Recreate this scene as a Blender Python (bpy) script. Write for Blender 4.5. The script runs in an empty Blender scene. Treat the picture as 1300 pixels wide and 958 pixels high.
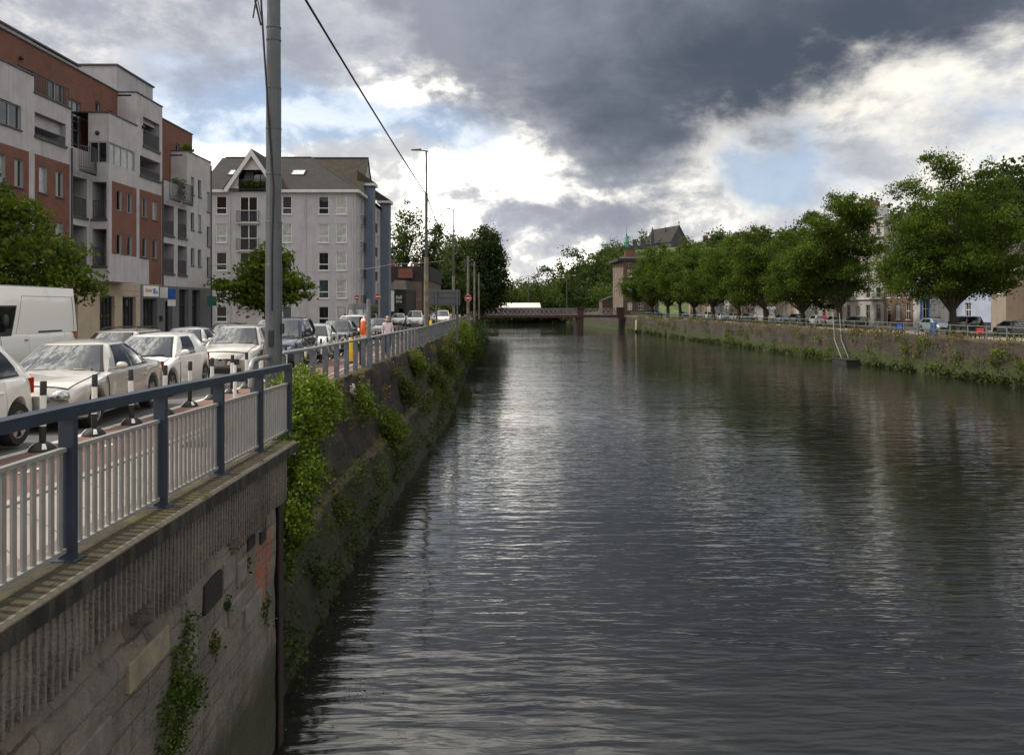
import bpy, bmesh, math, random
import numpy as np
from mathutils import Vector, Matrix
random.seed(7); RNG = np.random.default_rng(11)
S = bpy.context.scene
COL = S.collection
EYE = 6.0                                   # camera height over the river surface (z = 0)
R = math.radians

# ---------------------------------------------------------------- materials
class NT:
    def __init__(s, tree): s.t = tree; s.n = tree.nodes; s.l = tree.links
    def new(s, typ, **kw):
        n = s.n.new(typ)
        for k, v in kw.items(): setattr(n, k, v)
        return n
    def put(s, node, idx, v):
        if v is None: return
        if isinstance(v, bpy.types.NodeSocket): s.l.new(v, node.inputs[idx])
        else: node.inputs[idx].default_value = v
    def math(s, op, a, b=None, c=None, clamp=False):
        n = s.new('ShaderNodeMath', operation=op); n.use_clamp = clamp
        s.put(n, 0, a); s.put(n, 1, b); s.put(n, 2, c); return n.outputs[0]
    def mix(s, f, a, b, blend='MIX'):
        n = s.new('ShaderNodeMix', data_type='RGBA', blend_type=blend)
        s.put(n, 0, f); s.put(n, 6, a); s.put(n, 7, b); return n.outputs[2]
    def noise(s, vec, scale, detail=4, rough=.55, dist=0, dim='3D'):
        n = s.new('ShaderNodeTexNoise', noise_dimensions=dim)
        if vec is not None: s.put(n, 'Vector', vec)
        s.put(n, 'Scale', scale); s.put(n, 'Detail', detail); s.put(n, 'Roughness', rough); s.put(n, 'Distortion', dist)
        return n.outputs[0]
    def map(s, vec, loc=(0,0,0), rot=(0,0,0), scale=(1,1,1), typ='POINT'):
        n = s.new('ShaderNodeMapping', vector_type=typ); s.put(n, 0, vec)
        n.inputs[1].default_value = loc; n.inputs[2].default_value = rot; n.inputs[3].default_value = scale
        return n.outputs[0]
    def ss(s, v, a, b):
        n = s.new('ShaderNodeMapRange', interpolation_type='SMOOTHSTEP')
        s.put(n, 0, v); n.inputs[1].default_value = a; n.inputs[2].default_value = b; return n.outputs[0]
    def pos(s): return s.new('ShaderNodeNewGeometry').outputs['Position']
    def xyz(s, v):
        n = s.new('ShaderNodeSeparateXYZ'); s.put(n, 0, v); return n.outputs
    def comb(s, x, y, z):
        n = s.new('ShaderNodeCombineXYZ'); s.put(n, 0, x); s.put(n, 1, y); s.put(n, 2, z); return n.outputs[0]

def c4(c): return (c[0], c[1], c[2], 1.0)
def scl(c, k): return tuple(min(1, x*k) for x in c)

def base_mat(name):
    m = bpy.data.materials.new(name); m.use_nodes = True
    nt = NT(m.node_tree)
    return m, nt, m.node_tree.nodes['Principled BSDF']

def mat(name, col, rough=.7, var=.15, scale=3., bump=.0, metal=0., coat=0., streak=0., spec=None, bscale=None, moss=None):
    """a painted, rendered or plain surface: mottled colour, optional vertical weather streaks and bump"""
    m, nt, b = base_mat(name)
    p = nt.pos()
    n1 = nt.noise(p, scale, 6, .6)
    c = nt.mix(nt.ss(n1, .3, .7), c4(scl(col, 1-var)), c4(scl(col, 1+var)))
    if streak:
        q = nt.map(p, scale=(2.2, 2.2, .16))
        f = nt.math('MULTIPLY', nt.ss(nt.noise(q, 1.6, 5, .6), .48, .8), streak)
        c = nt.mix(f, c, c4(scl(col, .35)))
    if moss:
        f = nt.math('MULTIPLY', nt.ss(nt.noise(p, moss[1], 5, .7), moss[2], moss[2]+.15), moss[3])
        c = nt.mix(f, c, c4(moss[0]))
    nt.l.new(c, b.inputs['Base Color'])
    b.inputs['Metallic'].default_value = metal
    rr = nt.math('MULTIPLY_ADD', n1, .2*rough, .9*rough)
    nt.l.new(rr, b.inputs['Roughness'])
    if coat: b.inputs['Coat Weight'].default_value = coat; b.inputs['Coat Roughness'].default_value = .04
    if spec is not None: b.inputs['Specular IOR Level'].default_value = spec
    if bump:
        bn = nt.new('ShaderNodeBump'); bn.inputs['Strength'].default_value = bump; bn.inputs['Distance'].default_value = .02
        nt.l.new(nt.noise(p, bscale or scale*6, 6, .65), bn.inputs['Height']); nt.l.new(bn.outputs[0], b.inputs['Normal'])
    return m

def brick_mat(name, c1, c2, mortar, bw=.22, bh=.075, bump=.3, moss=0., var=.3, msize=.012):
    m, nt, b = base_mat(name)
    p = nt.pos(); x, y, z = nt.xyz(p)
    v = nt.comb(nt.math('ADD', x, y), z, 0.0)
    t = nt.new('ShaderNodeTexBrick'); nt.put(t, 'Vector', v)
    t.inputs['Color1'].default_value = c4(c1); t.inputs['Color2'].default_value = c4(c2); t.inputs['Mortar'].default_value = c4(mortar)
    t.inputs['Scale'].default_value = 1.0; t.inputs['Mortar Size'].default_value = msize
    t.inputs['Brick Width'].default_value = bw; t.inputs['Row Height'].default_value = bh; t.inputs['Bias'].default_value = -.1
    n = nt.noise(p, .7, 6, .7)
    c = nt.mix(nt.ss(n, .35, .75), t.outputs[0], nt.mix(1.0, t.outputs[0], c4((1-var,)*3), 'MULTIPLY'))
    nt.l.new(c, b.inputs['Base Color']); b.inputs['Roughness'].default_value = .9
    bn = nt.new('ShaderNodeBump'); bn.inputs['Strength'].default_value = bump; bn.inputs['Distance'].default_value = .01
    nt.l.new(nt.math('MULTIPLY_ADD', t.outputs[1], -1.0, nt.noise(p, 14, 4)), bn.inputs['Height']); nt.l.new(bn.outputs[0], b.inputs['Normal'])
    return m

def stone_wall_mat(name, dark, light, moss, zm, bw=.9, bh=.42, band=None):
    """river wall: coursed stone, black with damp, weed green near the water, mossy on top faces"""
    m, nt, b = base_mat(name)
    p = nt.pos(); x, y, z = nt.xyz(p)
    wob = nt.noise(p, .9, 3)
    v = nt.comb(nt.math('MULTIPLY_ADD', wob, .5, nt.math('ADD', x, y)), nt.math('MULTIPLY_ADD', wob, .25, z), 0.0)
    t = nt.new('ShaderNodeTexBrick'); nt.put(t, 'Vector', v); t.inputs['Scale'].default_value = 1.0
    t.inputs['Brick Width'].default_value = bw; t.inputs['Row Height'].default_value = bh; t.inputs['Mortar Size'].default_value = .022
    t.inputs['Mortar Smooth'].default_value = .5
    t.inputs['Color1'].default_value = c4(dark); t.inputs['Color2'].default_value = c4(tuple(x*.6+y*.4 for x, y in zip(dark, light))); t.inputs['Mortar'].default_value = c4(scl(dark, .7))
    n1 = nt.noise(p, .5, 7, .7); n2 = nt.noise(p, 5, 6, .7)
    c = nt.mix(nt.ss(n1, .4, .65), t.outputs[0], c4(scl(dark, .45)))
    c = nt.mix(nt.math('MULTIPLY', nt.ss(n2, .5, .75), .55), c, c4(light))
    st = nt.noise(nt.map(p, scale=(1.6, 1.6, .12)), 1.4, 5, .65)
    c = nt.mix(nt.math('MULTIPLY', nt.ss(st, .5, .72), .75), c, c4(scl(dark, .3)))
    ru = nt.noise(nt.map(p, loc=(5, 3, 0), scale=(1, 1, .35)), 1.1, 6, .7)
    c = nt.mix(nt.math('MULTIPLY', nt.ss(ru, .52, .68), .6), c, c4((.10, .045, .018)))
    if band:
        f = nt.math('MULTIPLY', nt.ss(z, band[0]-.1, band[0]), nt.math('SUBTRACT', 1.0, nt.ss(z, band[1], band[1]+.1)))
        f = nt.math('MULTIPLY', f, nt.ss(n1, .38, .5))
        c = nt.mix(nt.math('MULTIPLY', f, .8), c, c4(band[2]))
    zz = nt.math('MULTIPLY_ADD', nt.noise(p, 1.3, 5, .65), -1.4, z)
    mo = nt.math('SUBTRACT', 1.0, nt.ss(zz, zm-.75, zm-.45))
    c = nt.mix(nt.math('MULTIPLY', mo, .9), c, nt.mix(nt.ss(n2, .35, .65), c4(scl(moss, .35)), c4(moss)))
    nz = nt.xyz(nt.new('ShaderNodeNewGeometry').outputs['Normal'])[2]
    top = nt.math('MULTIPLY', nt.ss(nz, .35, .8), nt.ss(nt.noise(p, 2.1, 5, .7), .35, .6))
    c = nt.mix(top, c, nt.mix(nt.ss(n2, .35, .65), c4((.040, .038, .008)), c4((.115, .080, .024))))
    nt.l.new(c, b.inputs['Base Color'])
    b.inputs['Roughness'].default_value = .85
    bn = nt.new('ShaderNodeBump'); bn.inputs['Strength'].default_value = .8; bn.inputs['Distance'].default_value = .05
    h = nt.math('MULTIPLY_ADD', t.outputs[1], -.8, nt.math('ADD', n2, nt.noise(p, 16, 5, .7)))
    nt.l.new(h, bn.inputs['Height']); nt.l.new(bn.outputs[0], b.inputs['Normal'])
    return m

def leaf_mat(name, dark, light, trans=.25, rough=.65):
    m, nt, b = base_mat(name)
    a = nt.new('ShaderNodeAttribute', attribute_name='tint')
    rp = nt.new('ShaderNodeNewGeometry').outputs['Random Per Island']
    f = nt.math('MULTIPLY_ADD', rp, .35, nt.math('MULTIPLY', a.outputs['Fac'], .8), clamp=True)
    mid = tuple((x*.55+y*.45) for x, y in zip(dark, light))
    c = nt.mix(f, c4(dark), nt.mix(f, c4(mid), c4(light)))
    nt.l.new(c, b.inputs['Base Color']); b.inputs['Roughness'].default_value = rough
    b.inputs['Specular IOR Level'].default_value = .18
    tr = nt.new('ShaderNodeBsdfTranslucent'); nt.l.new(nt.mix(.5, c, c4((.22, .34, .03)), 'MIX'), tr.inputs[0])
    mx = nt.new('ShaderNodeMixShader'); mx.inputs[0].default_value = trans
    nt.l.new(b.outputs[0], mx.inputs[1]); nt.l.new(tr.outputs[0], mx.inputs[2])
    nt.l.new(mx.outputs[0], m.node_tree.nodes['Material Output'].inputs[0])
    return m

def glass_mat(name, col=(.012, .014, .016), rough=.03, ior=1.75, var=.5):
    """window glass backed by a dim interior"""
    m, nt, b = base_mat(name)
    p = nt.pos(); n = nt.noise(p, 1.1, 3)
    nt.l.new(nt.mix(n, c4(scl(col, 1-var)), c4(scl(col, 1+var))), b.inputs['Base Color'])
    b.inputs['Roughness'].default_value = rough; b.inputs['IOR'].default_value = ior
    bn = nt.new('ShaderNodeBump'); bn.inputs['Strength'].default_value = .04; bn.inputs['Distance'].default_value = .02
    nt.l.new(nt.noise(p, .8, 2), bn.inputs['Height']); nt.l.new(bn.outputs[0], b.inputs['Normal'])
    return m

def paint_mat(name, col, metal=0., rough=.28, coat=.8):
    m, nt, b = base_mat(name)
    p = nt.pos(); n = nt.noise(p, 2.3, 5, .6); x, y, z = nt.xyz(nt.new('ShaderNodeTexCoord').outputs['Object'])
    dirt = nt.math('MULTIPLY', nt.math('SUBTRACT', 1.0, nt.ss(z, .2, .75)), nt.math('MULTIPLY_ADD', n, .6, .1))
    c = nt.mix(dirt, c4(col), c4((.12, .105, .085)))
    nt.l.new(c, b.inputs['Base Color'])
    nt.l.new(nt.math('MULTIPLY_ADD', dirt, .5, rough), b.inputs['Roughness'])
    b.inputs['Metallic'].default_value = metal
    b.inputs['Coat Weight'].default_value = coat; b.inputs['Coat Roughness'].default_value = .03
    return m

M = {}
def defmats():
    M['render'] = mat('grey_render', (.43, .41, .425), .85, .10, 1.2, .12, streak=.42, bscale=30)
    M['render2'] = mat('pale_grey_render', (.375, .365, .395), .85, .09, 1.0, .12, streak=.36, bscale=30)
    M['render_shade'] = mat('shaded_loggia_render', (.30, .29, .31), .85, .08, 1.2, streak=.2)  # shaded copy of the grey render, for loggias and reveals
    M['brick'] = brick_mat('red_brick', (.21, .056, .034), (.155, .042, .027), (.16, .12, .095), .225, .075)
    M['tan'] = mat('tan_stone', (.42, .34, .26), .8, .08, 1.5, .15, streak=.2)
    M['shopgrey'] = mat('slate_grey_cladding', (.13, .135, .15), .6, .1, 1.5)
    M['coping'] = mat('lead_coping', (.06, .06, .065), .6, .2, 3)
    M['railing_dark'] = mat('dark_grey_metalwork', (.045, .048, .055), .5, .1, 5)
    M['white_frame'] = mat('white_upvc', (.68, .68, .67), .4, .04, 3)
    M['grey_frame'] = mat('grey_window_frame', (.30, .31, .33), .4, .06, 3)
    M['dark_frame'] = mat('dark_window_frame', (.035, .035, .04), .45, .1, 3)
    M['glass'] = glass_mat('window_glass')
    M['glass_lit'] = mat('window_with_net_curtain', (.34, .35, .35), .25, .25, 2.5, spec=.8)
    M['glass_blue'] = glass_mat('blue_tinted_glass', (.03, .045, .06), ior=2.0)
    M['slate'] = brick_mat('slate_tiles', (.036, .030, .031), (.022, .020, .022), (.012, .012, .012), .3, .2, .4, msize=.012)
    M['slate_moss'] = mat('mossy_slate', (.035, .030, .024), .9, .35, 1.6, .5, moss=((.055, .048, .014), 1.2, .48, .7), bscale=12)
    M['blue_render'] = mat('blue_grey_render', (.115, .145, .19), .8, .08, 1.2, streak=.2)
    M['fascia'] = mat('white_fascia', (.55, .53, .53), .7, .06, 2, streak=.2)
    M['brown_brick'] = brick_mat('brown_brick', (.16, .10, .078), (.12, .075, .06), (.14, .12, .1), .3, .1)
    M['black_paint'] = mat('black_paint', (.015, .015, .016), .45, .2, 3)
    M['white_paint'] = mat('white_paint', (.75, .74, .7), .6, .06, 4)
    M['asphalt'] = mat('asphalt', (.105, .10, .10), .9, .2, .7, .25, bscale=60, streak=0)
    M['red_asphalt'] = mat('red_cycle_surface', (.17, .095, .08), .9, .22, .8, .3, bscale=60)
    M['paving'] = brick_mat('pavement_slabs', (.33, .285, .25), (.28, .245, .22), (.12, .10, .09), .6, .4, .15, msize=.01)
    M['kerb'] = mat('kerb_stone', (.30, .28, .26), .85, .15, 3, .2)
    M['road_paint'] = mat('road_paint', (.62, .6, .56), .8, .12, 9, moss=((.12, .11, .10), 7, .5, .7))
    M['navy'] = mat('navy_steel_paint', (.022, .034, .055), .42, .18, 5, .05)
    M['lightgrey_steel'] = mat('light_grey_steel', (.27, .26, .25), .42, .10, 7, streak=.12)
    M['old_steel'] = mat('weathered_blue_grey_steel', (.12, .135, .155), .5, .25, 5, .1)
    M['galv'] = mat('galvanised_steel', (.095, .10, .112), .45, .15, 2.5, metal=.25, streak=.25)
    M['wood_pole'] = mat('lichened_pole', (.17, .15, .12), .85, .3, 2.5, .3, moss=((.17, .13, .04), 2, .52, .5))
    M['rust'] = mat('rusty_steel', (.020, .012, .010), .9, .4, 5, .4)
    M['rubber'] = mat('black_rubber', (.018, .018, .018), .7, .25, 6)
    M['tyre'] = mat('tyre_rubber', (.016, .016, .016), .85, .2, 5)
    M['alloy'] = mat('alloy_wheel', (.42, .42, .43), .3, .1, 6, metal=.8)
    M['car_glass'] = glass_mat('car_glass', (.035, .038, .040), .02, 2.35, .6)
    M['car_side_glass'] = glass_mat('car_side_glass', (.012, .014, .016), .03, 1.8, .4)
    M['lens'] = mat('headlight_lens', (.30, .31, .32), .12, .35, 22, metal=.5, coat=1.)
    M['tail'] = mat('tail_light', (.35, .012, .012), .15, .2, 9, coat=.8)
    M['chrome'] = mat('chrome', (.6, .6, .61), .12, .05, 5, metal=1.)
    M['plastic'] = mat('black_plastic', (.02, .02, .021), .55, .15, 6)
    M['plate'] = mat('number_plate', (.70, .70, .66), .5, .05, 9)
    M['plate_blue'] = mat('plate_blue', (.02, .06, .35), .5, .05, 9)
    M['orange'] = mat('orange_lifebuoy', (.72, .12, .015), .5, .1, 5)
    M['yellow'] = mat('yellow_post', (.75, .45, .01), .5, .1, 5)
    M['red_sign'] = mat('red_sign', (.36, .015, .02), .45, .05, 5)
    M['blue_paint'] = mat('bright_blue_paint', (.02, .10, .38), .5, .12, 5)
    M['bark'] = mat('bark', (.045, .034, .026), .95, .35, 5, .6, bscale=14)
    M['bridge_red'] = mat('dull_red_ironwork', (.055, .022, .020), .6, .3, 1.5)
    M['bridge_grey'] = mat('pinkish_grey_lattice', (.24, .20, .205), .6, .15, 1.5)
    M['georgian'] = brick_mat('georgian_brick', (.11, .062, .048), (.085, .05, .04), (.09, .07, .065), .35, .12)
    M['georgian_side'] = mat('georgian_stucco_side', (.13, .095, .072), .85, .12, 1)
    M['church'] = mat('church_stone', (.06, .055, .06), .9, .2, .4)
    M['verdigris'] = mat('green_copper', (.06, .19, .16), .6, .1, 1)
    M['grass'] = mat('rough_grass', (.06, .085, .022), .95, .4, .25, .6, bscale=3)
    M['skin'] = mat('skin', (.52, .28, .21), .5, .08, 12)
    M['navy_cloth'] = mat('dark_blue_trousers', (.02, .04, .075), .85, .2, 9)
    M['cable'] = mat('black_cable', (.012, .012, .013), .6, .1, 5)
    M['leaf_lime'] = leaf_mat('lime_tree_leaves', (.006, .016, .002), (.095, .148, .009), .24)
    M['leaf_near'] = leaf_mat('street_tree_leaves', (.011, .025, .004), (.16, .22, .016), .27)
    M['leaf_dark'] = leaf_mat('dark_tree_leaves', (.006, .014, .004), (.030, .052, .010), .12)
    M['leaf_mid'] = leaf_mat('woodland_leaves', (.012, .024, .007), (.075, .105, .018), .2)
    M['leaf_yellow'] = leaf_mat('yellow_green_leaves', (.03, .05, .008), (.17, .21, .03), .3)
    M['ivy'] = leaf_mat('ivy_leaves', (.014, .036, .004), (.23, .31, .02), .22, .45)
    M['ivy_dark'] = leaf_mat('dark_ivy_leaves', (.006, .016, .003), (.10, .15, .016), .15, .5)
    M['weed'] = leaf_mat('weed_leaves', (.010, .018, .005), (.10, .115, .022), .18)
    M['weed_dry'] = leaf_mat('dry_weed', (.05, .035, .012), (.25, .19, .06), .25)
    M['moss_leaf'] = leaf_mat('river_weed', (.010, .016, .004), (.06, .075, .014), .1)
    M['left_wall'] = stone_wall_mat('dark_wet_stone', (.020, .0155, .012), (.046, .035, .026), (.018, .026, .005), 1.45, .8, .36, band=(1.3, 1.58, (.10, .085, .066)))
    M['right_wall'] = stone_wall_mat('grey_brown_quay_stone', (.043, .034, .026), (.085, .066, .048), (.045, .065, .008), 1.25, 1.3, .45)
defmats()

# ---------------------------------------------------------------- mesh building
class Fr:
    """a local frame on a facade: u along it, v up, w outwards"""
    def __init__(s, O, U):
        s.O = Vector(O); s.U = Vector(U).normalized(); s.Z = Vector((0, 0, 1)); s.N = s.U.cross(s.Z)
    def p(s, u, v, w=0): return s.O + s.U*u + s.Z*v + s.N*w

class MB:
    def __init__(s): s.v = []; s.f = []; s.m = []
    def add(s, vs, fs, mi=0):
        o = len(s.v); s.v += [tuple(x) for x in vs]
        s.f += [tuple(i+o for i in f) for f in fs]; s.m += [mi]*len(fs)
    def hexa(s, p, mi=0):
        s.add(p, [(0,3,2,1),(4,5,6,7),(0,1,5,4),(1,2,6,5),(2,3,7,6),(3,0,4,7)], mi)
    def box(s, x0, x1, y0, y1, z0, z1, mi=0):
        s.hexa([(x0,y0,z0),(x1,y0,z0),(x1,y1,z0),(x0,y1,z0),(x0,y0,z1),(x1,y0,z1),(x1,y1,z1),(x0,y1,z1)], mi)
    def fbox(s, fr, u0, u1, v0, v1, w0, w1, mi=0):
        s.hexa([fr.p(u0,v0,w1),fr.p(u1,v0,w1),fr.p(u1,v0,w0),fr.p(u0,v0,w0),fr.p(u0,v1,w1),fr.p(u1,v1,w1),fr.p(u1,v1,w0),fr.p(u0,v1,w0)], mi)
    def fquad(s, fr, u0, u1, v0, v1, w=0, mi=0):
        s.add([fr.p(u0,v0,w),fr.p(u1,v0,w),fr.p(u1,v1,w),fr.p(u0,v1,w)], [(0,1,2,3)], mi)
    def poly(s, pts, mi=0): s.add(pts, [tuple(range(len(pts)))], mi)
    def bar(s, a, b, w, h, mi=0):
        a = Vector(a); b = Vector(b); d = (b-a).normalized()
        up = Vector((0,0,1)) if abs(d.z) < .95 else Vector((0,1,0))
        sd = d.cross(up).normalized()*w/2; up = sd.cross(d).normalized()*h/2
        s.hexa([a-sd-up, a+sd-up, b+sd-up, b-sd-up, a-sd+up, a+sd+up, b+sd+up, b-sd+up], mi)
    def tube(s, pts, rad, n=8, mi=0, cap=True):
        pts = [Vector(p) for p in pts]
        if not hasattr(rad, '__len__'): rad = [rad]*len(pts)
        vs = []; fs = []; prev = None
        for i, p in enumerate(pts):
            d = (pts[min(i+1, len(pts)-1)] - pts[max(i-1, 0)]).normalized()
            ref = prev if prev is not None else (Vector((1,0,0)) if abs(d.x) < .9 else Vector((0,1,0)))
            a = (ref - d*ref.dot(d)).normalized(); prev = a; b = d.cross(a)
            for k in range(n):
                t = 2*math.pi*k/n; vs.append(p + (a*math.cos(t) + b*math.sin(t))*rad[i])
        for i in range(len(pts)-1):
            for k in range(n):
                fs.append((i*n+k, i*n+(k+1)%n, (i+1)*n+(k+1)%n, (i+1)*n+k))
        if cap: fs.append(tuple(range(n-1, -1, -1))); fs.append(tuple((len(pts)-1)*n+k for k in range(n)))
        s.add(vs, fs, mi)
    def lathe(s, prof, axis='z', c=(0,0,0), n=20, mi=0, cap=True):
        vs = []; fs = []
        for r, h in prof:
            for k in range(n):
                t = 2*math.pi*k/n; a, b = r*math.cos(t), r*math.sin(t)
                vs.append({'z': (c[0]+a, c[1]+b, c[2]+h), 'x': (c[0]+h, c[1]+a, c[2]+b), 'y': (c[0]+b, c[1]+h, c[2]+a)}[axis])
        for i in range(len(prof)-1):
            for k in range(n): fs.append((i*n+k, i*n+(k+1)%n, (i+1)*n+(k+1)%n, (i+1)*n+k))
        if cap: fs.append(tuple(range(n-1,-1,-1))); fs.append(tuple((len(prof)-1)*n+k for k in range(n)))
        s.add(vs, fs, mi)
    def ball(s, c, r, n=12, m=8, mi=0):
        if not hasattr(r, '__len__'): r = (r, r, r)
        vs = [(c[0], c[1], c[2]-r[2])]; fs = []
        for j in range(1, m):
            ph = -math.pi/2 + math.pi*j/m
            for k in range(n):
                t = 2*math.pi*k/n
                vs.append((c[0]+r[0]*math.cos(ph)*math.cos(t), c[1]+r[1]*math.cos(ph)*math.sin(t), c[2]+r[2]*math.sin(ph)))
        vs.append((c[0], c[1], c[2]+r[2])); top = len(vs)-1
        for k in range(n): fs.append((0, 1+(k+1)%n, 1+k))
        for j in range(m-2):
            for k in range(n): fs.append((1+j*n+k, 1+j*n+(k+1)%n, 1+(j+1)*n+(k+1)%n, 1+(j+1)*n+k))
        for k in range(n): fs.append((top, 1+(m-2)*n+k, 1+(m-2)*n+(k+1)%n))
        s.add(vs, fs, mi)
    def grid(s, rows, mi=0, closed=False):
        n = len(rows[0]); vs = [p for r in rows for p in r]; fs = []
        for i in range(len(rows)-1):
            for k in range(n if closed else n-1):
                fs.append((i*n+k, i*n+(k+1)%n, (i+1)*n+(k+1)%n, (i+1)*n+k))
        s.add(vs, fs, mi)
    def build(s, name, mats, parent=None, smooth=None, bevel=0.):
        if not isinstance(mats, (list, tuple)): mats = [mats]
        me = bpy.data.meshes.new(name)
        off = parent_loc(parent) if parent is not None else None
        vs = s.v
        if off is not None: vs = [(x-off[0], y-off[1], z-off[2]) for x, y, z in vs]
        me.from_pydata(vs, [], s.f)
        for m in mats: me.materials.append(m)
        me.polygons.foreach_set('material_index', s.m)
        if smooth is not None:
            me.polygons.foreach_set('use_smooth', [True]*len(me.polygons)); me.set_sharp_from_angle(angle=R(smooth))
        me.update()
        o = bpy.data.objects.new(name, me); COL.objects.link(o)
        if parent is not None: o.parent = parent
        if bevel:
            b = o.modifiers.new('bevel', 'BEVEL'); b.width = bevel; b.segments = 2; b.limit_method = 'ANGLE'
        return o

def parent_loc(p):
    """offset of a part's mesh: things built in place keep their base location, things built at the origin have none"""
    v = Vector((0,0,0))
    while p is not None: v += p.location; p = p.parent
    return v
def tag(o, label=None, cat=None, group=None, kind=None):
    if label: o['label'] = label
    if cat: o['category'] = cat
    if group: o['group'] = group
    if kind: o['kind'] = kind
    return o
def thing(name, label, cat, loc=(0,0,0), rz=0, group=None):
    o = bpy.data.objects.new(name, None); COL.objects.link(o); o.empty_display_size = .3
    o.location = loc; o.rotation_euler = (0, 0, rz)
    return tag(o, label, cat, group)
def copy_tree(o, parent=None):
    c = o.copy(); COL.objects.link(c); c.parent = parent
    for ch in list(o.children): copy_tree(ch, c)
    return c
def struct(o): return tag(o, kind='structure')

# leaves: one small folded face per leaf, with a tint per leaf
def leaf_obj(name, C, size, tint, material, parent=None, up=.5, aspect=.55):
    C = np.asarray(C, float); n = len(C)
    nr = RNG.normal(size=(n, 3)); nr[:, 2] += up*1.5
    nr /= np.linalg.norm(nr, axis=1)[:, None]
    t = RNG.normal(size=(n, 3)); t -= nr*(t*nr).sum(1)[:, None]; t /= np.linalg.norm(t, axis=1)[:, None]
    b = np.cross(nr, t)
    L = (size*RNG.uniform(.65, 1.3, n))[:, None]; W = L*aspect
    fold = nr*L*.22
    V = np.empty((n, 4, 3)); V[:, 0] = C+t*L; V[:, 1] = C+b*W+fold; V[:, 2] = C-t*L; V[:, 3] = C-b*W+fold
    if parent is not None: V -= np.array(parent_loc(parent))
    me = bpy.data.meshes.new(name); me.vertices.add(n*4); me.vertices.foreach_set('co', V.ravel())
    me.loops.add(n*4); me.loops.foreach_set('vertex_index', np.arange(n*4, dtype=np.int32))
    me.polygons.add(n); me.polygons.foreach_set('loop_start', np.arange(0, n*4, 4, dtype=np.int32)); me.polygons.foreach_set('loop_total', np.full(n, 4, np.int32))
    me.update(calc_edges=True); me.validate()
    a = me.attributes.new('tint', 'FLOAT', 'POINT'); a.data.foreach_set('value', np.repeat(np.clip(tint, 0, 1), 4).astype(np.float32))
    me.materials.append(material)
    o = bpy.data.objects.new(name, me); COL.objects.link(o)
    if parent is not None: o.parent = parent
    return o

def clumps(ells, n, spread, m, flat=.6, shell=.45, zmin=None):
    """leaf centres: n clumps of m leaves over a set of ellipsoids (cx,cy,cz,rx,ry,rz)"""
    E = np.array(ells, float); w = E[:, 3]*E[:, 4]*E[:, 5]; w = w**.8/(w**.8).sum()
    k = RNG.choice(len(E), n, p=w)
    d = RNG.normal(size=(n, 3)); d /= np.linalg.norm(d, axis=1)[:, None]
    r = RNG.uniform(0, 1, n)**shell
    c = E[k, :3] + d*E[k, 3:]*r[:, None]
    cr = RNG.uniform(0, 1, n)
    off = RNG.normal(size=(n, m, 3))*spread*RNG.uniform(.6, 1.25, (n, 1, 1)); off[:, :, 2] *= flat
    off[:, :, 2] -= .35*(off[:, :, 0]**2 + off[:, :, 1]**2)/max(spread, .01)*.5
    L = (c[:, None, :]+off).reshape(-1, 3)
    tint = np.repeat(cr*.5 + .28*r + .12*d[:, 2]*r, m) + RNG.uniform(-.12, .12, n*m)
    if zmin is not None:
        ok = L[:, 2] > zmin; L = L[ok]; tint = tint[ok]
    return L, tint, c

def tree(name, label, group, base, th, tr, ells, n, spread, m, size, leafm, lean=(0,0), limbs=14, flat=.6, shell=.45, up=.5, cat='tree', zmin=None):
    """ells relative to the base; trunk to height th with limbs into the crown"""
    root = thing(name, label, cat, base, 0, group)
    b = Vector(base)
    E = [(e[0]+b.x, e[1]+b.y, e[2]+b.z, e[3], e[4], e[5]) for e in ells]
    L, tint, c = clumps(E, n, spread, m, flat, shell, None if zmin is None else b.z+zmin)
    mb = MB(); top = b + Vector((lean[0], lean[1], th))
    mid = b + Vector((lean[0]*.4+tr*.3, lean[1]*.4, th*.5))
    mb.tube([b-Vector((0,0,.1)), b+Vector((0,0,.25)), mid, top], [tr*1.5, tr*1.1, tr*.95, tr*.75], 9)
    idx = RNG.choice(len(c), min(limbs, len(c)), replace=False)
    for i in idx:
        e = Vector(c[i]); s0 = b.lerp(top, random.uniform(.72, 1.0)); mm = s0.lerp(e, .5) + Vector((0, 0, (e-s0).length*.08))
        mb.tube([s0, mm, e], [tr*.5, tr*.28, tr*.08], 6)
    mb.build('trunk', M['bark'], root, 60)
    leaf_obj('crown', L, size, tint, leafm, root, up)
    return root

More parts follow.
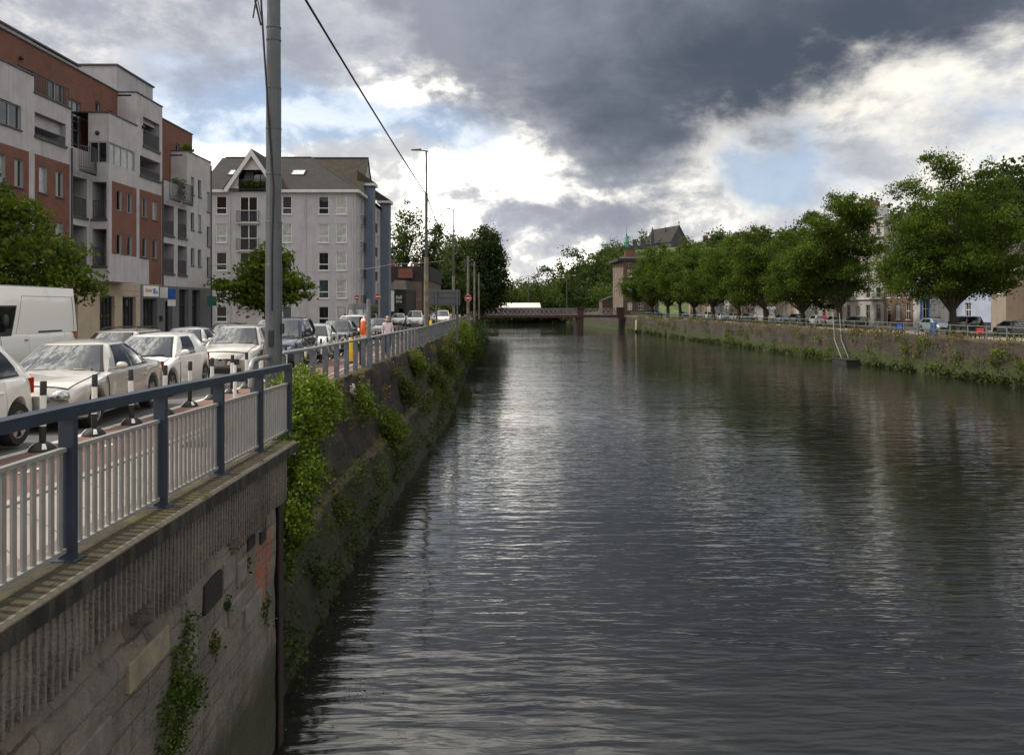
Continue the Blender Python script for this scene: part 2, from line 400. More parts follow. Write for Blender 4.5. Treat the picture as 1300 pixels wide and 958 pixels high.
def wall_holes(mb, fr, u0, u1, v0, v1, holes, w=0., depth=.15, mats=None, reveal=0, back=None):
    """wall sheet with real openings; holes: (u0,u1,v0,v1[,depth]); mats: (u0,u1,v0,v1,mi) rects over the wall"""
    us = {u0, u1}; vs = {v0, v1}
    for h in holes: us |= {h[0], h[1]}; vs |= {h[2], h[3]}
    for q in mats or (): us |= {q[0], q[1]}; vs |= {q[2], q[3]}
    us = sorted(x for x in us if u0-1e-6 <= x <= u1+1e-6); vs = sorted(x for x in vs if v0-1e-6 <= x <= v1+1e-6)
    for a, b in zip(us, us[1:]):
        for c, d in zip(vs, vs[1:]):
            x, y = (a+b)/2, (c+d)/2
            if any(h[0] < x < h[1] and h[2] < y < h[3] for h in holes): continue
            mi = 0
            for q in mats or ():
                if q[0] < x < q[1] and q[2] < y < q[3]: mi = q[4]
            mb.fquad(fr, a, b, c, d, w, mi)
    for h in holes:
        dp = h[4] if len(h) > 4 else depth
        a, b, c, d = h[:4]; p = fr.p
        mb.add([p(a,c,w),p(b,c,w),p(b,c,w-dp),p(a,c,w-dp),p(a,d,w),p(b,d,w),p(b,d,w-dp),p(a,d,w-dp)],
               [(0,3,2,1)[::-1],(4,7,6,5)[::-1],(0,4,7,3)[::-1],(1,2,6,5)[::-1]], reveal)
        if len(h) > 4: mb.add([p(a,c,w-dp),p(b,c,w-dp),p(b,d,w-dp),p(a,d,w-dp)], [(0,1,2,3)], reveal if back is None else back)

def window(parent, fr, u0, u1, v0, v1, w=-.1, frame='white_frame', glass='glass', nv=0, tr=None, t=.06, sill=None, name='window', open_=False):
    mb = MB()
    g = .003
    mb.fbox(fr, u0+g, u0+t, v0+g, v1-g, w-.05, w+.02); mb.fbox(fr, u1-t, u1-g, v0+g, v1-g, w-.05, w+.02)
    mb.fbox(fr, u0+t, u1-t, v0+g, v0+t, w-.05, w+.018); mb.fbox(fr, u0+t, u1-t, v1-t, v1-g, w-.05, w+.018)
    for i in range(nv):
        uc = u0+(u1-u0)*(i+1)/(nv+1); mb.fbox(fr, uc-t*.45, uc+t*.45, v0+t, v1-t, w-.05, w+.014)
    for q in ([] if tr is None else (tr if hasattr(tr, '__len__') else [tr])):
        vc = v0+(v1-v0)*q; mb.fbox(fr, u0+t, u1-t, vc-t*.5, vc+t*.5, w-.05, w+.010)
    f = mb.build(name, M[frame], parent)
    pm = MB(); pm.fquad(fr, u0+t*.5, u1-t*.5, v0+t*.5, v1-t*.5, w-.03)
    pm.build('pane', M[glass], f)
    if sill:
        sm = MB(); sm.fbox(fr, u0-.06, u1+.06, v0-.08, v0-.004, w+.03, .08+(0 if sill is True else sill)); sm.build('sill', M['fascia' if frame == 'white_frame' else 'coping'], f)
    return f

def balcony_rail(parent, fr, u0, u1, v0, h, w, sides=0., step=.13, name='balcony_railing'):
    mb = MB(); r = .018
    mb.fbox(fr, u0, u1, v0+h-.05, v0+h, w-.025, w+.025); mb.fbox(fr, u0, u1, v0+.06, v0+.1, w-.02, w+.02)
    n = max(2, int((u1-u0)/step))
    for i in range(n+1):
        u = u0+.012+(u1-u0-.024)*i/n; mb.fbox(fr, u-.011, u+.011, v0+(.0 if i in (0, n) else .1), v0+h-.05, w-.011, w+.011)
    if sides:
        for u in (u0, u1):
            a = u-.02 if u == u1 else u
            mb.fbox(fr, a, a+.02, v0+h-.05, v0+h, w-sides, w-.026); mb.fbox(fr, a, a+.02, v0+.06, v0+.1, w-sides, w-.021)
            k = max(2, int(sides/step))
            for i in range(1, k): mb.fbox(fr, a, a+.02, v0+.1, v0+h-.05, w-sides*i/k-.011, w-sides*i/k+.011)
    return mb.build(name, M['railing_dark'], parent)
# ---------------------------------------------------------------- camera, sun, sky
cam = bpy.data.cameras.new('camera'); co = bpy.data.objects.new('camera', cam); COL.objects.link(co)
co.location = (0, 0, EYE); co.rotation_euler = (R(90), 0, 0)
cam.sensor_width = 36; cam.lens = 27.69; cam.shift_y = -89/1300; cam.clip_end = 6000; cam.clip_start = .05
S.camera = co
SUN = Vector((-.86, .12, .95)).normalized()
sl = bpy.data.lights.new('sun', 'SUN'); sl.energy = 3.2; sl.angle = R(3); sl.color = (1, .93, .82)
so = bpy.data.objects.new('sun', sl); COL.objects.link(so)
so.rotation_euler = (-SUN).to_track_quat('-Z', 'Y').to_euler()

def make_world():
    w = bpy.data.worlds.new('World'); S.world = w; w.use_nodes = True
    nt = NT(w.node_tree); bg = w.node_tree.nodes['Background']
    sky = nt.new('ShaderNodeTexSky', sky_type='NISHITA'); sky.sun_disc = False
    sky.sun_elevation = math.asin(SUN.z); sky.sun_rotation = math.atan2(SUN.x, SUN.y); sky.air_density = 1.0; sky.dust_density = .6
    d = nt.new('ShaderNodeTexCoord').outputs['Generated']
    x, y, z = nt.xyz(d)
    # compass bearing and elevation of the view ray, in thousandths of a radian
    U = nt.math('MULTIPLY', nt.math('ARCTAN2', x, y), 1000.0)
    V = nt.math('MULTIPLY', nt.math('ARCSINE', z), 1000.0)
    uv = nt.comb(U, V, 0.0)
    q = nt.map(uv, scale=(.001, .0016, 1))
    wv = nt.new('ShaderNodeTexNoise'); nt.put(wv, 'Vector', q); nt.put(wv, 'Scale', 6.0); nt.put(wv, 'Detail', 5.0); nt.put(wv, 'Roughness', .55)
    wc = nt.new('ShaderNodeVectorMath', operation='SUBTRACT'); nt.put(wc, 0, wv.outputs['Color']); wc.inputs[1].default_value = (.5, .5, .5)
    ws = nt.new('ShaderNodeVectorMath', operation='MULTIPLY'); nt.put(ws, 0, wc.outputs[0]); ws.inputs[1].default_value = (130, 80, 0)
    wa = nt.new('ShaderNodeVectorMath', operation='ADD'); nt.put(wa, 0, uv); nt.put(wa, 1, ws.outputs[0])
    wuv = wa.outputs[0]
    def B(px, py): return 1000*math.atan((px-650)/1000), 1000*math.atan((390-py)/math.hypot(1000, px-650))
    def E(px, py, rx, ry, rot=0, vec=None):
        u, v = B(px, py)
        g = nt.new('ShaderNodeTexGradient', gradient_type='SPHERICAL')
        nt.put(g, 0, nt.map(wuv if vec is None else vec, (u, v, 0), (0, 0, R(rot)), (rx, ry, 1), 'TEXTURE')); return g.outputs[1]
    def msum(L):
        r = L[0]
        for a in L[1:]: r = nt.math('ADD', r, a)
        return r
    n_big = nt.noise(q, 3.2, 8, .58, .3); n_mid = nt.noise(nt.map(q, (3, 1, 0)), 7.5, 8, .6, .2); n_fine = nt.noise(nt.map(q, (7, 5, 0)), 16, 7, .62)
    nn = nt.math('MULTIPLY_ADD', n_mid, .5, nt.math('MULTIPLY', n_fine, .28))     # about .39 in the mean
    # the big grey cloud: its ragged underside runs as a line of elevations over the bearings
    def line(pts, lo=-200., hi=900.):
        cr = nt.new('ShaderNodeValToRGB'); r = cr.color_ramp; r.interpolation = 'B_SPLINE'
        P = sorted((B(px, 390)[0], B(px, py)[1]) for px, py in pts)
        f = nt.new('ShaderNodeMapRange'); nt.put(f, 0, nt.xyz(wuv)[0]); f.inputs[1].default_value = -900; f.inputs[2].default_value = 900
        while len(r.elements) < len(P): r.elements.new(.5)
        for e, (u, v) in zip(r.elements, P):
            e.position = (u+900)/1800; g = (v-lo)/(hi-lo); e.color = (g, g, g, 1)
        nt.put(cr, 0, f.outputs[0]); return nt.math('MULTIPLY_ADD', cr.outputs[0], hi-lo, lo)
    Vb = line([(-300, -300), (150, -260), (330, -220), (430, -130), (500, 10), (560, 90), (620, 150), (680, 192), (720, 220), (770, 246), (830, 256), (880, 234), (930, 212), (1000, 186), (1060, 165), (1130, 135), (1200, 112), (1300, 75), (1450, 20), (1700, -60)])
    nsum = nt.math('MULTIPLY_ADD', n_mid, 230.0, nt.math('MULTIPLY', n_fine, 70.0))       # about 150 in the mean
    depth = nt.math('ADD', nt.math('SUBTRACT', nt.xyz(wuv)[1], Vb), nt.math('SUBTRACT', nsum, 150.0))
    f_dark = nt.ss(depth, -20, 95)
    sk_side = nt.math('MULTIPLY_ADD', nt.math('SUBTRACT', 1.0, nt.ss(nt.xyz(wuv)[0], 150, 330)), .85, .10)
    f_skirt = nt.math('MULTIPLY', nt.ss(depth, -105, 25), sk_side)
    light = msum([nt.math('MULTIPLY', E(170, -10, 430, 130, 0), .62), nt.math('MULTIPLY', E(715, 275, 190, 60, -10), .62), nt.math('MULTIPLY', E(560, 30, 260, 110, 0), .45), nt.math('MULTIPLY', E(640, 290, 90, 40, 0), .4), nt.math('MULTIPLY', E(430, 50, 200, 90, 0), .3), nt.math('MULTIPLY', E(1080, 235, 160, 70, 0), .26), nt.math('MULTIPLY', E(20, 90, 260, 90, 0), .4), nt.math('MULTIPLY', E(740, 335, 200, 30, 0), .25), nt.math('MULTIPLY', E(570, 215, 160, 60, 0), .12)])
    gen = nt.ss(n_big, .42, .66)
    front = nt.ss(y, -.1, .35)
    f_mid = nt.ss(nt.math('ADD', light, nt.math('MULTIPLY_ADD', nn, 1.5, -.58)), .16, .62)
    blue = msum([nt.math('MULTIPLY', E(315, 95, 210, 110, 0), 1.0), nt.math('MULTIPLY', E(588, 172, 100, 55, 0), .85), nt.math('MULTIPLY', E(1030, 195, 170, 70, -25), .88), nt.math('MULTIPLY', E(962, 240, 120, 55, -20), .85), nt.math('MULTIPLY', E(1255, 155, 130, 65, 0), .75), nt.math('MULTIPLY', E(530, 150, 130, 50, 0), .5), nt.math('MULTIPLY', E(265, 125, 150, 80, 0), .75), nt.math('MULTIPLY', E(400, 150, 150, 65, 0), .7)])
    f_blue = nt.math('MULTIPLY', nt.ss(nt.math('ADD', blue, nt.math('MULTIPLY_ADD', nn, -3.2, 1.05)), .10, .62), .85)
    f_blue = nt.math('MULTIPLY', f_blue, nt.ss(blue, .02, .22))
    f_blue = nt.math('MULTIPLY', f_blue, front)
    skyc = nt.new('ShaderNodeVectorMath', operation='SCALE'); nt.put(skyc, 0, sky.outputs[0]); skyc.inputs[3].default_value = .105
    skyb = nt.mix(.5, skyc.outputs[0], (.50, .66, .92, 1))
    white = nt.mix(nt.ss(n_mid, .43, .64), (1.15, 1.10, .98, 1), (.60, .615, .66, 1))
    white = nt.mix(nt.math('MULTIPLY', nt.ss(n_fine, .45, .65), .35), white, (.76, .765, .78, 1))
    # brighter, sun-filled cloud high up around the sun and overhead
    sdir = nt.new('ShaderNodeVectorMath', operation='DOT_PRODUCT'); nt.put(sdir, 0, d); sdir.inputs[1].default_value = SUN
    glow = nt.ss(sdir.outputs['Value'], .80, 1.0)
    grey = nt.mix(nt.ss(nn, .3, .48), (.60, .615, .67, 1), (.40, .425, .50, 1))
    core = nt.math('MULTIPLY_ADD', E(1010, 60, 640, 260, 8), 1.45, nt.math('MULTIPLY_ADD', n_fine, .35, nt.math('MULTIPLY_ADD', n_mid, .9, -.75)))
    darkc = nt.mix(nt.ss(core, .0, 1.25), (.33, .355, .42, 1), (.085, .105, .142, 1))
    darkc = nt.mix(nt.ss(nt.math('MULTIPLY_ADD', n_mid, 200.0, V), 520, 720), darkc, (.52, .54, .60, 1))
    br = msum([E(560, 200, 420, 190, 0), nt.math('MULTIPLY', E(240, 150, 260, 120, 0), .6), nt.math('MULTIPLY', E(690, 330, 300, 110, 0), .6)])
    white = nt.mix(1.0, white, nt.mix(nt.math('MULTIPLY', br, 1.0, clamp=True), (0, 0, 0, 1), (1, 1, 1, 1)), 'MIX') if False else nt.mix(1.0, white, nt.mix(nt.math('MULTIPLY', nt.math('MULTIPLY', br, nt.math('SUBTRACT', 1.0, nt.ss(n_mid, .40, .56))), 1.0, clamp=True), (0, 0, 0, 1), (3.0, 2.8, 2.4, 1)), 'ADD')
    c = nt.mix(f_blue, white, skyb)
    c = nt.mix(f_mid, c, grey); c = nt.mix(f_skirt, c, (.30, .325, .385, 1)); c = nt.mix(f_dark, c, darkc)
    oth = nt.mix(nt.ss(nt.math('MULTIPLY_ADD', n_mid, .8, nt.math('MULTIPLY', n_big, .6)), .60, .80), (1.9, 1.8, 1.6, 1), (.34, .38, .46, 1))
    c = nt.mix(front, oth, c)
    gl = nt.mix(1.0, c, (2.0, 1.9, 1.65, 1), 'ADD'); c = nt.mix(glow, c, gl)
    hb = nt.math('ADD', E(560, -420, 470, 310, 0), E(-585, -1375, 760, 470, 0))  # bright zones added to the sky out of view, lighting water and windscreens
    c = nt.mix(nt.ss(hb, .03, .5), c, nt.mix(nt.ss(nt.math('MULTIPLY_ADD', n_fine, .5, nt.math('MULTIPLY', n_mid, .6)), .46, .62), (2.6, 2.5, 2.25, 1), (.75, .78, .85, 1)))
    low = nt.ss(z, -.06, 0.0)
    c = nt.mix(low, (.10, .10, .09, 1), c)
    nt.l.new(c, bg.inputs[0]); bg.inputs[1].default_value = 1.0
make_world()
S.view_settings.view_transform = 'Standard'; S.view_settings.look = 'None'; S.view_settings.exposure = 0
S.cycles.max_bounces = 6; S.cycles.transparent_max_bounces = 6; S.cycles.caustics_reflective = False; S.cycles.caustics_refractive = False
S.cycles.use_denoising = True; S.cycles.sample_clamp_indirect = 4

# ---------------------------------------------------------------- terrain
def pl(x, xs, ys): return float(np.interp(x, xs, ys))
def gz(d): return pl(d, [3, 6, 10.5, 15, 20, 45, 90, 200, 320], [4.22, 4.18, 4.05, 3.94, 3.86, 3.75, 3.84, 4.0, 4.0])      # left quay level
def xw(d): return pl(d, [10.5, 14, 18, 45, 90, 140, 205, 330], [-4.15, -4.65, -4.9, -5.0, -5.3, -6.8, -10.5, -30])          # top edge of the left river wall
def xb(d): return pl(d, [10.5, 14, 18.7, 28.6, 43, 100, 140, 205, 330], [-3.45, -3.6, -3.72, -3.5, -3.3, -4.9, -6.0, -9.4, -29])   # its foot
def xr(d): return 38.5-.065*(d-60)                                                                                             # right quay edge
def gr(d): return pl(d, [40, 60, 75, 205, 300], [3.22, 3.25, 3.3, 3.62, 4.0])
def sst(t): t = min(1, max(0, t)); return t*t*(3-2*t)
def hill(x, d):
    x0 = 68-.065*(d-60) if d < 240 else max(6, 56-(d-240)*.42)
    h = pl(d, [0, 60, 110, 200, 300, 380, 600, 900], [16, 19, 24, 27, 25, 31, 24, 14])
    return h*sst((x-x0)/62)
from mathutils import noise as mnoise
def nz(p, s=1.0): return mnoise.noise(Vector(p)*s)

def coped(d): return -2.79-.043*(d-4.3)          # outer edge of the near concrete coping
def left_edge(d): return coped(d)-.5 if d < 11.35 else xw(d)-.3
def sheet(name, xl, xr_, z, ds, material, cols=2):
    rows = []
    for d in ds:
        a = xl(d); b = xr_(d); rows.append([(a+(b-a)*k/(cols-1), d, z(a+(b-a)*k/(cols-1), d)) for k in range(cols)])
    mb = MB(); mb.grid(rows); return struct(mb.build(name, M[material], None, 30))
D0 = [-40, -10, 0, 3, 6, 8, 10.5, 11.3, 11.4, 13, 15, 17.5, 20, 24, 28, 33, 38, 45, 55, 65, 78, 90, 110, 140, 170, 205, 240, 280, 330]
sheet('ground', lambda d: -900., left_edge, lambda x, d: gz(d), D0, 'grass', 2)
def rz_(x, d):
    return gr(d) + hill(x, d)
rows = []
for d in [-40, 0, 30, 50, 60, 70, 80, 90, 100, 115, 130, 150, 170, 200, 225, 250, 280, 310, 329]:
    rows.append([(max(xr(d)+1.0, 12)+t, d, rz_(xr(d)+1.0+t, d)) for t in (0, 6, 12, 18, 24, 30, 35, 40, 46, 52, 58, 66, 75, 85, 100, 130, 200, 900)])
mb = MB(); mb.grid(rows); struct(mb.build('hillside', M['grass'], None, 30))
rows = []
for d in [330, 345, 360, 380, 410, 450, 520, 620, 800, 1200, 2500]:
    rows.append([(x, d, 4.0+hill(x, d)) for x in (-900, -300, -150, -80, -40, -20, 0, 15, 30, 45, 60, 80, 100, 130, 200, 400, 900)])
mb = MB(); mb.grid(rows); mb.add([(-200, 330, -1), (200, 330, -1), (200, 330, 4.0), (-200, 330, 4.0)], [(0,1,2,3)])
struct(mb.build('far_ground', M['grass'], None, 30))

# street surfaces on the left quay
def bol_x(d): return pl(d, [5, 10.7, 21, 50, 200], [-6.2, -6.5, -7.16, -8.6, -12.5])
KERB = lambda d: pl(d, [0, 45, 58, 75, 90, 120, 200, 330], [-18.7, -18.7, -17.2, -13.6, -12.6, -13.5, -19, -40])
Dd = [-30, -5, 0, 3, 6, 8, 10.5, 13, 15, 17.5, 20, 24, 28, 33, 38, 45, 50, 60, 75, 90, 120, 140, 170, 205]
sheet('road', KERB, lambda d: bol_x(d)-.14, lambda x, d: gz(d)+.004, Dd, 'asphalt')
sheet('cycle_path', lambda d: bol_x(d)-.02, lambda d: bol_x(d)+1.55, lambda x, d: gz(d)+.008, Dd, 'red_asphalt')
sheet('lane_edge_line', lambda d: bol_x(d)-.16, lambda d: bol_x(d)-.02, lambda x, d: gz(d)+.010, Dd, 'road_paint')
sheet('quay_pavement', lambda d: bol_x(d)+1.67, lambda d: coped(d)-.3 if d < 11.35 else xw(d)-.12, lambda x, d: gz(d)+.012, [-30, -5, 0, 3, 6, 8, 10.5, 11.3, 11.4, 13, 15, 17.5], 'paving')
sheet('quay_path', lambda d: bol_x(d)+1.67, lambda d: xw(d)-.12, lambda x, d: gz(d)+.012, [17.5, 20, 24, 28, 33, 38, 45, 50, 60, 75, 90, 120, 140, 170, 205], 'red_asphalt')
mb = MB()
for a, b in zip(Dd, Dd[1:]):
    x0, x1 = bol_x(a)+1.55, bol_x(b)+1.55; z0, z1 = gz(a), gz(b)
    mb.hexa([(x0,a,z0-.1),(x0+.12,a,z0-.1),(x1+.12,b,z1-.1),(x1,b,z1-.1),(x0,a,z0+.035),(x0+.12,a,z0+.035),(x1+.12,b,z1+.035),(x1,b,z1+.035)])
    x0, x1 = KERB(a), KERB(b)
    mb.hexa([(x0-.15,a,z0-.1),(x0,a,z0-.1),(x1,b,z1-.1),(x1-.15,b,z1-.1),(x0-.15,a,z0+.12),(x0,a,z0+.12),(x1,b,z1+.12),(x1-.15,b,z1+.12)])
struct(mb.build('kerb', M['kerb']))
sheet('footpath', lambda d: KERB(d)-14, lambda d: KERB(d)-.15, lambda x, d: gz(d)+.115, [-30, 0, 6, 10.5, 15, 20, 28, 38, 50, 60, 75, 90, 120], 'paving')
mb = MB()
for k in range(9):            # dashed bicycle lane marking in the near part of the cycle path, lane dashes in the road
    for off, w, l, st in ((.75, .10, .35, 2.0),):
        d = 3+k*st; x = bol_x(d)+off; z = gz(d)+.013; z2 = gz(d+l)+.013
        mb.add([(x, d, z), (x+w, d, z), (bol_x(d+l)+off+w, d+l, z2), (bol_x(d+l)+off, d+l, z2)], [(0,1,2,3)])
for k in range(18):
    d = 4+k*4.5; x = bol_x(d)-3.6
    mb.add([(x, d, gz(d)+.009), (x+.11, d, gz(d)+.009), (bol_x(d+2)-3.49, d+2, gz(d+2)+.009), (bol_x(d+2)-3.6, d+2, gz(d+2)+.009)], [(0,1,2,3)])
struct(mb.build('road_markings', M['road_paint']))

# right quay street
Dr = [40, 50, 60, 75, 90, 110, 130, 160, 205]
sheet('right_street', lambda d: xr(d)+6.2, lambda d: xr(d)+13.0, lambda x, d: gr(d)+.02, Dr, 'asphalt')
sheet('right_pavement', lambda d: xr(d)+13.0, lambda d: xr(d)+15.6, lambda x, d: gr(d)+.12, Dr, 'paving')
sheet('right_footpath', lambda d: xr(d)+2.2, lambda d: xr(d)+6.1, lambda x, d: gr(d)+.03, Dr, 'paving')

# ---------------------------------------------------------------- water
def make_water():
    m, nt, b = base_mat('river_water')
    p = nt.pos()
    big = nt.noise(nt.map(p, scale=(.03, .05, 1)), 1.0, 4, .6)
    amp = nt.ss(big, .38, .62)
    w1 = nt.noise(nt.map(p, rot=(0, 0, R(5)), scale=(.62, 2.5, 1)), 1.0, 1.5, .45, .5)
    w2 = nt.noise(nt.map(p, rot=(0, 0, R(-9)), scale=(1.6, 6.2, 1)), 1.0, 2, .45, .4)
    w3 = nt.noise(nt.map(p, scale=(.10, .34, 1)), 1.0, 2, .5)
    h = nt.math('MULTIPLY_ADD', w1, .025, nt.math('MULTIPLY', nt.math('MULTIPLY', w2, .013), nt.math('MULTIPLY_ADD', amp, 1.15, .25)))
    h = nt.math('MULTIPLY_ADD', w3, .036, h)
    bn = nt.new('ShaderNodeBump'); bn.inputs['Strength'].default_value = 1.0; bn.inputs['Distance'].default_value = 1.0
    nt.l.new(h, bn.inputs['Height']); nt.l.new(bn.outputs[0], b.inputs['Normal'])
    b.inputs['Base Color'].default_value = (.013, .013, .012, 1); b.inputs['Roughness'].default_value = .06; b.inputs['IOR'].default_value = 1.52
    mb = MB(); mb.add([(-60, -30, 0), (140, -30, 0), (140, 335, 0), (-60, 335, 0)], [(0,1,2,3)])
    struct(mb.build('river_water', m))
make_water()

# ---------------------------------------------------------------- river walls
def wall_strip(name, label, ds, prof, material, rough):
    rows = []
    for d in ds:
        r = []
        for i, (x, z) in enumerate(prof(d)):
            k = rough*(0.4 if i < 2 else 1)
            r.append((x + k*(nz((x*0+i*.7, d, z), 1.3)+.6*nz((3+i, d, z), 3.1)), d, z + k*.5*nz((9+i*.3, d, z), 1.7)))
        rows.append(r)
    mb = MB(); mb.grid(rows)
    o = mb.build(name, M[material], None, 50); return tag(o, label, 'wall')
def lprof(d):
    g = gz(d); a = xw(d); b = xb(d)
    zs = [(a-.45, g-.02), (a-.3, g+.09), (a-.08, g+.10), (a, g+.0)]
    for k in range(1, 8):
        t = k/7; zs.append((a+t*.5, g+(1.62-g)*t))
    led = a+.5+(b-a-.5)*.30
    zs += [(led, 1.55), (led+.02, 1.3), (led+(b-led)*.45, .75), (led+(b-led)*.8, .3), (b, -.05), (b+.1, -1.2)]
    return zs
dl = [10.95+ .28*k for k in range(60)]; dl += list(np.arange(28, 60, .6)) + list(np.arange(60, 207, 2.))
wall_strip('river_wall', 'dark mossy stone river wall below the street with weeds along it', dl, lprof, 'left_wall', .13)
def rprof(d):
    g = gr(d); a = xr(d)
    return [(a+1.2, g+.0), (a+.7, g+.12), (a+.12, g+.12), (a+.02, g+.02)] + [(a-.28*t, g*(1-t)) for t in np.linspace(.08, .96, 9)] + [(a-.33, -.1), (a-.4, -1.2)]
wall_strip('quay_wall', 'long grey brown stone quay wall on the far side of the river', list(np.arange(30, 110, .9)) + list(np.arange(110, 330, 2.5)), rprof, 'right_wall', .12)

# near concrete retaining wall with its coping
def near_wall():
    m, nt, b = base_mat('stained_concrete')
    p = nt.pos(); x, y, z = nt.xyz(p)
    n1 = nt.noise(p, .9, 7, .7); n2 = nt.noise(p, 9, 6, .7)
    c = nt.mix(nt.ss(n1, .35, .7), (.215, .190, .162, 1), (.105, .092, .080, 1))
    c = nt.mix(nt.math('MULTIPLY', nt.ss(n2, .5, .75), .5), c, (.24, .215, .185, 1))
    bt = nt.new('ShaderNodeTexBrick'); wob = nt.noise(p, 1.7, 3)
    nt.put(bt, 'Vector', nt.comb(nt.math('MULTIPLY_ADD', wob, .22, y), nt.math('MULTIPLY_ADD', wob, .10, z), 0.0)); bt.inputs['Scale'].default_value = 1.0
    bt.inputs['Brick Width'].default_value = .56; bt.inputs['Row Height'].default_value = .21; bt.inputs['Mortar Size'].default_value = .012; bt.inputs['Mortar Smooth'].default_value = .3
    bt.inputs['Color1'].default_value = (1.15, 1.12, 1.06, 1); bt.inputs['Color2'].default_value = (.70, .69, .67, 1); bt.inputs['Mortar'].default_value = (.42, .4, .38, 1)
    below = nt.math('SUBTRACT', 1.0, nt.ss(nt.math('MULTIPLY_ADD', n1, .5, z), 3.62, 3.74))
    below = nt.math('MULTIPLY', below, nt.math('MULTIPLY_ADD', nt.ss(nt.noise(nt.map(p, (2, 7, 1)), .8, 5, .65), .42, .62), .85, .12))
    c = nt.mix(below, c, nt.mix(1.0, c, bt.outputs[0], 'MULTIPLY'))
    crack = nt.ss(nt.math('ABSOLUTE', nt.math('SUBTRACT', nt.noise(p, 1.1, 8, .75), .5)), .0, .012)
    c = nt.mix(nt.math('MULTIPLY', nt.math('SUBTRACT', 1.0, crack), .5), c, (.03, .027, .024, 1))
    st = nt.noise(nt.map(p, scale=(5, 5, .35)), 1.6, 5, .65)
    c = nt.mix(nt.math('MULTIPLY', nt.ss(st, .52, .72), .6), c, (.032, .028, .025, 1))
    low = nt.math('SUBTRACT', 1.0, nt.ss(nt.math('MULTIPLY_ADD', n1, -.9, z), .6, 1.3))
    c = nt.mix(nt.math('MULTIPLY', low, .85), c, (.028, .032, .012, 1))
    # faded orange-red paint near the far end
    f = nt.math('MULTIPLY', nt.ss(y, 9.75, 9.95), nt.math('SUBTRACT', 1.0, nt.ss(y, 10.5, 10.65)))
    f = nt.math('MULTIPLY', f, nt.math('MULTIPLY', nt.ss(z, 2.1, 2.4), nt.math('SUBTRACT', 1.0, nt.ss(z, 3.0, 3.15))))
    f = nt.math('MULTIPLY', f, nt.ss(nt.noise(p, 2.8, 6, .75), .44, .56))
    c = nt.mix(nt.math('MULTIPLY', f, .85), c, (.36, .10, .045, 1))
    nt.l.new(c, b.inputs['Base Color']); b.inputs['Roughness'].default_value = .9
    bn = nt.new('ShaderNodeBump'); bn.inputs['Strength'].default_value = .7; bn.inputs['Distance'].default_value = .03
    nt.l.new(nt.math('MULTIPLY_ADD', bt.outputs[1], -.9, nt.math('MULTIPLY_ADD', n1, .8, nt.math('ADD', n2, nt.noise(p, 40, 4)))), bn.inputs['Height']); nt.l.new(bn.outputs[0], b.inputs['Normal'])
    cm, ct, cb = base_mat('moss_and_shade_coping'); p = ct.pos(); x, y, z = ct.xyz(p)
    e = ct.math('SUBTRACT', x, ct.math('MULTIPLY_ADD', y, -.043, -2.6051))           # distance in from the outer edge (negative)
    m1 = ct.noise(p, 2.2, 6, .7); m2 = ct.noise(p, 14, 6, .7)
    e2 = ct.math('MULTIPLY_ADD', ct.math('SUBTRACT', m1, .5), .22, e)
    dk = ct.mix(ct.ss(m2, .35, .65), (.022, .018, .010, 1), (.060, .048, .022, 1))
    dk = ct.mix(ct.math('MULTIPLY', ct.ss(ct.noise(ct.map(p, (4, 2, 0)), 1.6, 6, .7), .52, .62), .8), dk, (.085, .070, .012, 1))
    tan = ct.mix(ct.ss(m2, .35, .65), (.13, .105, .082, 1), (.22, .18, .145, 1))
    cc = ct.mix(ct.ss(e2, -.40, -.34), tan, dk)  # dark band is moss plus painted railing shade; inner strip painted as sunlit
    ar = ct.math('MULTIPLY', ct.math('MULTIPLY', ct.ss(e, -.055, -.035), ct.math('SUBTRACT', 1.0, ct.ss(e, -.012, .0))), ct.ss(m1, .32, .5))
    cc = ct.mix(ct.math('MULTIPLY', ar, .85), cc, (.21, .18, .14, 1))  # light catching the front edge, painted as a pale line
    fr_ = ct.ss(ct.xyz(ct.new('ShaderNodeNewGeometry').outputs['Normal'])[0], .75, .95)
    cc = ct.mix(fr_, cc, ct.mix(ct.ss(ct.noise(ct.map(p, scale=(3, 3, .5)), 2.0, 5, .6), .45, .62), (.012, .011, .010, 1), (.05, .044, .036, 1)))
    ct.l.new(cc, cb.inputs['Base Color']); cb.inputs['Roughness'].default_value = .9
    bn = ct.new('ShaderNodeBump'); bn.inputs['Strength'].default_value = .6; bn.inputs['Distance'].default_value = .02; ct.l.new(ct.math('ADD', m2, ct.noise(p, 45, 4)), bn.inputs['Height']); ct.l.new(bn.outputs[0], cb.inputs['Normal'])
    root = thing('retaining_wall', 'near ribbed concrete river wall under the blue and grey railing', 'wall', (coped(2), 2, 0))
    fx = lambda d: coped(d)-.07
    # body
    rows = []
    for k in range(60):
        d = -4+14.75*k/59; r = []
        for j in range(42):
            z = gz(d)-.02-(gz(d)+1.2)*j/41
            bulge = .10 if z < 3.3+.18*nz((d*1.2, 1, 0)) else 0
            r.append((fx(d)-.012-(.0 if z > gz(d)-.64 else .17)+bulge*.9+.022*nz((d, z, 3), 2.4)+.012*nz((d, z, 8), 7), d, z))
        rows.append(r)
    mb = MB(); mb.grid(rows)
    e = rows[-1]; mb.grid([e, [(x-.9, d, z) for x, d, z in e]])
    mb.build('wall_body', m, root, 60)
    # ribbed concrete band under the coping, ragged lower ends, some ribs broken away
    mb = MB(); d = -3.0; k = 0
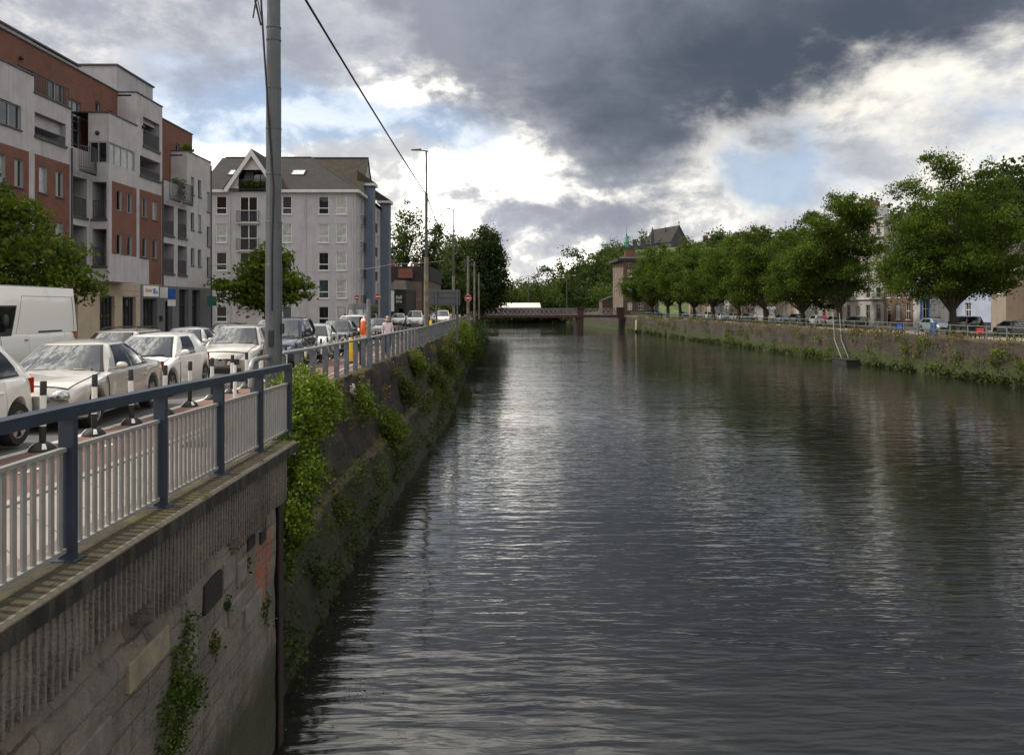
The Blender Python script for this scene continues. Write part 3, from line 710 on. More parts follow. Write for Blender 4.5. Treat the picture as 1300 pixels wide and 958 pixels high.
    while d < 10.95:
        w = .066; zt = gz(d)-.10
        blk = int((d+20)/1.15); hh = .62+.10*math.sin(blk*2.3)+.06*nz((d*1.9, 5, 0))
        if blk % 5 == 2: hh -= .2
        zb_ = zt-hh
        x = fx(d)+.0
        x2 = fx(d+w)
        mb.hexa([(x-.2,d,zb_),(x+.008,d+.018,zb_),(x2+.008,d+w-.018,zb_),(x2-.2,d+w,zb_),(x-.2,d,zt),(x+.008,d+.018,zt),(x2+.008,d+w-.018,zt),(x2-.2,d+w,zt)])
        d += .086; k += 1
    mb.build('ribbed_band', m, root)
    mb = MB(); bl = random.Random(5)
    for d, z, l, h, mi in ((6.2, 2.95, .8, .24, 0), (7.9, 2.9, .55, .3, 1), (8.5, 2.95, .4, .28, 2), (9.0, 2.8, .35, .26, 2), (7.2, 2.62, .5, .22, 2), (9.4, 3.08, .3, .22, 1), (9.95, 3.0, .25, .34, 1), (5.2, 2.7, .7, .25, 2), (4.1, 2.75, .6, .22, 0), (8.7, 2.45, .6, .25, 2), (9.3, 2.2, .7, .25, 2)):
        x = fx(d); x2 = fx(d+l)
        q = -.07
        mb.hexa([(x-.3,d,z),(x+.008+q,d,z),(x2+.008+q,d+l,z),(x2-.3,d+l,z),(x-.3,d,z+h),(x+.005+q,d,z+h),(x2+.005+q,d+l,z+h),(x2-.3,d+l,z+h)], mi)
    mb.build('wall_blocks', [mat('tan_block', (.23, .195, .14), .9, .2, 6, .4, streak=.4), mat('black_stained_block', (.016, .014, .013), .9, .3, 6, .4), mat('grey_block', (.17, .155, .14), .9, .2, 6, .4, streak=.5)], root, None, .012)
    mb = MB(); ds = list(np.linspace(-4, 11.35, 70)); rows = []
    for d in ds:
        e = coped(d)+.012*nz((d, 0, 2), 3); g = gz(d)
        rows.append([(e-.62, d, g-.05), (e-.62, d, g+.045), (e-.3, d, g+.055+.006*nz((d,1,1),4)), (e-.03, d, g+.05), (e, d, g+.02), (e, d, g-.10), (e-.12, d, g-.11)])
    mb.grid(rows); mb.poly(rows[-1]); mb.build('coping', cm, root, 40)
    mb = MB(); mb.box(-3.36, -3.20, 10.82, 10.86, -.5, 3.32); mb.box(-3.20, -3.17, 10.74, 10.94, -.5, 3.32); mb.box(-3.39, -3.36, 10.74, 10.94, -.5, 3.32)
    mb.build('steel_pile', M['rust'], root, None, .01)
near_wall()
# ---------------------------------------------------------------- railings on the left quay
def near_railing():
    xp = lambda d: -3.10-.047*(d-5.5)
    root = thing('quay_railing', 'dark blue post and rail fence with light grey barred panels on the coping', 'railing', (xp(4), 4, gz(4)))
    posts = [-1.0, .65, 2.3, 3.92, 5.5, 7.12, 8.74, 10.36, 11.98]
    for d in posts:
        x, g = xp(d), gz(d)
        mb = MB(); mb.box(x-.055, x+.055, d-.03, d+.03, g+.02, g+1.05); mb.build('post', M['navy'], root, None, .006)
        mb = MB(); mb.box(x-.09, x+.09, d-.075, d+.075, g+.05, g+.066); mb.build('base_plate', M['navy'], root, None, .004)
    mb = MB()
    for a, b in zip(posts, posts[1:]):
        e = .03 if b == posts[-1] else 0
        mb.hexa([(xp(a)-.06,a,gz(a)+1.05),(xp(a)+.06,a,gz(a)+1.05),(xp(b)+.06,b+e,gz(b)+1.05),(xp(b)-.06,b+e,gz(b)+1.05),(xp(a)-.06,a,gz(a)+1.13),(xp(a)+.06,a,gz(a)+1.13),(xp(b)+.06,b+e,gz(b)+1.13),(xp(b)-.06,b+e,gz(b)+1.13)])
    o = mb.build('top_rail', M['navy'], root)
    for a, b in zip(posts, posts[1:]):
        mb = MB(); p = lambda d, h: (xp(d)-.015, d, gz(d)+h)
        a1, b1 = a+.03, b-.03
        mb.bar(p(a1, .825), p(b1, .825), .045, .03); mb.bar(p(a1, .125), p(b1, .125), .045, .03)
        n = 14
        for k in range(n):
            d = a1+.05+(b1-a1-.1)*(k+.0)/(n-1); x, _, g = p(d, 0)
            mb.box(x-.009, x+.009, d-.022, d+.022, g+.14, g+.81)
        mb.build('barred_panel', M['lightgrey_steel'], root)
near_railing()
def far_railing():
    xp = lambda d: xw(d)-.18+(.12 if d < 16 else 0)
    root = thing('quay_railing', 'long old railing of flat grey posts and a round top tube on the stone wall', 'railing', (xp(30), 30, gz(30)))
    ds = [14.5+1.4*k for k in range(62)]
    for d in ds:
        x, g = xp(d), gz(d); mb = MB()
        mb.box(x-.02, x+.02, d-.085, d+.085, g-.02, g+.96) if False else mb.box(x-.075, x+.075, d-.02, d+.02, g-.02, g+1.04)
        mb.build('post', M['old_steel'], root)
    pts = [(xp(14.4)-.0, 14.25, gz(14.4)+.6), (xp(14.4), 14.25, gz(14.4)+.95), (xp(14.5), 14.4, gz(14.4)+1.07)] + [(xp(d), d+.1, gz(d)+1.09) for d in ds]
    mb = MB(); mb.tube(pts, .045, 10); mb.build('top_rail', mat('galvanised_tube', (.34, .34, .345), .35, .1, 6, metal=.3), root, 40)
far_railing()

# ---------------------------------------------------------------- flexible lane bollards
ORD = 'first second third fourth fifth sixth seventh eighth ninth tenth eleventh twelfth thirteenth fourteenth fifteenth sixteenth seventeenth eighteenth nineteenth twentieth'.split()
def bollards():
    root = thing('lane_bollard', 'x', 'bollard', (0,0,0))
    mb = MB(); mb.lathe([(.19,0),(.185,.03),(.14,.085),(.075,.125),(.0,.13)], n=18)
    o = mb.build('base', M['rubber'], root, 40); o.scale = (.86, 1, .9)
    mb = MB()
    for sx in (-1, 1):
        for k in range(6):
            pass
    for t0 in (.55, 2.2, 3.7, 5.3):
        rows = []
        for (r, h) in ((.186, .034), (.165, .062), (.142, .088), (.11, .110)):
            rows.append([((r+.004)*.86*math.cos(t0+q), (r+.004)*math.sin(t0+q), h*.9+.004) for q in (0, .12, .24, .36)])
        mb.grid(rows)
    mb.build('reflector', M['white_paint'], root)
    mb = MB(); mb.lathe([(.042,.12),(.042,.33)], n=14); mb.build('lower_sleeve', M['rubber'], root, 40)
    mb = MB(); mb.lathe([(.041,.33),(.041,.75)], n=14); mb.build('post', M['white_paint'], root, 40)
    mb = MB(); mb.lathe([(.042,.75),(.042,.925),(.036,.94),(.0,.94)], n=14); mb.build('cap', M['plastic'], root, 40)
    ds = [9.25, 10.7, 12.2, 13.6, 15.1, 16.5, 18.0, 19.5, 20.9]+[22.4+1.45*k for k in range(17)]
    near = ['black and white flexible bollard at the very front, cut by the left edge',
            'black and white bollard in front of the grille of the silver saloon',
            'black and white bollard by the front wheel of the silver saloon',
            'black and white bollard by the doors of the silver saloon',
            'black and white bollard at the nose of the small white van',
            'black and white bollard beside the door of the small white van',
            'black and white bollard at the tail of the small white van',
            'black and white bollard in front of the grille of the silver crossover',
            'black and white bollard by the front wheel of the silver crossover']
    for i, d in enumerate(ds):
        o = root if i == 0 else copy_tree(root)
        o.location = (bol_x(d)+.12, d, gz(d)+.012); o.rotation_euler = (R(random.uniform(-1.5, 1.5)), R(random.uniform(-1.5, 1.5)), random.uniform(-.1, .1))
        o['group'] = 'flexible bollards along the cycle path'
        if i < len(near): o['label'] = near[i]
        else:
            o['label'] = '%s black and white bollard beyond the tall grey pole, counted from the pole' % ORD[i-len(near)]
bollards()
def white_posts():
    root = thing('marker_post', 'thin plain white marker post standing nearest on the red path', 'marker post', (0,0,0), 0, 'plain white marker posts')
    mb = MB(); mb.lathe([(.045,0),(.04,.05),(.035,.78),(.025,.82),(0,.82)], n=12); mb.build('post', M['white_paint'], root, 40)
    mb = MB(); mb.lathe([(.09,0),(.09,.03),(.05,.05),(0,.05)], n=12); mb.build('base', M['rubber'], root, 40)
    for i, (x, d) in enumerate(((-6.05, 17.2), (-5.95, 18.6))):
        o = root if i == 0 else copy_tree(root)
        o.location = (x, d, gz(d)+.012)
        if i: o['label'] = 'thin plain white marker post on the red path next to the tall pole'
white_posts()

# ---------------------------------------------------------------- poles, lamps, cables, signs
def big_pole():
    d, x = 15.6, -4.72; g = gz(d)
    root = thing('utility_pole', 'thick grey steel pole rising out of the picture beside the railing', 'pole', (x, d, g))
    mb = MB()
    secs = [(.165, 0), (.165, 2.9), (.158, 2.905), (.158, 3.75), (.15, 3.755), (.146, 6.4), (.14, 6.405), (.136, 7.6), (.13, 7.605), (.125, 12.5), (0, 12.5)]
    mb.lathe(secs, c=(x, d, g), n=14); mb.build('pole', M['galv'], root, 25)
    for h in (2.9, 3.75, 4.7, 5.6, 6.4, 7.35, 7.6):
        mb = MB(); mb.lathe([(.17-.004*h, h-.02), (.176-.004*h, h-.015), (.176-.004*h, h+.015), (.17-.004*h, h+.02)], c=(x, d, g), n=14); mb.build('band', M['galv'], root, 25)
    mb = MB(); mb.box(x+.155, x+.20, d-.07, d+.05, g+1.55, g+1.75); mb.build('junction_box', M['plastic'], root, None, .008); mb = MB(); mb.box(x-.05, x+.05, d-.20, d-.15, g+1.3, g+1.62); mb.build('junction_box', M['plastic'], root, None, .008)
    mb = MB(); pts = [(x+.02, d-.175, g+2.0), (x+.02, d-.172, g+3.2), (x+.05, d-.165, g+4.4), (x-.03, d-.165, g+5.4), (x-.09, d-.16, g+6.4), (x-.15, d-.14, g+7.2), (x-.20, d-.12, g+7.9), (x-.24, d-.1, g+8.5), (x-.2, d-.1, g+9.3), (x-.14, d-.08, g+11)]
    mb.tube(pts, .02, 6)
    for k in range(5):
        o = random.uniform(-.05, .05)
        mb.tube([(x-.17+o, d-.13, g+7.6), (x-.27+o, d-.13+o, g+8.1+o), (x-.24-o, d-.12, g+8.6), (x-.28+o, d-.1, g+9.4), (x-.12, d-.1, g+10.4)], .011, 5)
    mb.tube([(x-.26, d-.12, g+8.3), (x-.33, d-.12, g+8.0), (x-.37, d-.12, g+7.75)], .016, 5)
    mb.build('cable', M['cable'], root, 40)
big_pole()

def lamp(x, d, h, label, arm=-.75, wood=0.45, cap='street lamp'):
    g = gz(d)
    root = thing('street_lamp', label, cap, (x, d, g), 0, 'street lamps on the left quay')
    mb = MB(); hs = h*wood
    mb.lathe([(.15, -.1), (.15, hs*.35), (.135, hs), (.0, hs)], c=(x, d, g), n=10); mb.build('lower_pole', M['wood_pole'], root, 40)
    mb = MB(); mb.lathe([(.095, hs*.98), (.09, h*.78), (.06, h*.785), (.05, h), (0, h)], c=(x, d, g), n=10); mb.build('upper_pole', M['dark_frame'], root, 40)
    mb = MB()
    mb.bar((x+.12, d, g+h-.02), (x+arm*.45, d, g+h+.06), .06, .06); mb.build('arm', M['dark_frame'], root)
    mb = MB()
    a = arm; mb.hexa([(x+a*1.25,d-.12,g+h+.05),(x+a*.4,d-.14,g+h+.03),(x+a*.4,d+.14,g+h+.03),(x+a*1.25,d+.12,g+h+.05),(x+a*1.2,d-.09,g+h+.10),(x+a*.42,d-.1,g+h+.15),(x+a*.42,d+.1,g+h+.15),(x+a*1.2,d+.09,g+h+.10)])
    mb.build('lamp_head', M['railing_dark'], root, None, .01)
    return root
lamp(-5.22, 48, 11.75, 'taller street lamp with a mossy lower pole, nearest beyond the man')
lamp(-5.72, 77, 11.7, 'second street lamp, rising behind the large grey road sign')
def plain_pole(x, d, h, label, r=.13):
    g = gz(d); root = thing('utility_pole', label, 'pole', (x, d, g), 0, 'plain poles by the far bridge')
    mb = MB(); mb.lathe([(r*1.2, -.1), (r, h*.5), (r*.75, h), (0, h)], c=(x, d, g), n=9); mb.build('pole', M['wood_pole'], root, 40)
    mb = MB(); mb.box(x-.5, x+.15, d-.05, d+.05, g+h-.55, g+h-.45); mb.lathe([(.05, h-.45), (.05, h-.3), (0, h-.3)], c=(x-.42, d, g), n=8); mb.build('bracket', M['galv'], root)
    return root
plain_pole(-5.3, 95, 8.3, 'pale pole carrying the no entry sign near the far bridge', .16)
plain_pole(-5.15, 108, 8.4, 'thin pale pole just behind the no entry sign pole')
plain_pole(-5.85, 139, 8.2, 'third and farthest pale pole, against the big dark round tree')
def cable(name, label, pts, sag, r=.018, n=24, m='cable'):
    mb = MB(); P = []
    for (a, b, s) in zip(pts, pts[1:], sag):
        a, b = Vector(a), Vector(b)
        for k in range(n):
            t = k/n; q = a.lerp(b, t); q.z -= 4*s*t*(1-t); P.append(q)
    P.append(Vector(pts[-1])); mb.tube(P, r, 6)
    o = mb.build(name, M[m], None, 60); return tag(o, label, 'cable')
cable('overhead_cable', 'thick black overhead cable sagging from the top of the picture to the first street lamp', [(-4.95, -20, 15.8), (-5.22, 48, 12.85), (-5.72, 77, 12.7)], [.5, .9], .034)
cable('overhead_cable', 'thin pale wire strung across the street below the grey apartment house', [(-22.9, 59.5, 9.2), (-14.0, 60, 8.7), (-9.0, 60, 9.3), (-5.3, 61.2, 9.6)], [.2, .12, .05], .02, 24, 'lightgrey_steel')
cable('overhead_cable', 'thin wire looping between the pale poles near the far bridge', [(-5.72, 77, 10.5), (-5.3, 95, 11.9), (-5.15, 108, 11.9), (-5.85, 139, 11.6)], [1.2, .6, 1.0], .02)

def no_entry(x, d, z, label, r=.38, post=None):
    root = thing('no_entry_sign', label, 'road sign', (x, d, gz(d)), 0, 'red no entry signs')
    mb = MB(); mb.lathe([(r, -.012), (r, .012)], 'y', (x, d, z), 28); mb.build('disc', M['red_sign'], root, 40)
    mb = MB(); mb.box(x-r*.68, x+r*.68, d-.018, d-.0125, z-r*.15, z+r*.15); mb.build('bar', M['white_paint'], root)
    mb = MB(); mb.lathe([(r, -.014), (r, -.0122), (r*1.06, -.0122), (r*1.06, -.014)], 'y', (x, d, z), 28, 0, False)
    mb.build('border', M['white_paint'], root, 40)
    if post:
        mb = MB(); mb.lathe([(.04, -.1), (.04, z-gz(d)+r+.05), (0, z-gz(d)+r+.05)], c=(x, d+.06, gz(d)), n=8); mb.build('post', M['galv'], root, 40)
    else:
        mb = MB(); mb.box(x-.1, x+.1, d+.013, d+.05, z-.05, z+.05); mb.build('bracket', M['galv'], root)
no_entry(-5.27, 94.7, 7.1, 'red no entry sign fixed to the pale pole near the far bridge', .38)
no_entry(-12.2, 62, 6.75, 'red no entry sign beside the grey apartment house, left of a matching one', .21, True)
no_entry(-10.65, 62.5, 6.85, 'red no entry sign above the dark grey van', .23, True)

def sign_board():
    x0, x1, d = -5.95, -3.75, 57; g = gz(d)
    root = thing('direction_sign', 'large grey road sign seen from behind on two posts', 'road sign', (x0, d, g))
    mb = MB(); mb.box(x0, x1, d-.02, d+.02, 6.12, 7.25); mb.build('panel', mat('sign_back', (.085, .09, .105), .55, .1, 2, streak=.2), root, None, .01)
    mb = MB()
    for z in (6.3, 6.75, 7.1): mb.box(x0+.02, x1-.02, d-.06, d-.021, z-.04, z+.04)
    mb.build('stiffener', M['galv'], root)
    for x in (x0+.5, x1-.2):
        mb = MB(); mb.lathe([(.07, -.3), (.07, 7.3-g), (0, 7.3-g)], c=(x, d-.14, g), n=10); mb.build('post', M['galv'], root, 40)
sign_board()
def post_misc():
    d, x = 27.2, -4.95; g = gz(d)
    root = thing('sign_post', 'plain dark grey post standing in the railing line beside the walking man', 'post', (x, d, g))
    mb = MB(); mb.lathe([(.075, -.2), (.075, 2.42), (.06, 2.46), (0, 2.46)], c=(x, d, g), n=12); mb.build('post', M['old_steel'], root, 40)
    mb = MB(); mb.lathe([(.09, 1.0), (.09, 1.12)], c=(x, d, g), n=12); mb.build('clamp', M['galv'], root, 40)
    # lifebuoy housing
    d, x = 29.5, -5.55; g = gz(d)
    root = thing('lifebuoy', 'orange lifebuoy hanging on its stand beside the path', 'lifebuoy', (x, d, g))
    mb = MB(); 
    rows = []
    cz = g+1.33
    for k in range(28):
        t = 2*math.pi*k/28; rows.append([(x+.09*math.cos(q)*1.0, d+(.34+.085*math.sin(q))*math.cos(t)*.62, cz+(.34+.085*math.sin(q))*math.sin(t)*1.1) for q in np.linspace(0, 2*math.pi, 9)[:-1]])
    rows.append(rows[0]); mb.grid(rows, 0, True)
    o = mb.build('ring', M['orange'], root, 60)
    mb = MB()
    for t0 in (.4, 1.97, 3.54, 5.1):
        rows = []
        for t in (t0, t0+.1, t0+.2, t0+.3):
            rows.append([(x+.096*math.cos(q), d+(.34+.09*math.sin(q))*math.cos(t)*.62, cz+(.34+.09*math.sin(q))*math.sin(t)*1.1) for q in np.linspace(0, 2*math.pi, 9)[:-1]])
        mb.grid(rows, 0, True); mb.build('band', M['white_paint'], root, 60); mb = MB()
    mb = MB(); mb.box(x-.16, x-.10, d-.05, d+.05, g-.05, cz+.5); mb.box(x-.1, x+.04, d-.04, d+.04, cz-.02, cz+.04); mb.build('stand', M['plastic'], root)
    # yellow posts
    root = thing('yellow_bollard', 'yellow traffic post standing between the bollards and the orange lifebuoy', 'bollard', (0,0,0), 0, 'yellow posts on the traffic island')
    mb = MB(); mb.lathe([(.085, 0), (.085, .95), (.06, .99), (0, 1.0)], n=14); mb.build('post', M['yellow'], root, 40)
    mb = MB(); mb.lathe([(.12, 0), (.12, .06), (.09, .08), (0, .08)], n=14); mb.build('base', M['rubber'], root, 40)
    root.location = (-6.3, 30.8, gz(30.8))
    for (x, d, l) in ((-6.6, 64, 'yellow traffic post far away behind the taller street lamp'),):
        o = copy_tree(root); o.location = (x, d, gz(d)); o['label'] = l; o.scale = (1.3, 1.3, 1.15)
    # bike hoops
    root = thing('bike_hoop', 'x', 'bike stand', (0,0,0), 0, 'row of dark cycle hoops on the path')
    mb = MB(); pts = [(0, 0, 0), (0, 0, .6)] + [(0, .2-.2*math.cos(t), .6+.2*math.sin(t)) for t in np.linspace(.3, math.pi-.3, 6)] + [(0, .4, .6), (0, .4, 0)]
    mb.tube(pts, .03, 7); mb.build('hoop', M['plastic'], root, 60)
    mb = MB(); mb.box(-.06, .06, -.06, .06, 0, .015); mb.box(-.06, .06, .34, .46, 0, .015); mb.build('base_plate', M['galv'], root)
    for i in range(9):
        o = root if i == 0 else copy_tree(root); d = 46+2.1*i
        o.location = (-8.35-.02*i, d, gz(d)); o['label'] = 'dark cycle hoop behind the walking man, %s in the row' % ('nearest' if i == 0 else ('last' if i == 8 else ORD[i]))
    # small parking sign on a pole by the shop
    d, x = 50.5, -21.8; g = gz(d)+.12
    root = thing('parking_sign', 'blue and white sign on a thin pole in front of the grey shop', 'road sign', (x, d, g))
    mb = MB(); mb.lathe([(.04, 0), (.04, 3.3), (0, 3.3)], c=(x, d, g), n=8); mb.build('post', M['galv'], root, 40)
    mb = MB(); mb.box(x-.25, x+.25, d-.06, d-.045, g+2.65, g+3.3); mb.build('plate', M['blue_paint'], root)
    mb = MB(); mb.box(x-.25, x+.25, d-.06, d-.045, g+2.2, g+2.6); mb.build('lower_plate', M['white_paint'], root)
    d, x = 57.5, -21.9; g = gz(d)+.12
    root = thing('street_sign', 'small green and white street sign on a pole at the end of the shops', 'street sign', (x, d, g))
    mb = MB(); mb.lathe([(.04, 0), (.04, 3.0), (0, 3.0)], c=(x, d, g), n=8); mb.build('post', M['galv'], root, 40)
    mb = MB(); mb.box(x-.35, x+.35, d-.06, d-.045, g+2.2, g+2.9); mb.build('plate', mat('sign_green', (.03, .14, .12), .5, .1, 5), root)
post_misc()

# ---------------------------------------------------------------- vehicles
def sm(v, n=2):
    v = list(v)
    for _ in range(n): v = [v[0]]+[(v[i-1]+2*v[i]+v[i+1])/4 for i in range(1, len(v)-1)]+[v[-1]]
    return v
SPEC = {
 # L W H wheelbase front-overhang wheel-radius; top: body top line (t, z); belt; windscreen base/top, roof end, rear-glass base (t); roof half width
 'saloon': dict(L=4.82, W=1.82, H=1.45, wb=2.85, fo=.86, rw=.32, top=[(0,.70),(.02,.78),(.08,.85),(.2,.92),(.29,.97),(.6,.97),(.80,.98),(.9,1.0),(.97,.97),(1,.80)], belt=.93, gh=(.275,.425,.665,.825), wt=.56, bowf=.26, win=[(.13,.47),(.51,.80),(.83,.93)]),
 'hatch': dict(L=3.95, W=1.70, H=1.48, wb=2.49, fo=.80, rw=.30, top=[(0,.60),(.03,.72),(.10,.83),(.2,.93),(.26,1.0),(.6,1.02),(.96,1.0),(.99,.9),(1,.75)], belt=.96, gh=(.235,.43,.88,.985), wt=.55, bowf=.28, win=[(.16,.52),(.56,.86)]),
 'carvan': dict(L=3.97, W=1.72, H=1.49, wb=2.49, fo=.80, rw=.31, top=[(0,.60),(.03,.72),(.10,.83),(.2,.93),(.26,1.0),(.6,1.02),(.96,1.0),(.99,.9),(1,.75)], belt=.96, gh=(.225,.44,.88,.985), wt=.55, bowf=.3, win=[(.16,.52)]),
 'crossover': dict(L=4.32, W=1.80, H=1.61, wb=2.63, fo=.86, rw=.345, top=[(0,.72),(.03,.88),(.10,.97),(.2,1.03),(.27,1.08),(.6,1.1),(.95,1.08),(.99,.98),(1,.8)], belt=1.04, gh=(.255,.42,.89,.985), wt=.57, bowf=.25, win=[(.14,.47),(.51,.79),(.83,.93)]),
 'estate': dict(L=4.65, W=1.80, H=1.50, wb=2.7, fo=.9, rw=.32, top=[(0,.60),(.02,.70),(.08,.80),(.2,.89),(.28,.96),(.6,.98),(.95,.98),(.99,.9),(1,.75)], belt=.93, gh=(.26,.41,.92,.985), wt=.57, bowf=.26, win=[(.13,.40),(.43,.66),(.69,.93)], rails=True),
 'mpv': dict(L=4.7, W=1.86, H=1.80, wb=2.8, fo=.9, rw=.33, top=[(0,.70),(.03,.85),(.10,.95),(.18,1.05),(.23,1.12),(.6,1.12),(.96,1.1),(.99,1.0),(1,.8)], belt=1.07, gh=(.19,.38,.93,.99), wt=.66, bowf=.25, win=[(.14,.40),(.43,.66),(.69,.93)]),
 'bigvan': dict(L=6.0, W=2.07, H=2.72, wb=3.7, fo=.95, rw=.35, top=[(0,.80),(.02,.98),(.07,1.10),(.13,1.25),(.16,1.32),(.6,1.32),(.97,1.32),(.995,1.30),(1,1.2)], belt=1.27, gh=(.12,.255,.985,.996), wt=.90, bowf=.16, win=[(.055,.225)], van=True),
 'minibus': dict(L=5.6, W=2.0, H=2.55, wb=3.4, fo=.95, rw=.34, top=[(0,.80),(.02,.98),(.07,1.10),(.13,1.22),(.16,1.28),(.6,1.28),(.97,1.28),(.995,1.25),(1,1.15)], belt=1.22, gh=(.12,.25,.98,.995), wt=.88, bowf=.16, win=[(.07,.24),(.27,.48),(.51,.72),(.75,.95)], van=True),
}
def vehicle(name, label, cat, spec, loc, yaw, paint, group=None, detail=2, face=None, wheel_mat='alloy', trim_low=True):
    s = SPEC[spec]; L, W, H, rw = s['L'], s['W'], s['H'], s['rw']; HW = W/2
    root = thing(name, label, cat, (0,0,0), 0, group)
    yf = -L/2+s['fo']; yr = yf+s['wb']; Ra = rw+.055
    ts = set()
    n = 46
    for k in range(n+1):
        t = k/n; ts.add(round((t*.45+.55*(.5-.5*math.cos(math.pi*t))), 5))
    for yw in (yf, yr):
        for q in (-1.0, -.985, -.94, -.85, -.7, -.5, -.25, 0, .25, .5, .7, .85, .94, .985, 1.0): ts.add(round((yw+q*Ra+L/2)/L, 5))
    ts = sorted(t for t in ts if 0 <= t <= 1)
    zt = lambda t: float(np.interp(t, *zip(*s['top'])))
    ks = np.linspace(0, 1, 101); zsm = sm([zt(t) for t in ks], 3)
    ztop = lambda t: float(np.interp(t, ks, zsm))
    hw = lambda t: HW*(1-(.13 if not s.get('van') else .07)*abs(2*t-1)**(5 if not s.get('van') else 9))
    sill = .21
    def zb(t, y):
        z = sill + .05*max(0, abs(2*t-1)-.85)/.15
        for yw in (yf, yr):
            if abs(y-yw) < Ra: z = max(z, rw+math.sqrt(max(0, Ra*Ra-(y-yw)**2))) if abs(y-yw) < Ra*.999 else z
        return z
    bow = .24 if not s.get('van') else .16
    def yy(t, x):
        y = -L/2+L*t; a = abs(2*t-1)
        if a > .7: y += (1 if t < .5 else -1)*bow*(x/HW)**2*((a-.7)/.3)
        return y
    prof = lambda t, b, zs, z1, h: [(0,b),(h*.55,b),(h*.92,b),(h*.985,b+.035),(h*.998,b+.35*(zs-b)),(h,b+.6*(zs-b)),(h*.985,b+.86*(zs-b)),(h*.955,zs-.02*(zs-b)),(h*.91,zs+.1*(z1-zs)),(h*.62,zs+.66*(z1-zs)),(h*.3,zs+.92*(z1-zs)),(0,z1)]
    rows = []
    for t in ts:
        y = -L/2+L*t; z1 = ztop(t); zs = z1-.075-.02*(1 if t < .3 else 0); h = hw(t); b = min(zb(t, y), zs-.06)
        if t < .0001 or t > .9999: z1 -= .02
        pr = prof(t, b, zs, z1, h)
        rows.append([(x, yy(t, x), z) for x, z in pr]+[(-x, yy(t, x), z) for x, z in pr[-2:0:-1]])
    mb = MB(); mb.grid(rows, 0, True)
    nr = len(rows[0])
    # rounded end caps
    for r, sg in ((rows[0], -1), (rows[-1], 1)):
        cz = sum(p[2] for p in r)/nr
        r2 = [(p[0]*.93, p[1]+sg*.035, cz+(p[2]-cz)*.90) for p in r]
        mb.grid([r, r2] if sg < 0 else [r, r2], 0, True); mb.poly(r2 if sg < 0 else r2[::-1])
    nb = len(mb.f)
    # glasshouse with its roof
    g0, g1, g2, g3 = s['gh']; Y = lambda t: -L/2+L*t
    wbt = HW*(.94 if not s.get('van') else .975); wt = s['wt'] if s['wt'] > .6 else s['wt']
    wt = min(wbt-.03, wt+.0); zb0 = s['belt']-.06; zr = H-.07
    bf = s['bowf']
    def outline(side, u, top):
        w = wt if top else wbt; a = Y(g1) if top else Y(g0); c = Y(g2) if top else Y(g3); k = .6 if top else 1.0
        if side == 0: x = -w+2*w*u; return x, a+bf*k*((abs(x)/w)**2.2)*.9-bf*k*.45
        if side == 2: x = w-2*w*u; return x, c-bf*.5*((abs(x)/w)**2.5)+bf*.15
        ya = a+bf*k*.45; yc = c-bf*.35; y = ya+(yc-ya)*u
        x = w*(1-.10*max(0, (u-.45)/.55)**2*(1 if not s.get('van') else .15) - .035*max(0, (.3-u)/.3)**2)
        if side == 0: pass
        return (x if side == 1 else -x), y
    wend0 = {True: outline(1, 0, True)[0]/wt, False: outline(1, 0, False)[0]/wbt}; wend1 = {True: outline(1, 1, True)[0]/wt, False: outline(1, 1, False)[0]/wbt}
    def ol(side, u, top):
        x, y = outline(side, u, top)
        if side == 0: x *= wend0[top]
        if side == 2: x *= wend1[top]
        return x, y
    def SF(side, u, v):
        if side == 3: u = 1-u
        a = ol(side, u, False); b = ol(side, u, True)
        bul = .05*4*v*(1-v) if not s.get('van') else .025*4*v*(1-v)
        x = a[0]+(b[0]-a[0])*v; y = a[1]+(b[1]-a[1])*v; z = zb0+(zr-zb0)*v
        if side in (1, 3): x += math.copysign(bul, x)
        else: y += bul*.7*(-1 if side == 0 else 1)
        return Vector((x, y, z))
    order = [(0, u) for u in np.linspace(0, 1, 11)[:-1]]+[(1, u) for u in np.linspace(0, 1, 15)[:-1]]+[(2, u) for u in np.linspace(0, 1, 11)[:-1]]+[(3, u) for u in np.linspace(0, 1, 15)[:-1]]
    rws = [[SF(sd, u, v) for sd, u in order] for v in np.linspace(0, 1, 8)]
    top = rws[-1]; cy = (Y(g1)+Y(g2))/2
    for q in (.975, .93, .8, .55, .28, .02): rws.append([Vector((p.x*q, cy+(p.y-cy)*q, zr+.07*(1-q**2.2))) for p in top])
    mb.grid(rws, 0, True); mb.poly(rws[-1])
    o = mb.build('body', paint, root, 42)
    # lower dark trim
    def patch(fn, us, vs, name, m, parent=root, smooth=60):
        p = MB(); p.grid([[fn(u, v) for u in us] for v in vs]); return p.build(name, m, parent, smooth)
    def off(side, e):
        def f(u, v):
            h = 1e-3; a = SF(side, u, v); du = SF(side, u+h, v)-SF(side, u-h, v); dv = SF(side, u, v+h)-SF(side, u, v-h)
            nrm = du.cross(dv).normalized(); ref = Vector((0, -1, .3)) if side == 0 else Vector((0, 1, .3)) if side == 2 else Vector((1 if side == 1 else -1, 0, .2))
            if nrm.dot(ref) < 0: nrm = -nrm
            return a+nrm*e
        return f
    vlo, vhi = (.10, .93)
    if s.get('van'): vlo, vhi = .03, .66
    ws_ = patch(off(0, .007), np.linspace(.05, .95, 9), np.linspace(vlo, vhi+.01, 6), 'windscreen', M['car_glass'])
    patch(off(0, .003), np.linspace(.02, .98, 9), np.linspace(max(0, vlo-.05), min(.985, vhi+.035), 6), 'windscreen_seal', M['plastic'], ws_)
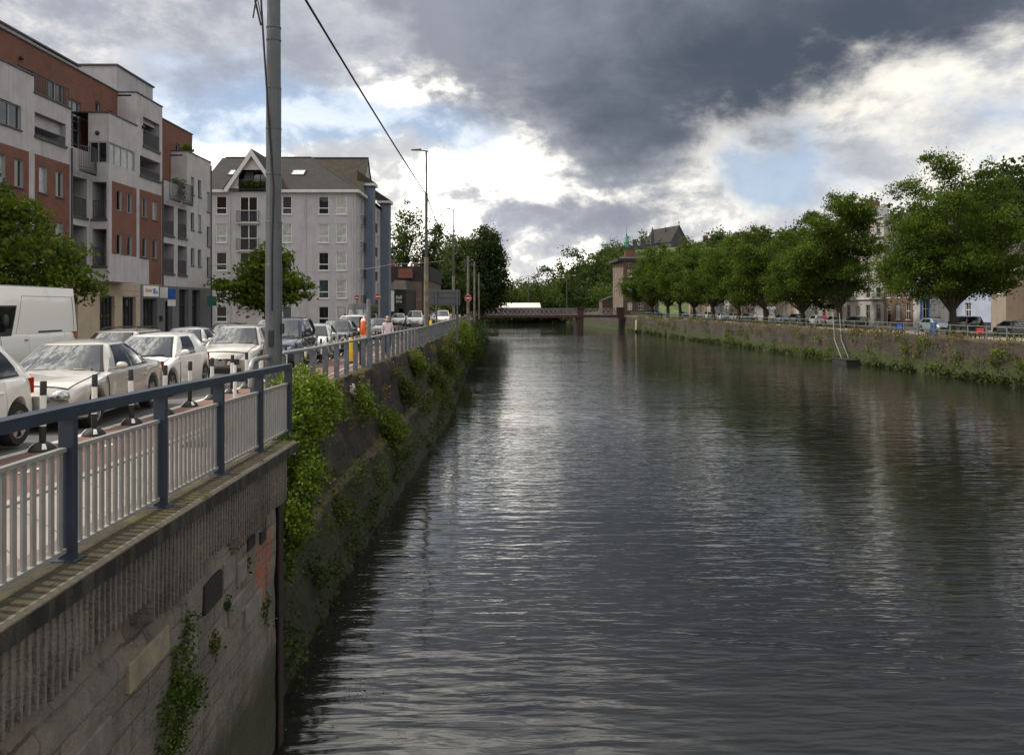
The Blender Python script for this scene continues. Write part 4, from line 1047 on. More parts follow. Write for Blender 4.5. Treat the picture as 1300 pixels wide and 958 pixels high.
    if detail >= 1:
        for (a, b) in ((.16, .52), (.54, .88)):
            q = MB(); f = off(0, .022); q.tube([f(a, vlo+.01), f((a+b)/2, vlo+.045), f(b, vlo+.055)], .009, 5); q.build('wiper', M['plastic'], ws_)
        if not s.get('van'):
            def topf(e):
                def f(w, t):
                    z1 = ztop(t); zs = z1-.075-.02*(1 if t < .3 else 0); h = hw(t); xs = [0, h*.3, h*.62, h*.91]; zs2 = [z1, zs+.92*(z1-zs), zs+.66*(z1-zs), zs+.1*(z1-zs)]
                    x = w*h*.80; return Vector((x, yy(t, abs(x)), float(np.interp(abs(x), xs, zs2))+e))
                return f
            bo = patch(topf(.010), np.linspace(-1, 1, 13), np.linspace(.035, s['gh'][0]+.012, 14), 'bonnet', paint)
            patch(topf(.004), np.linspace(-1.018, 1.018, 13), np.linspace(.030, s['gh'][0]+.015, 14), 'bonnet_gap', M['plastic'], bo)
    if not s.get('van') and spec != 'carvan': patch(off(2, .006), np.linspace(.08, .92, 7), np.linspace(.15, .88, 5), 'rear_window', M['car_side_glass'])
    sv0, sv1 = (.16, .90) if not s.get('van') else (.02, .56)
    for sd in (1, 3):
        for k, (a, b) in enumerate(s['win']):
            us = np.linspace(a, b, 6) if sd == 1 else np.linspace(1-b, 1-a, 6)
            e = .006
            ff = off(sd, e)
            sw_ = patch(lambda u, v, ff=ff: ff(u, v), us, np.linspace(sv0, sv1, 4), 'side_window', M['car_side_glass'])
            f2 = off(sd, .003); d_ = .012
            patch(lambda u, v, f2=f2: f2(u, v), np.linspace(us[0]-d_, us[-1]+d_, 6), np.linspace(sv0-.05, min(.97, sv1+.04), 4), 'window_seal', M['plastic'], sw_)
    # surfaces of the lower body side
    def side(sx, e):
        def f(y, q):
            t = (y+L/2)/L; z1 = ztop(t); zs = z1-.075; b = sill; h = hw(t)
            zs_ = [p[1] for p in prof(t, b, zs, z1, h)][3:8]; xs_ = [p[0] for p in prof(t, b, zs, z1, h)][3:8]
            z = b+.04+(zs-.03-b-.04)*q; x = float(np.interp(z, zs_, xs_)); x2 = x
            return Vector((sx*(x+e), yy(t, x), z))
        return f
    if detail >= 1:
        dl = [(yf+Ra+.10, (yf+yr)/2+.10)]
        if len(s['win']) > 1 and not s.get('van'): dl.append(((yf+yr)/2+.13, yr-Ra*.35))
        for sx in (1, -1):
            for (a, b) in dl:
                b2 = min(b, yr-Ra-.02)
                dr = patch(side(sx, .010), np.linspace(a, b2, 8), np.linspace(.06, 1.0, 6), 'door', paint)
                patch(side(sx, .004), np.linspace(a-.018, b2+.018, 8), np.linspace(.03, 1.0, 6), 'door_gap', M['plastic'], dr)
                q = MB(); c = side(sx, .026)(b2-.16, .80); q.box(c.x-.016, c.x+.016, c.y-.085, c.y+.085, c.z-.014, c.z+.014); q.build('handle', paint if spec != 'bigvan' else M['plastic'], dr, None, .006)
        for sx in (1, -1):
            q = MB(); c = SF(1 if sx > 0 else 3, .12 if sx > 0 else .88, .14)
            if s.get('van'):
                q.ball((c.x+sx*.16, c.y-.02, c.z+.22), (.10, .07, .19), 12, 8); q.tube([(c.x, c.y, c.z+.15), (c.x+sx*.12, c.y, c.z+.18)], .03, 6)
                q.build('mirror', M['plastic'], root, 50)
            else:
                q.ball((c.x+sx*.13, c.y-.03, c.z+.06), (.105, .06, .068), 12, 8); q.tube([(c.x-sx*.02, c.y, c.z), (c.x+sx*.09, c.y-.02, c.z+.04)], .026, 6)
                q.build('mirror', paint, root, 50)
    # front
    fz = lambda t0: t0
    def front(e):
        def f(x, z):
            return Vector((x, -L/2+bow*(x/HW)**2-.036-e+.03*max(0, (abs(x)/HW-.8)/.2), z))
        return f
    zt0 = ztop(0)-.03; zh = ztop(.03)
    def ell(cx, cz, rx, rz, name, m, parent=root, e=.0, dep=.05):
        q = MB(); y = front(e)(cx, cz).y
        q.ball((cx, y+.02, cz), (rx, dep, rz), 16, 10); return q.build(name, m, parent, 60)
    h0 = hw(0)
    fc = face or {}
    kind = fc.get('lights', 'slant')
    for sx in (1, -1):
        if kind == 'round':
            for (cx, cz, rx, rz2, dp) in ((sx*h0*.79, zt0-.035, .135, .105, .10), (sx*h0*.53, zt0-.055, .088, .083, .06)):
                hl = ell(cx, cz, rx, rz2, 'headlight', M['chrome'], dep=dp)
                q = MB(); y = front(.0)(cx, cz).y; q.ball((cx, y+.0, cz), (rx*.86, dp*.98, rz2*.84), 16, 10); q.build('lens', M['lens'], hl, 60)
                q = MB(); q.ball((cx, y-.0, cz), (rx*.42, dp*1.06, rz2*.42), 12, 8); q.build('bulb', M['plastic'], hl, 60)
        else:
            # slanted lamp wrapping round the corner of the wing
            q = MB(); rr = []
            for a in np.linspace(0, 1, 7):
                x = sx*(h0*.50+(h0*1.0-h0*.50)*a); t = .0+.07*a**2
                yb = yy(t, abs(x)*.97)-.036*(1-a)-.012; zc = zt0-.03+(zh-zt0+.05)*.55*a; hh = .055+.03*math.sin(math.pi*min(1, a*1.1)) 
                rr.append([(x, yb-.012*math.sin(math.pi*w)+(.09*w if w > .5 else .045)*.6, zc-hh+2*hh*w) for w in np.linspace(0, 1, 5)])
            q.grid(rr); q.build('headlight', M['lens'], root, 60)
        if detail >= 1:
            q = MB(); y = L/2-.02
            tz = s['belt']-.17
            for w in np.linspace(0, 1, 2): pass
            rr = []
            for a in np.linspace(0, 1, 5):
                t = 1.0-.035*(1-a)-.0; x = hw(t)*(1.0-.35*a*.0)
                rr.append([(sx*(hw(1-.03*a)*(.99)+.008), yy(1-.05*(1-a), hw(.98)), z) for z in np.linspace(tz-.1, tz+.12, 4)])
            q.grid(rr)
            rr = [[(sx*x, yy(1.0, x)+.045, z) for z in np.linspace(tz-.1, tz+.12, 4)] for x in np.linspace(hw(1)*.97, hw(1)*.62, 5)]
            q.grid(rr); q.build('tail_light', M['tail'], root, 60)
    gk = fc.get('grille', 'slot')
    gz0 = zt0-.06
    if gk == 'bars':
        g = patch(front(.012), np.linspace(-.27, .27, 7), np.linspace(gz0-.20, gz0+.015, 4), 'grille', M['plastic'])
        q = MB()
        for k in range(5):
            z = gz0-.19+.045*k; 
            rr = [[front(.028)(x, z-.006), front(.028)(x, z+.006)] for x in np.linspace(-.26, .26, 7)]
            q.grid([[r[0] for r in rr], [r[1] for r in rr]])
        q.build('grille_bar', M['chrome'], g)
    elif gk == 'chromev':
        g = patch(front(.012), np.linspace(-.50, .50, 9), np.linspace(gz0-.13, gz0+.03, 4), 'grille', M['plastic'])
        q = MB()
        rr = []
        for (x0, x1) in ((-.20, -.11), (.11, .20)):
            q.grid([[front(.03)(x0 if z > gz0-.1 else (x0+.05 if x0 < 0 else x0-.01), z) for z in (gz0-.15, gz0-.05, gz0+.05)], [front(.03)(x1 if z > gz0-.1 else (x1+.01 if x0 < 0 else x1-.05), z) for z in (gz0-.15, gz0-.05, gz0+.05)]])
        q.grid([[front(.03)(x, gz0-.17) for x in np.linspace(-.16, .16, 5)], [front(.03)(x, gz0-.13) for x in np.linspace(-.16, .16, 5)]])
        yb = front(.05)(0, 0).y
        rr = []
        for k in range(25):
            t = 2*math.pi*k/24; rr.append([((.085+.012*math.cos(a))*math.cos(t), yb+.01*math.sin(a), gz0-.04+(.085+.012*math.cos(a))*math.sin(t)) for a in np.linspace(0, 2*math.pi, 7)[:-1]])
        q.grid(rr, 0, True); q.box(-.10, .10, yb-.014, yb+.01, gz0-.058, gz0-.022)
        q.build('emblem', M['chrome'], g, 50)
    else:
        g = patch(front(.012), np.linspace(-.40, .40, 9), np.linspace(gz0-.10, gz0+.0, 3), 'grille', M['plastic'])
        q = MB(); q.ball((0, front(.02)(0, 0).y, gz0-.03), (.055, .015, .045), 12, 8); q.build('emblem', M['chrome'], g, 50)
    patch(front(.010), np.linspace(-.62*HW, .62*HW, 9), np.linspace(.24, .36 if spec != 'crossover' else .40, 3), 'bumper_intake', M['plastic'])
    if detail >= 1:
        pz = .46 if spec in ('saloon', 'hatch', 'carvan', 'estate') else .55
        g = patch(front(.02), np.linspace(-.26, .26, 5), np.linspace(pz-.055, pz+.055, 2), 'number_plate', M['plate'])
        patch(front(.023), np.linspace(-.26, -.215, 2), np.linspace(pz-.054, pz+.054, 2), 'plate_band', M['plate_blue'], g)
    if s.get('rails'):
        for sx in (1, -1):
            q = MB(); q.tube([(sx*(wt-.08), Y(g1)+.35, H-.045), (sx*(wt-.08), Y(g1)+.45, H+.025), (sx*(wt-.08), Y(g2)-.3, H+.025), (sx*(wt-.08), Y(g2)-.2, H-.045)], .016, 6); q.build('roof_rail', M['plastic'], root, 50)
        for k in (.33, .72):
            y = Y(g1)+(Y(g2)-Y(g1))*k; q = MB(); q.box(-wt+.02, wt-.02, y-.03, y+.03, H+.035, H+.06); q.build('cross_bar', M['plastic'], root, None, .006)
    # wheels
    for yw in (yf, yr):
        for sx in (1, -1):
            xo = HW-.035; c = (sx*(xo-.10), yw, rw)
            q = MB(); q.lathe([(rw*.62, -.10), (rw*.93, -.105), (rw, -.075), (rw, .075), (rw*.93, .105), (rw*.64, .10), (rw*.6, .07)] if sx > 0 else [(rw*.6, -.07), (rw*.64, -.10), (rw*.93, -.105), (rw, -.075), (rw, .075), (rw*.93, .105), (rw*.62, .10)], 'x', c, 24)
            wh = q.build('wheel', M['tyre'], root, 40)
            q = MB(); xf = c[0]+sx*.088
            q.lathe([(rw*.66, -.008), (rw*.66, .008), (rw*.60, .010), (rw*.58, -.008)], 'x', (xf, yw, rw), 24, 0, False)
            q.lathe([(rw*.16, -.01), (rw*.16, .012), (0, .014)] if sx > 0 else [(0, -.014), (rw*.16, -.012), (rw*.16, .01)], 'x', (xf, yw, rw), 12)
            ns = 5 if spec not in ('saloon',) else 7
            for k in range(ns):
                t = 2*math.pi*k/ns+.3; dy, dz = math.cos(t), math.sin(t)
                a = Vector((xf, yw+dy*rw*.12, rw+dz*rw*.12)); b = Vector((xf-sx*.004, yw+dy*rw*.6, rw+dz*rw*.6)); pv = Vector((0, -dz, dy))
                w0, w1 = rw*.085, rw*.12
                q.add([a-pv*w0, a+pv*w0, b+pv*w1, b-pv*w1, a-pv*w0+Vector((sx*.012,0,0)), a+pv*w0+Vector((sx*.012,0,0)), b+pv*w1+Vector((sx*.012,0,0)), b-pv*w1+Vector((sx*.012,0,0))], [(4,5,6,7),(0,1,5,4),(1,2,6,5),(2,3,7,6),(3,0,4,7)])
            q.build('rim', M[wheel_mat], wh, 40)
    for ex in fc.get('extra', []): ex(root, off, patch, side, SF, s)
    root.location = loc; root.rotation_euler = (0, 0, yaw)
    return root

PA = {k: paint_mat('car_paint_'+k, *v) for k, v in dict(
    silver=((.62, .62, .61), .35, .30), champagne=((.56, .53, .48), .40, .28), white=((.86, .85, .81), 0., .30), black=((.012, .013, .015), .1, .22), navy=((.02, .03, .06), .2, .25),
    grey=((.10, .105, .115), .4, .28), darkgrey=((.035, .038, .042), .3, .3), red=((.25, .012, .015), .1, .25), lightblue=((.30, .36, .40), .5, .3), gold=((.42, .38, .31), .5, .3)).items()}
Q = 'queue of cars facing along the left street'
def left_traffic():
    g = lambda d: gz(d)+.004
    def logo(root, off, patch, side, SF, s):
        # small green mark on the doors of the light van
        for sx in (1, -1):
            patch(side(sx, .016), np.linspace(-.28, .05, 5), np.linspace(.60, .66, 2), 'door_mark', mat('green_mark', (.02, .22, .10), .5, .05, 5))
            patch(side(sx, .016), np.linspace(-.22, .0, 5), np.linspace(.52, .55, 2), 'door_mark', mat('green_mark_small', (.02, .22, .10), .5, .05, 5))
            f = off(1 if sx > 0 else 3, .004)
    def slide(root, off, patch, side, SF, s):
        f = off(1, .007); q = MB()
        a, b = f(.52, .03), f(.80, .03)
        q.bar(a, b, .02, .05); q.build('slide_rail', M['plastic'], root)
        q = MB()
        for p0, p1 in (((.28, .02), (.28, .80)), ((.28, .80), (.96, .80)), ((.96, .80), (.96, .02))):
            pts = [f(p0[0]+(p1[0]-p0[0])*k/6, p0[1]+(p1[1]-p0[1])*k/6)-Vector((.006, 0, 0)) for k in range(7)]
            q.tube(pts, .007, 5)
        q.build('panel_gap', M['plastic'], root)
    def paper(root, off, patch, side, SF, s):
        patch(off(0, .009), np.linspace(.70, .86, 3), np.linspace(.13, .19, 2), 'windscreen_notice', M['white_paint'])
    vehicle('parked_car', 'white hatchback at the left edge, showing its rear wheel and red tail light', 'car', 'hatch', (-7.55, 9.55, g(9.6)), R(4), PA['white'], Q)
    vehicle('saloon_car', 'silver saloon with twin round headlights and a barred grille', 'car', 'saloon', (-8.08, 14.75, g(14.7)), R(7), PA['champagne'], Q, face=dict(lights='round', grille='bars', extra=[paper]))
    vehicle('light_van', 'small white two door van with a green mark on its door', 'van', 'carvan', (-9.0, 19.9, g(19.9)), R(4), PA['white'], Q, face=dict(extra=[logo]))
    vehicle('crossover_car', 'silver crossover with a chrome V and ring emblem on its dark grille', 'car', 'crossover', (-8.55, 24.9, g(24.9)), R(4), PA['champagne'], Q, face=dict(grille='chromev'))
    vehicle('panel_van', 'big white high roof panel van at the left edge', 'van', 'bigvan', (-16.95, 26.0, g(26)), R(1), PA['white'], Q, face=dict(extra=[slide])).scale = (1.02, 1, 1.07)
    vehicle('estate_car', 'white estate car with black roof bars behind the silver saloon', 'car', 'estate', (-11.75, 23.6, g(23.6)), R(5), PA['champagne'], Q)
    vehicle('saloon_car', 'white saloon behind the small white van, partly hidden by it', 'car', 'saloon', (-12.0, 29.3, g(29.3)), R(4), PA['silver'], Q)
    vehicle('parked_car', 'dark hatchback in the far lane before the leafy street tree', 'car', 'hatch', (-13.2, 36.5, g(36.5)), R(3), PA['black'], Q)
    vehicle('parked_car', 'silver people carrier in the far lane behind the dark hatchback', 'car', 'crossover', (-12.7, 41.5, g(41.5)), R(3), PA['silver'], Q)
    vehicle('people_carrier', 'dark blue people carrier half hidden by the tall grey pole', 'car', 'mpv', (-8.65, 30.1, g(30.1)), R(4), PA['navy'], Q)
    vehicle('parked_car', 'silver hatchback right after the dark blue people carrier', 'car', 'hatch', (-8.75, 35.0, g(35)), R(4), PA['silver'], Q)
    vehicle('crossover_car', 'black crossover behind the silver hatchback in the near lane', 'car', 'crossover', (-8.95, 40.6, g(40.6)), R(4), PA['darkgrey'], Q)
    vehicle('people_carrier', 'tall white people carrier beside the orange lifebuoy', 'car', 'mpv', (-9.45, 47.0, g(47)), R(3), PA['white'], Q)
    vehicle('minibus', 'large dark grey minibus before the blue columned wall', 'van', 'minibus', (-11.9, 62.5, g(62)), R(3), PA['darkgrey'], Q)
    vehicle('parked_car', 'dark hatchback beside the minibus, behind the white people carrier', 'car', 'hatch', (-9.6, 56, g(56)), R(3), PA['grey'], Q)
    vehicle('people_carrier', 'white people carrier beside the street lamp in front of the brown brick building', 'car', 'mpv', (-11.0, 90, g(90)), R(2), PA['white'], Q)
    vehicle('parked_car', 'dark car left of the white people carrier by the brown brick building', 'car', 'hatch', (-13.2, 92, g(92)), R(2), PA['white'], Q)
    vehicle('panel_van', 'small white van seen behind the posts of the large grey road sign', 'van', 'mpv', (-8.6, 98, g(98)), R(2), PA['white'], Q)
    vehicle('parked_car', 'white car between the street lamp and the grey road sign', 'car', 'hatch', (-9.9, 104, g(104)), R(2), PA['white'], Q)
left_traffic()
for o in list(S.objects):
    if o.get('label') == 'dark car left of the white people carrier by the brown brick building': o['label'] = 'white car left of the white people carrier by the brown brick building'

def right_traffic():
    G = 'cars parked along the right quay'
    rt = lambda d, o: (xr(d)+o, d, gr(d)+.03)
    ps = [ # d, offset, spec, paint, yaw(deg), label
        (74.5, 9.6, 'hatch', 'grey', 175, 'grey hatchback cut by the right edge of the picture'),
        (80.5, 9.2, 'mpv', 'black', 172, 'big black car parked in front of the dark blue plinth'),
        (76.2, 11.9, 'hatch', 'red', 176, 'dark red car at the right edge by the tan house'),
        (86, 9.4, 'hatch', 'lightblue', 5, 'pale blue hatchback beside the trunk of the largest tree'),
        (101, 8.2, 'hatch', 'black', 186, 'black hatchback parked left of the largest tree trunk'),
        (106.5, 8.4, 'saloon', 'silver', 4, 'silver saloon, first of the pale cars left of the black hatchback'),
        (112, 8.6, 'hatch', 'white', 4, 'white hatchback before the tall pale house'),
        (118.5, 8.5, 'crossover', 'grey', 4, 'grey crossover next to the person in pink'),
        (124.5, 8.6, 'hatch', 'lightblue', 4, 'pale car just left of the person in pink'),
        (131, 8.5, 'bigvan', 'white', 4, 'white van parked under the trees left of the person in pink'),
        (139, 8.6, 'hatch', 'black', 4, 'black car behind the white van under the trees'),
        (146, 8.6, 'hatch', 'white', 4, 'white car parked under the middle of the tree row'),
        (153, 8.6, 'saloon', 'silver', 4, 'silver car parked under the middle of the tree row'),
        (161, 8.6, 'crossover', 'white', 4, 'white crossover under the far half of the tree row'),
        (170, 8.6, 'hatch', 'silver', 4, 'silver hatchback under the far half of the tree row'),
        (180, 8.6, 'hatch', 'grey', 4, 'grey hatchback under the farthest trees'),
        (196, 6.0, 'mpv', 'navy', 60, 'dark blue car by the end of the far bridge')]
    for (d, o, sp, pa, yw, lb) in ps:
        vehicle('panel_van' if sp == 'bigvan' else 'parked_car', lb, 'van' if sp == 'bigvan' else 'car', sp, rt(d, o), R(yw), PA[pa], G, detail=1 if d < 130 else 0)
right_traffic()

# ---------------------------------------------------------------- people
def person(label, loc, rz, shirt, trousers, hair, h=1.75, step=.18, group=None):
    J = dict(pel=(0,0,.98), wai=(0,.0,1.10), che=(0,.01,1.32), nek=(0,.01,1.47), hd1=(0,-.01,1.57), hd2=(0,-.015,1.68),
             shL=(-.17,.01,1.41), elL=(-.23,.05,1.13), wrL=(-.22,-.06,.90), haL=(-.21,-.09,.80), shR=(.17,.01,1.41), elR=(.23,.0,1.13), wrR=(.24,-.10,.91), haR=(.23,-.13,.82),
             hpL=(-.09,0,.92), knL=(-.10,-step*.55,.50), anL=(-.10,-step*.8,.09), toL=(-.11,-step*.8-.15,.04), hpR=(.09,0,.92), knR=(.10,step*.15,.50), anR=(.10,step*.95,.10), toR=(.11,step*.95-.14,.04))
    E = [('pel','wai'),('wai','che'),('che','nek'),('nek','hd1'),('hd1','hd2'),('che','shL'),('shL','elL'),('elL','wrL'),('wrL','haL'),('che','shR'),('shR','elR'),('elR','wrR'),('wrR','haR'),
         ('pel','hpL'),('hpL','knL'),('knL','anL'),('anL','toL'),('pel','hpR'),('hpR','knR'),('knR','anR'),('anR','toR')]
    rad = dict(pel=(.155,.12), wai=(.145,.11), che=(.165,.12), nek=(.058,.058), hd1=(.078,.092), hd2=(.07,.085), sh=(.07,.07), el=(.047,.047), wr=(.034,.034), ha=(.03,.045), hp=(.095,.1), kn=(.066,.066), an=(.048,.05), to=(.045,.032))
    k = h/1.75; names = list(J)
    me = bpy.data.meshes.new('person'); me.from_pydata([Vector(J[n])*k for n in names], [(names.index(a), names.index(b)) for a, b in E], [])
    o = bpy.data.objects.new('person', me); COL.objects.link(o)
    o.modifiers.new('skin', 'SKIN'); 
    sv = me.skin_vertices[0].data
    for i, n in enumerate(names):
        r = rad.get(n) or rad[n[:2]]; sv[i].radius = (r[0]*k, r[1]*k); sv[i].use_root = (n == 'pel')
    sub = o.modifiers.new('sub', 'SUBSURF'); sub.levels = 2; sub.render_levels = 2
    dg = bpy.context.evaluated_depsgraph_get(); m2 = bpy.data.meshes.new_from_object(o.evaluated_get(dg)); o.modifiers.clear(); o.data = m2
    m2.materials.clear()
    for m in (M['skin'], shirt, trousers, M['plastic']): m2.materials.append(m)
    for p in m2.polygons:
        c = p.center/k; arm = abs(c.x) > .19
        if c.z > 1.47: mi = 0
        elif arm and c.z < (1.08 if c.z > .7 else 0): mi = 0
        elif c.z > .97 or (arm and c.z > .7): mi = 1
        elif c.z > .10: mi = 2
        else: mi = 3
        p.material_index = mi; p.use_smooth = True
    q = MB(); q.ball((0, .012*k, 1.69*k), (.085*k, .098*k, .085*k), 12, 8); q.build('hair', hair, o, 60)
    q = MB(); q.ball((0, -.112*k, 1.60*k), (.016*k, .02*k, .024*k), 8, 6); q.build('nose', M['skin'], o, 60)
    for sx in (1, -1):
        q = MB(); q.ball((sx*.032*k, -.092*k, 1.632*k), (.013*k, .01*k, .009*k), 8, 6); q.build('eye', M['plastic'], o, 60)
        q = MB(); q.ball((sx*.082*k, .0, 1.61*k), (.012*k, .024*k, .034*k), 8, 6); q.build('ear', M['skin'], o, 60)
    o.location = loc; o.rotation_euler = (0, 0, rz); tag(o, label, 'person', group); return o
cl = lambda n, c: mat(n, c, .85, .12, 9)
person('bald man in a pale pink shirt and dark blue trousers walking by the railing', (-5.72, 36.2, gz(36.2)+.012), R(14), cl('pink_shirt', (.66, .54, .60)), M['navy_cloth'], M['skin'], 1.78)
person('person in a bright pink top standing on the right quay', (xr(99)+3.4, 99, gr(99)+.03), R(-60), cl('bright_pink', (.55, .03, .12)), M['plastic'], M['plastic'], 1.7)
person('person in a white top and blue trousers on the far right quay under the trees', (xr(122)+3.2, 122, gr(122)+.03), R(-60), cl('white_shirt', (.6, .6, .6)), M['navy_cloth'], M['plastic'], 1.75)
# ---------------------------------------------------------------- apartment block on the left
def apartment_block():
    root = thing('apartment_block', 'modern grey and red brick apartment block with loggias and shops below, along the left street', 'building', (-23, 40, 3.8))
    F = Fr((-23, 0, 0), (0, 1, 0)); gl = 3.7
    W0, W1 = 10.4, 12.9     # loggia floor tops handled by rects below
    holes = []; wins = []; logs = []
    def win(u0, u1, v0, v1, **k): holes.append((u0, u1, v0, v1)); wins.append((u0, u1, v0, v1, k))
    def loggia(u0, u1, v0, v1, rail=1.0): holes.append((u0, u1, v0, v1, 1.5)); logs.append((u0, u1, v0, v1, rail))
    BR = []
    # module A, repeated to the left of the picture
    for s in (0, -9.2):
        win(34.5+s, 36.9+s, 14.28, 15.4, nv=2)
        BR.append((33.6+s, 37.5+s, 8.2, 13.4, 1))
        for v in (11.6, 9.0):
            win(35.1+s, 35.75+s, v, v+1.3); win(36.4+s, 37.05+s, v, v+1.3)
    # module B
    for s in (0, -9.2):
        loggia(37.95+s, 40.6+s, 14.3, 15.42, .45)
        BR.append((37.95+s, 40.95+s, 8.2, 13.4, 1))
        for v in (11.6, 9.0):
            win(38.3+s, 38.95+s, v, v+1.3); win(39.7+s, 40.35+s, v, v+1.3)
    # C and D loggias
    for v in (8.27, 10.83):
        loggia(41.15, 42.62, v, v+2.07)
    # E and F brick panels
    BR += [(48.62, 51.7, 9.0, 13.3, 1), (49.9, 51.7, 7.45, 9.0, 1)]
    for v in (11.6, 9.12):
        for u in (49.0, 50.4): win(u, u+.62, v, v+1.22)
    loggia(49.1, 51.4, 16.1, 17.9); loggia(48.7, 51.5, 14.2, 15.4, .5)
    # second block
    for v in (8.27, 10.83): loggia(52.0, 53.6, v, v+2.0); loggia(54.2, 55.7, v, v+2.0)
    for v in (14.1, 11.55, 9.0):
        for u in (56.4, 57.7): win(u, u+.6, v, v+1.25)
    for v in (13.2, 10.6, 8.3): win(59.35, 59.95, v, v+1.5)
    mb = MB()
    def seg(u0, u1, z0, z1):
        hs = [h for h in holes if h[0] >= u0-1e-6 and h[1] <= u1+1e-6 and h[2] >= z0 and h[3] <= z1]
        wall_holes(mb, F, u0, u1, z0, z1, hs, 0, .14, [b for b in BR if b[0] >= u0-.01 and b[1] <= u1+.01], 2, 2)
        mb.add([F.p(u0,z1,0),F.p(u1,z1,0),F.p(u1,z1,-.3),F.p(u0,z1,-.3)], [(0,1,2,3)])
        mb.add([F.p(u0,z1,-.3),F.p(u1,z1,-.3),F.p(u1,z1-1.5,-.3),F.p(u0,z1-1.5,-.3)], [(0,1,2,3)])
    seg(24.0, 28.7, 7.4, 17.1); seg(28.7, 33.5, 7.4, 16.3); seg(33.5, 37.9, 7.4, 17.1); seg(37.9, 41.1, 7.4, 16.3); seg(41.1, 42.98, 7.4, 14.4); seg(46.2, 48.2, 7.4, 16.6)
    seg(48.2, 51.8, 7.4, 19.13); seg(51.8, 53.9, 7.4, 14.4); seg(53.9, 55.75, 7.4, 14.4); seg(55.75, 60.2, 7.4, 17.03)
    # steps between parapets, tower cheeks
    def cheek(u, v0, v1, w0, w1): mb.add([F.p(u,v0,w0),F.p(u,v0,w1),F.p(u,v1,w1),F.p(u,v1,w0)], [(0,1,2,3)])
    for u, a, b in ((37.9, 16.3, 17.1), (33.5, 16.3, 17.1), (28.7, 16.3, 17.1)): cheek(u, a, b, -1.15, 0)
    cheek(48.2, 16.0, 19.13, -1.15, 0); cheek(51.8, 14.4, 19.13, -1.15, 0); cheek(55.75, 14.4, 17.03, -1.15, 0); cheek(46.2, 13.05, 16.6, -1.15, 0); cheek(60.2, 3.7, 17.03, -16, 0); cheek(24, 3.7, 17.1, -16, 0)
    # projecting volume: brick panel on its street face, small loggias in the face towards the camera
    V = Fr((-22.0, 0, 0), (0, 1, 0)); VS = Fr((-23.12, 42.97, 0), (1, 0, 0)); vh = []; vl = []
    for v in (11.4, 8.95):
        for u in (43.85, 45.05): vh.append((u, u+.55, v, v+1.15))
    vh.append((42.99, 45.93, 13.87, 15.03))
    for v in (8.27, 10.83): vl.append((.22, 1.0, v, v+2.0, 1.3))
    wall_holes(mb, V, 42.97, 46.2, 7.42, 16.6, vh, 0, .13, [(43.3, 46.15, 8.93, 12.95, 1)], 2)
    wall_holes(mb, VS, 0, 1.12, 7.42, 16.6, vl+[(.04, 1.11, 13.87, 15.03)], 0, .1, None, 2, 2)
    mb.add([V.p(46.2,7.42,0),V.p(46.2,7.42,-1.1),V.p(46.2,16.6,-1.1),V.p(46.2,16.6,0)], [(0,1,2,3)])
    mb.add([V.p(42.97,7.42,0),V.p(46.2,7.42,0),V.p(46.2,7.42,-1.1),V.p(42.97,7.42,-1.1)], [(0,1,2,3)])
    mb.add([V.p(42.97,16.3,0),V.p(46.2,16.3,0),V.p(46.2,16.3,-1.1),V.p(42.97,16.3,-1.1)], [(0,1,2,3)])
    # tower and end block backs, roof terraces
    mb.fbox(F, 48.2, 51.8, 18.9, 19.0, -4, -.3); mb.fbox(F, 55.75, 60.2, 16.7, 16.8, -15, -.3)
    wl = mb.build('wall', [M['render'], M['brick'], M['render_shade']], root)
    # recessed brick top storey
    G = Fr((-24.15, 0, 0), (0, 1, 0)); mb = MB()
    for h in vh[:-1]: window(root, V, *h, w=-.09, frame='grey_frame', glass='glass', t=.05)
    for h in vl: balcony_rail(root, VS, h[0]+.02, h[1]-.02, h[2], 1.0, -.06); q = MB(); q.fbox(VS, h[0]-.05, h[1]+.05, h[2]-.13, h[2]-.002, -1.2, .06); q.build('balcony_slab', M['coping'], root)
    th = [(41.0, 42.45, 16.35, 17.9), (45.6, 46.2, 17.2, 17.95), (47.1, 47.6, 17.2, 17.8), (38.4, 39.7, 16.35, 17.85), (35.0, 36.5, 16.5, 17.9), (56.6, 57.2, 16.9, 17.8), (58.0, 58.4, 17.0, 17.7)]
    gl_ = [(42.85+.0, 44.1, 14.5, 17.4), (53.3, 54.3, 14.5, 17.4)]
    wall_holes(mb, G, 24, 48.3, 13.0, 19.15, [t for t in th if t[1] < 48]+[gl_[0]], 0, .12); wall_holes(mb, G, 51.8, 59.5, 13.0, 19.0, [t for t in th if t[0] > 51]+[gl_[1]], 0, .12)
    mb.add([G.p(59.5,13,0),G.p(59.5,13,-14),G.p(59.5,19,-14),G.p(59.5,19,0)], [(0,1,2,3)]); mb.add([G.p(48.3,13,0),G.p(48.3,13,-3),G.p(48.3,19.15,-3),G.p(48.3,19.15,0)], [(0,1,2,3)])
    mb.fbox(G, 24, 48.3, 18.9, 19.0, -14, -.12); mb.fbox(G, 51.8, 59.5, 18.8, 18.9, -14, -.12)
    mb.build('brick_storey', M['brick'], root)
    for t in th: window(root, G, *t, w=-.1, frame='grey_frame', nv=1 if t[1]-t[0] > 1 else 0)
    for t in gl_: window(root, G, *t, w=-.1, frame='grey_frame', nv=1, tr=[.18, .45, .62, .8], glass='glass_blue', name='stair_window')
    # copings
    mb = MB()
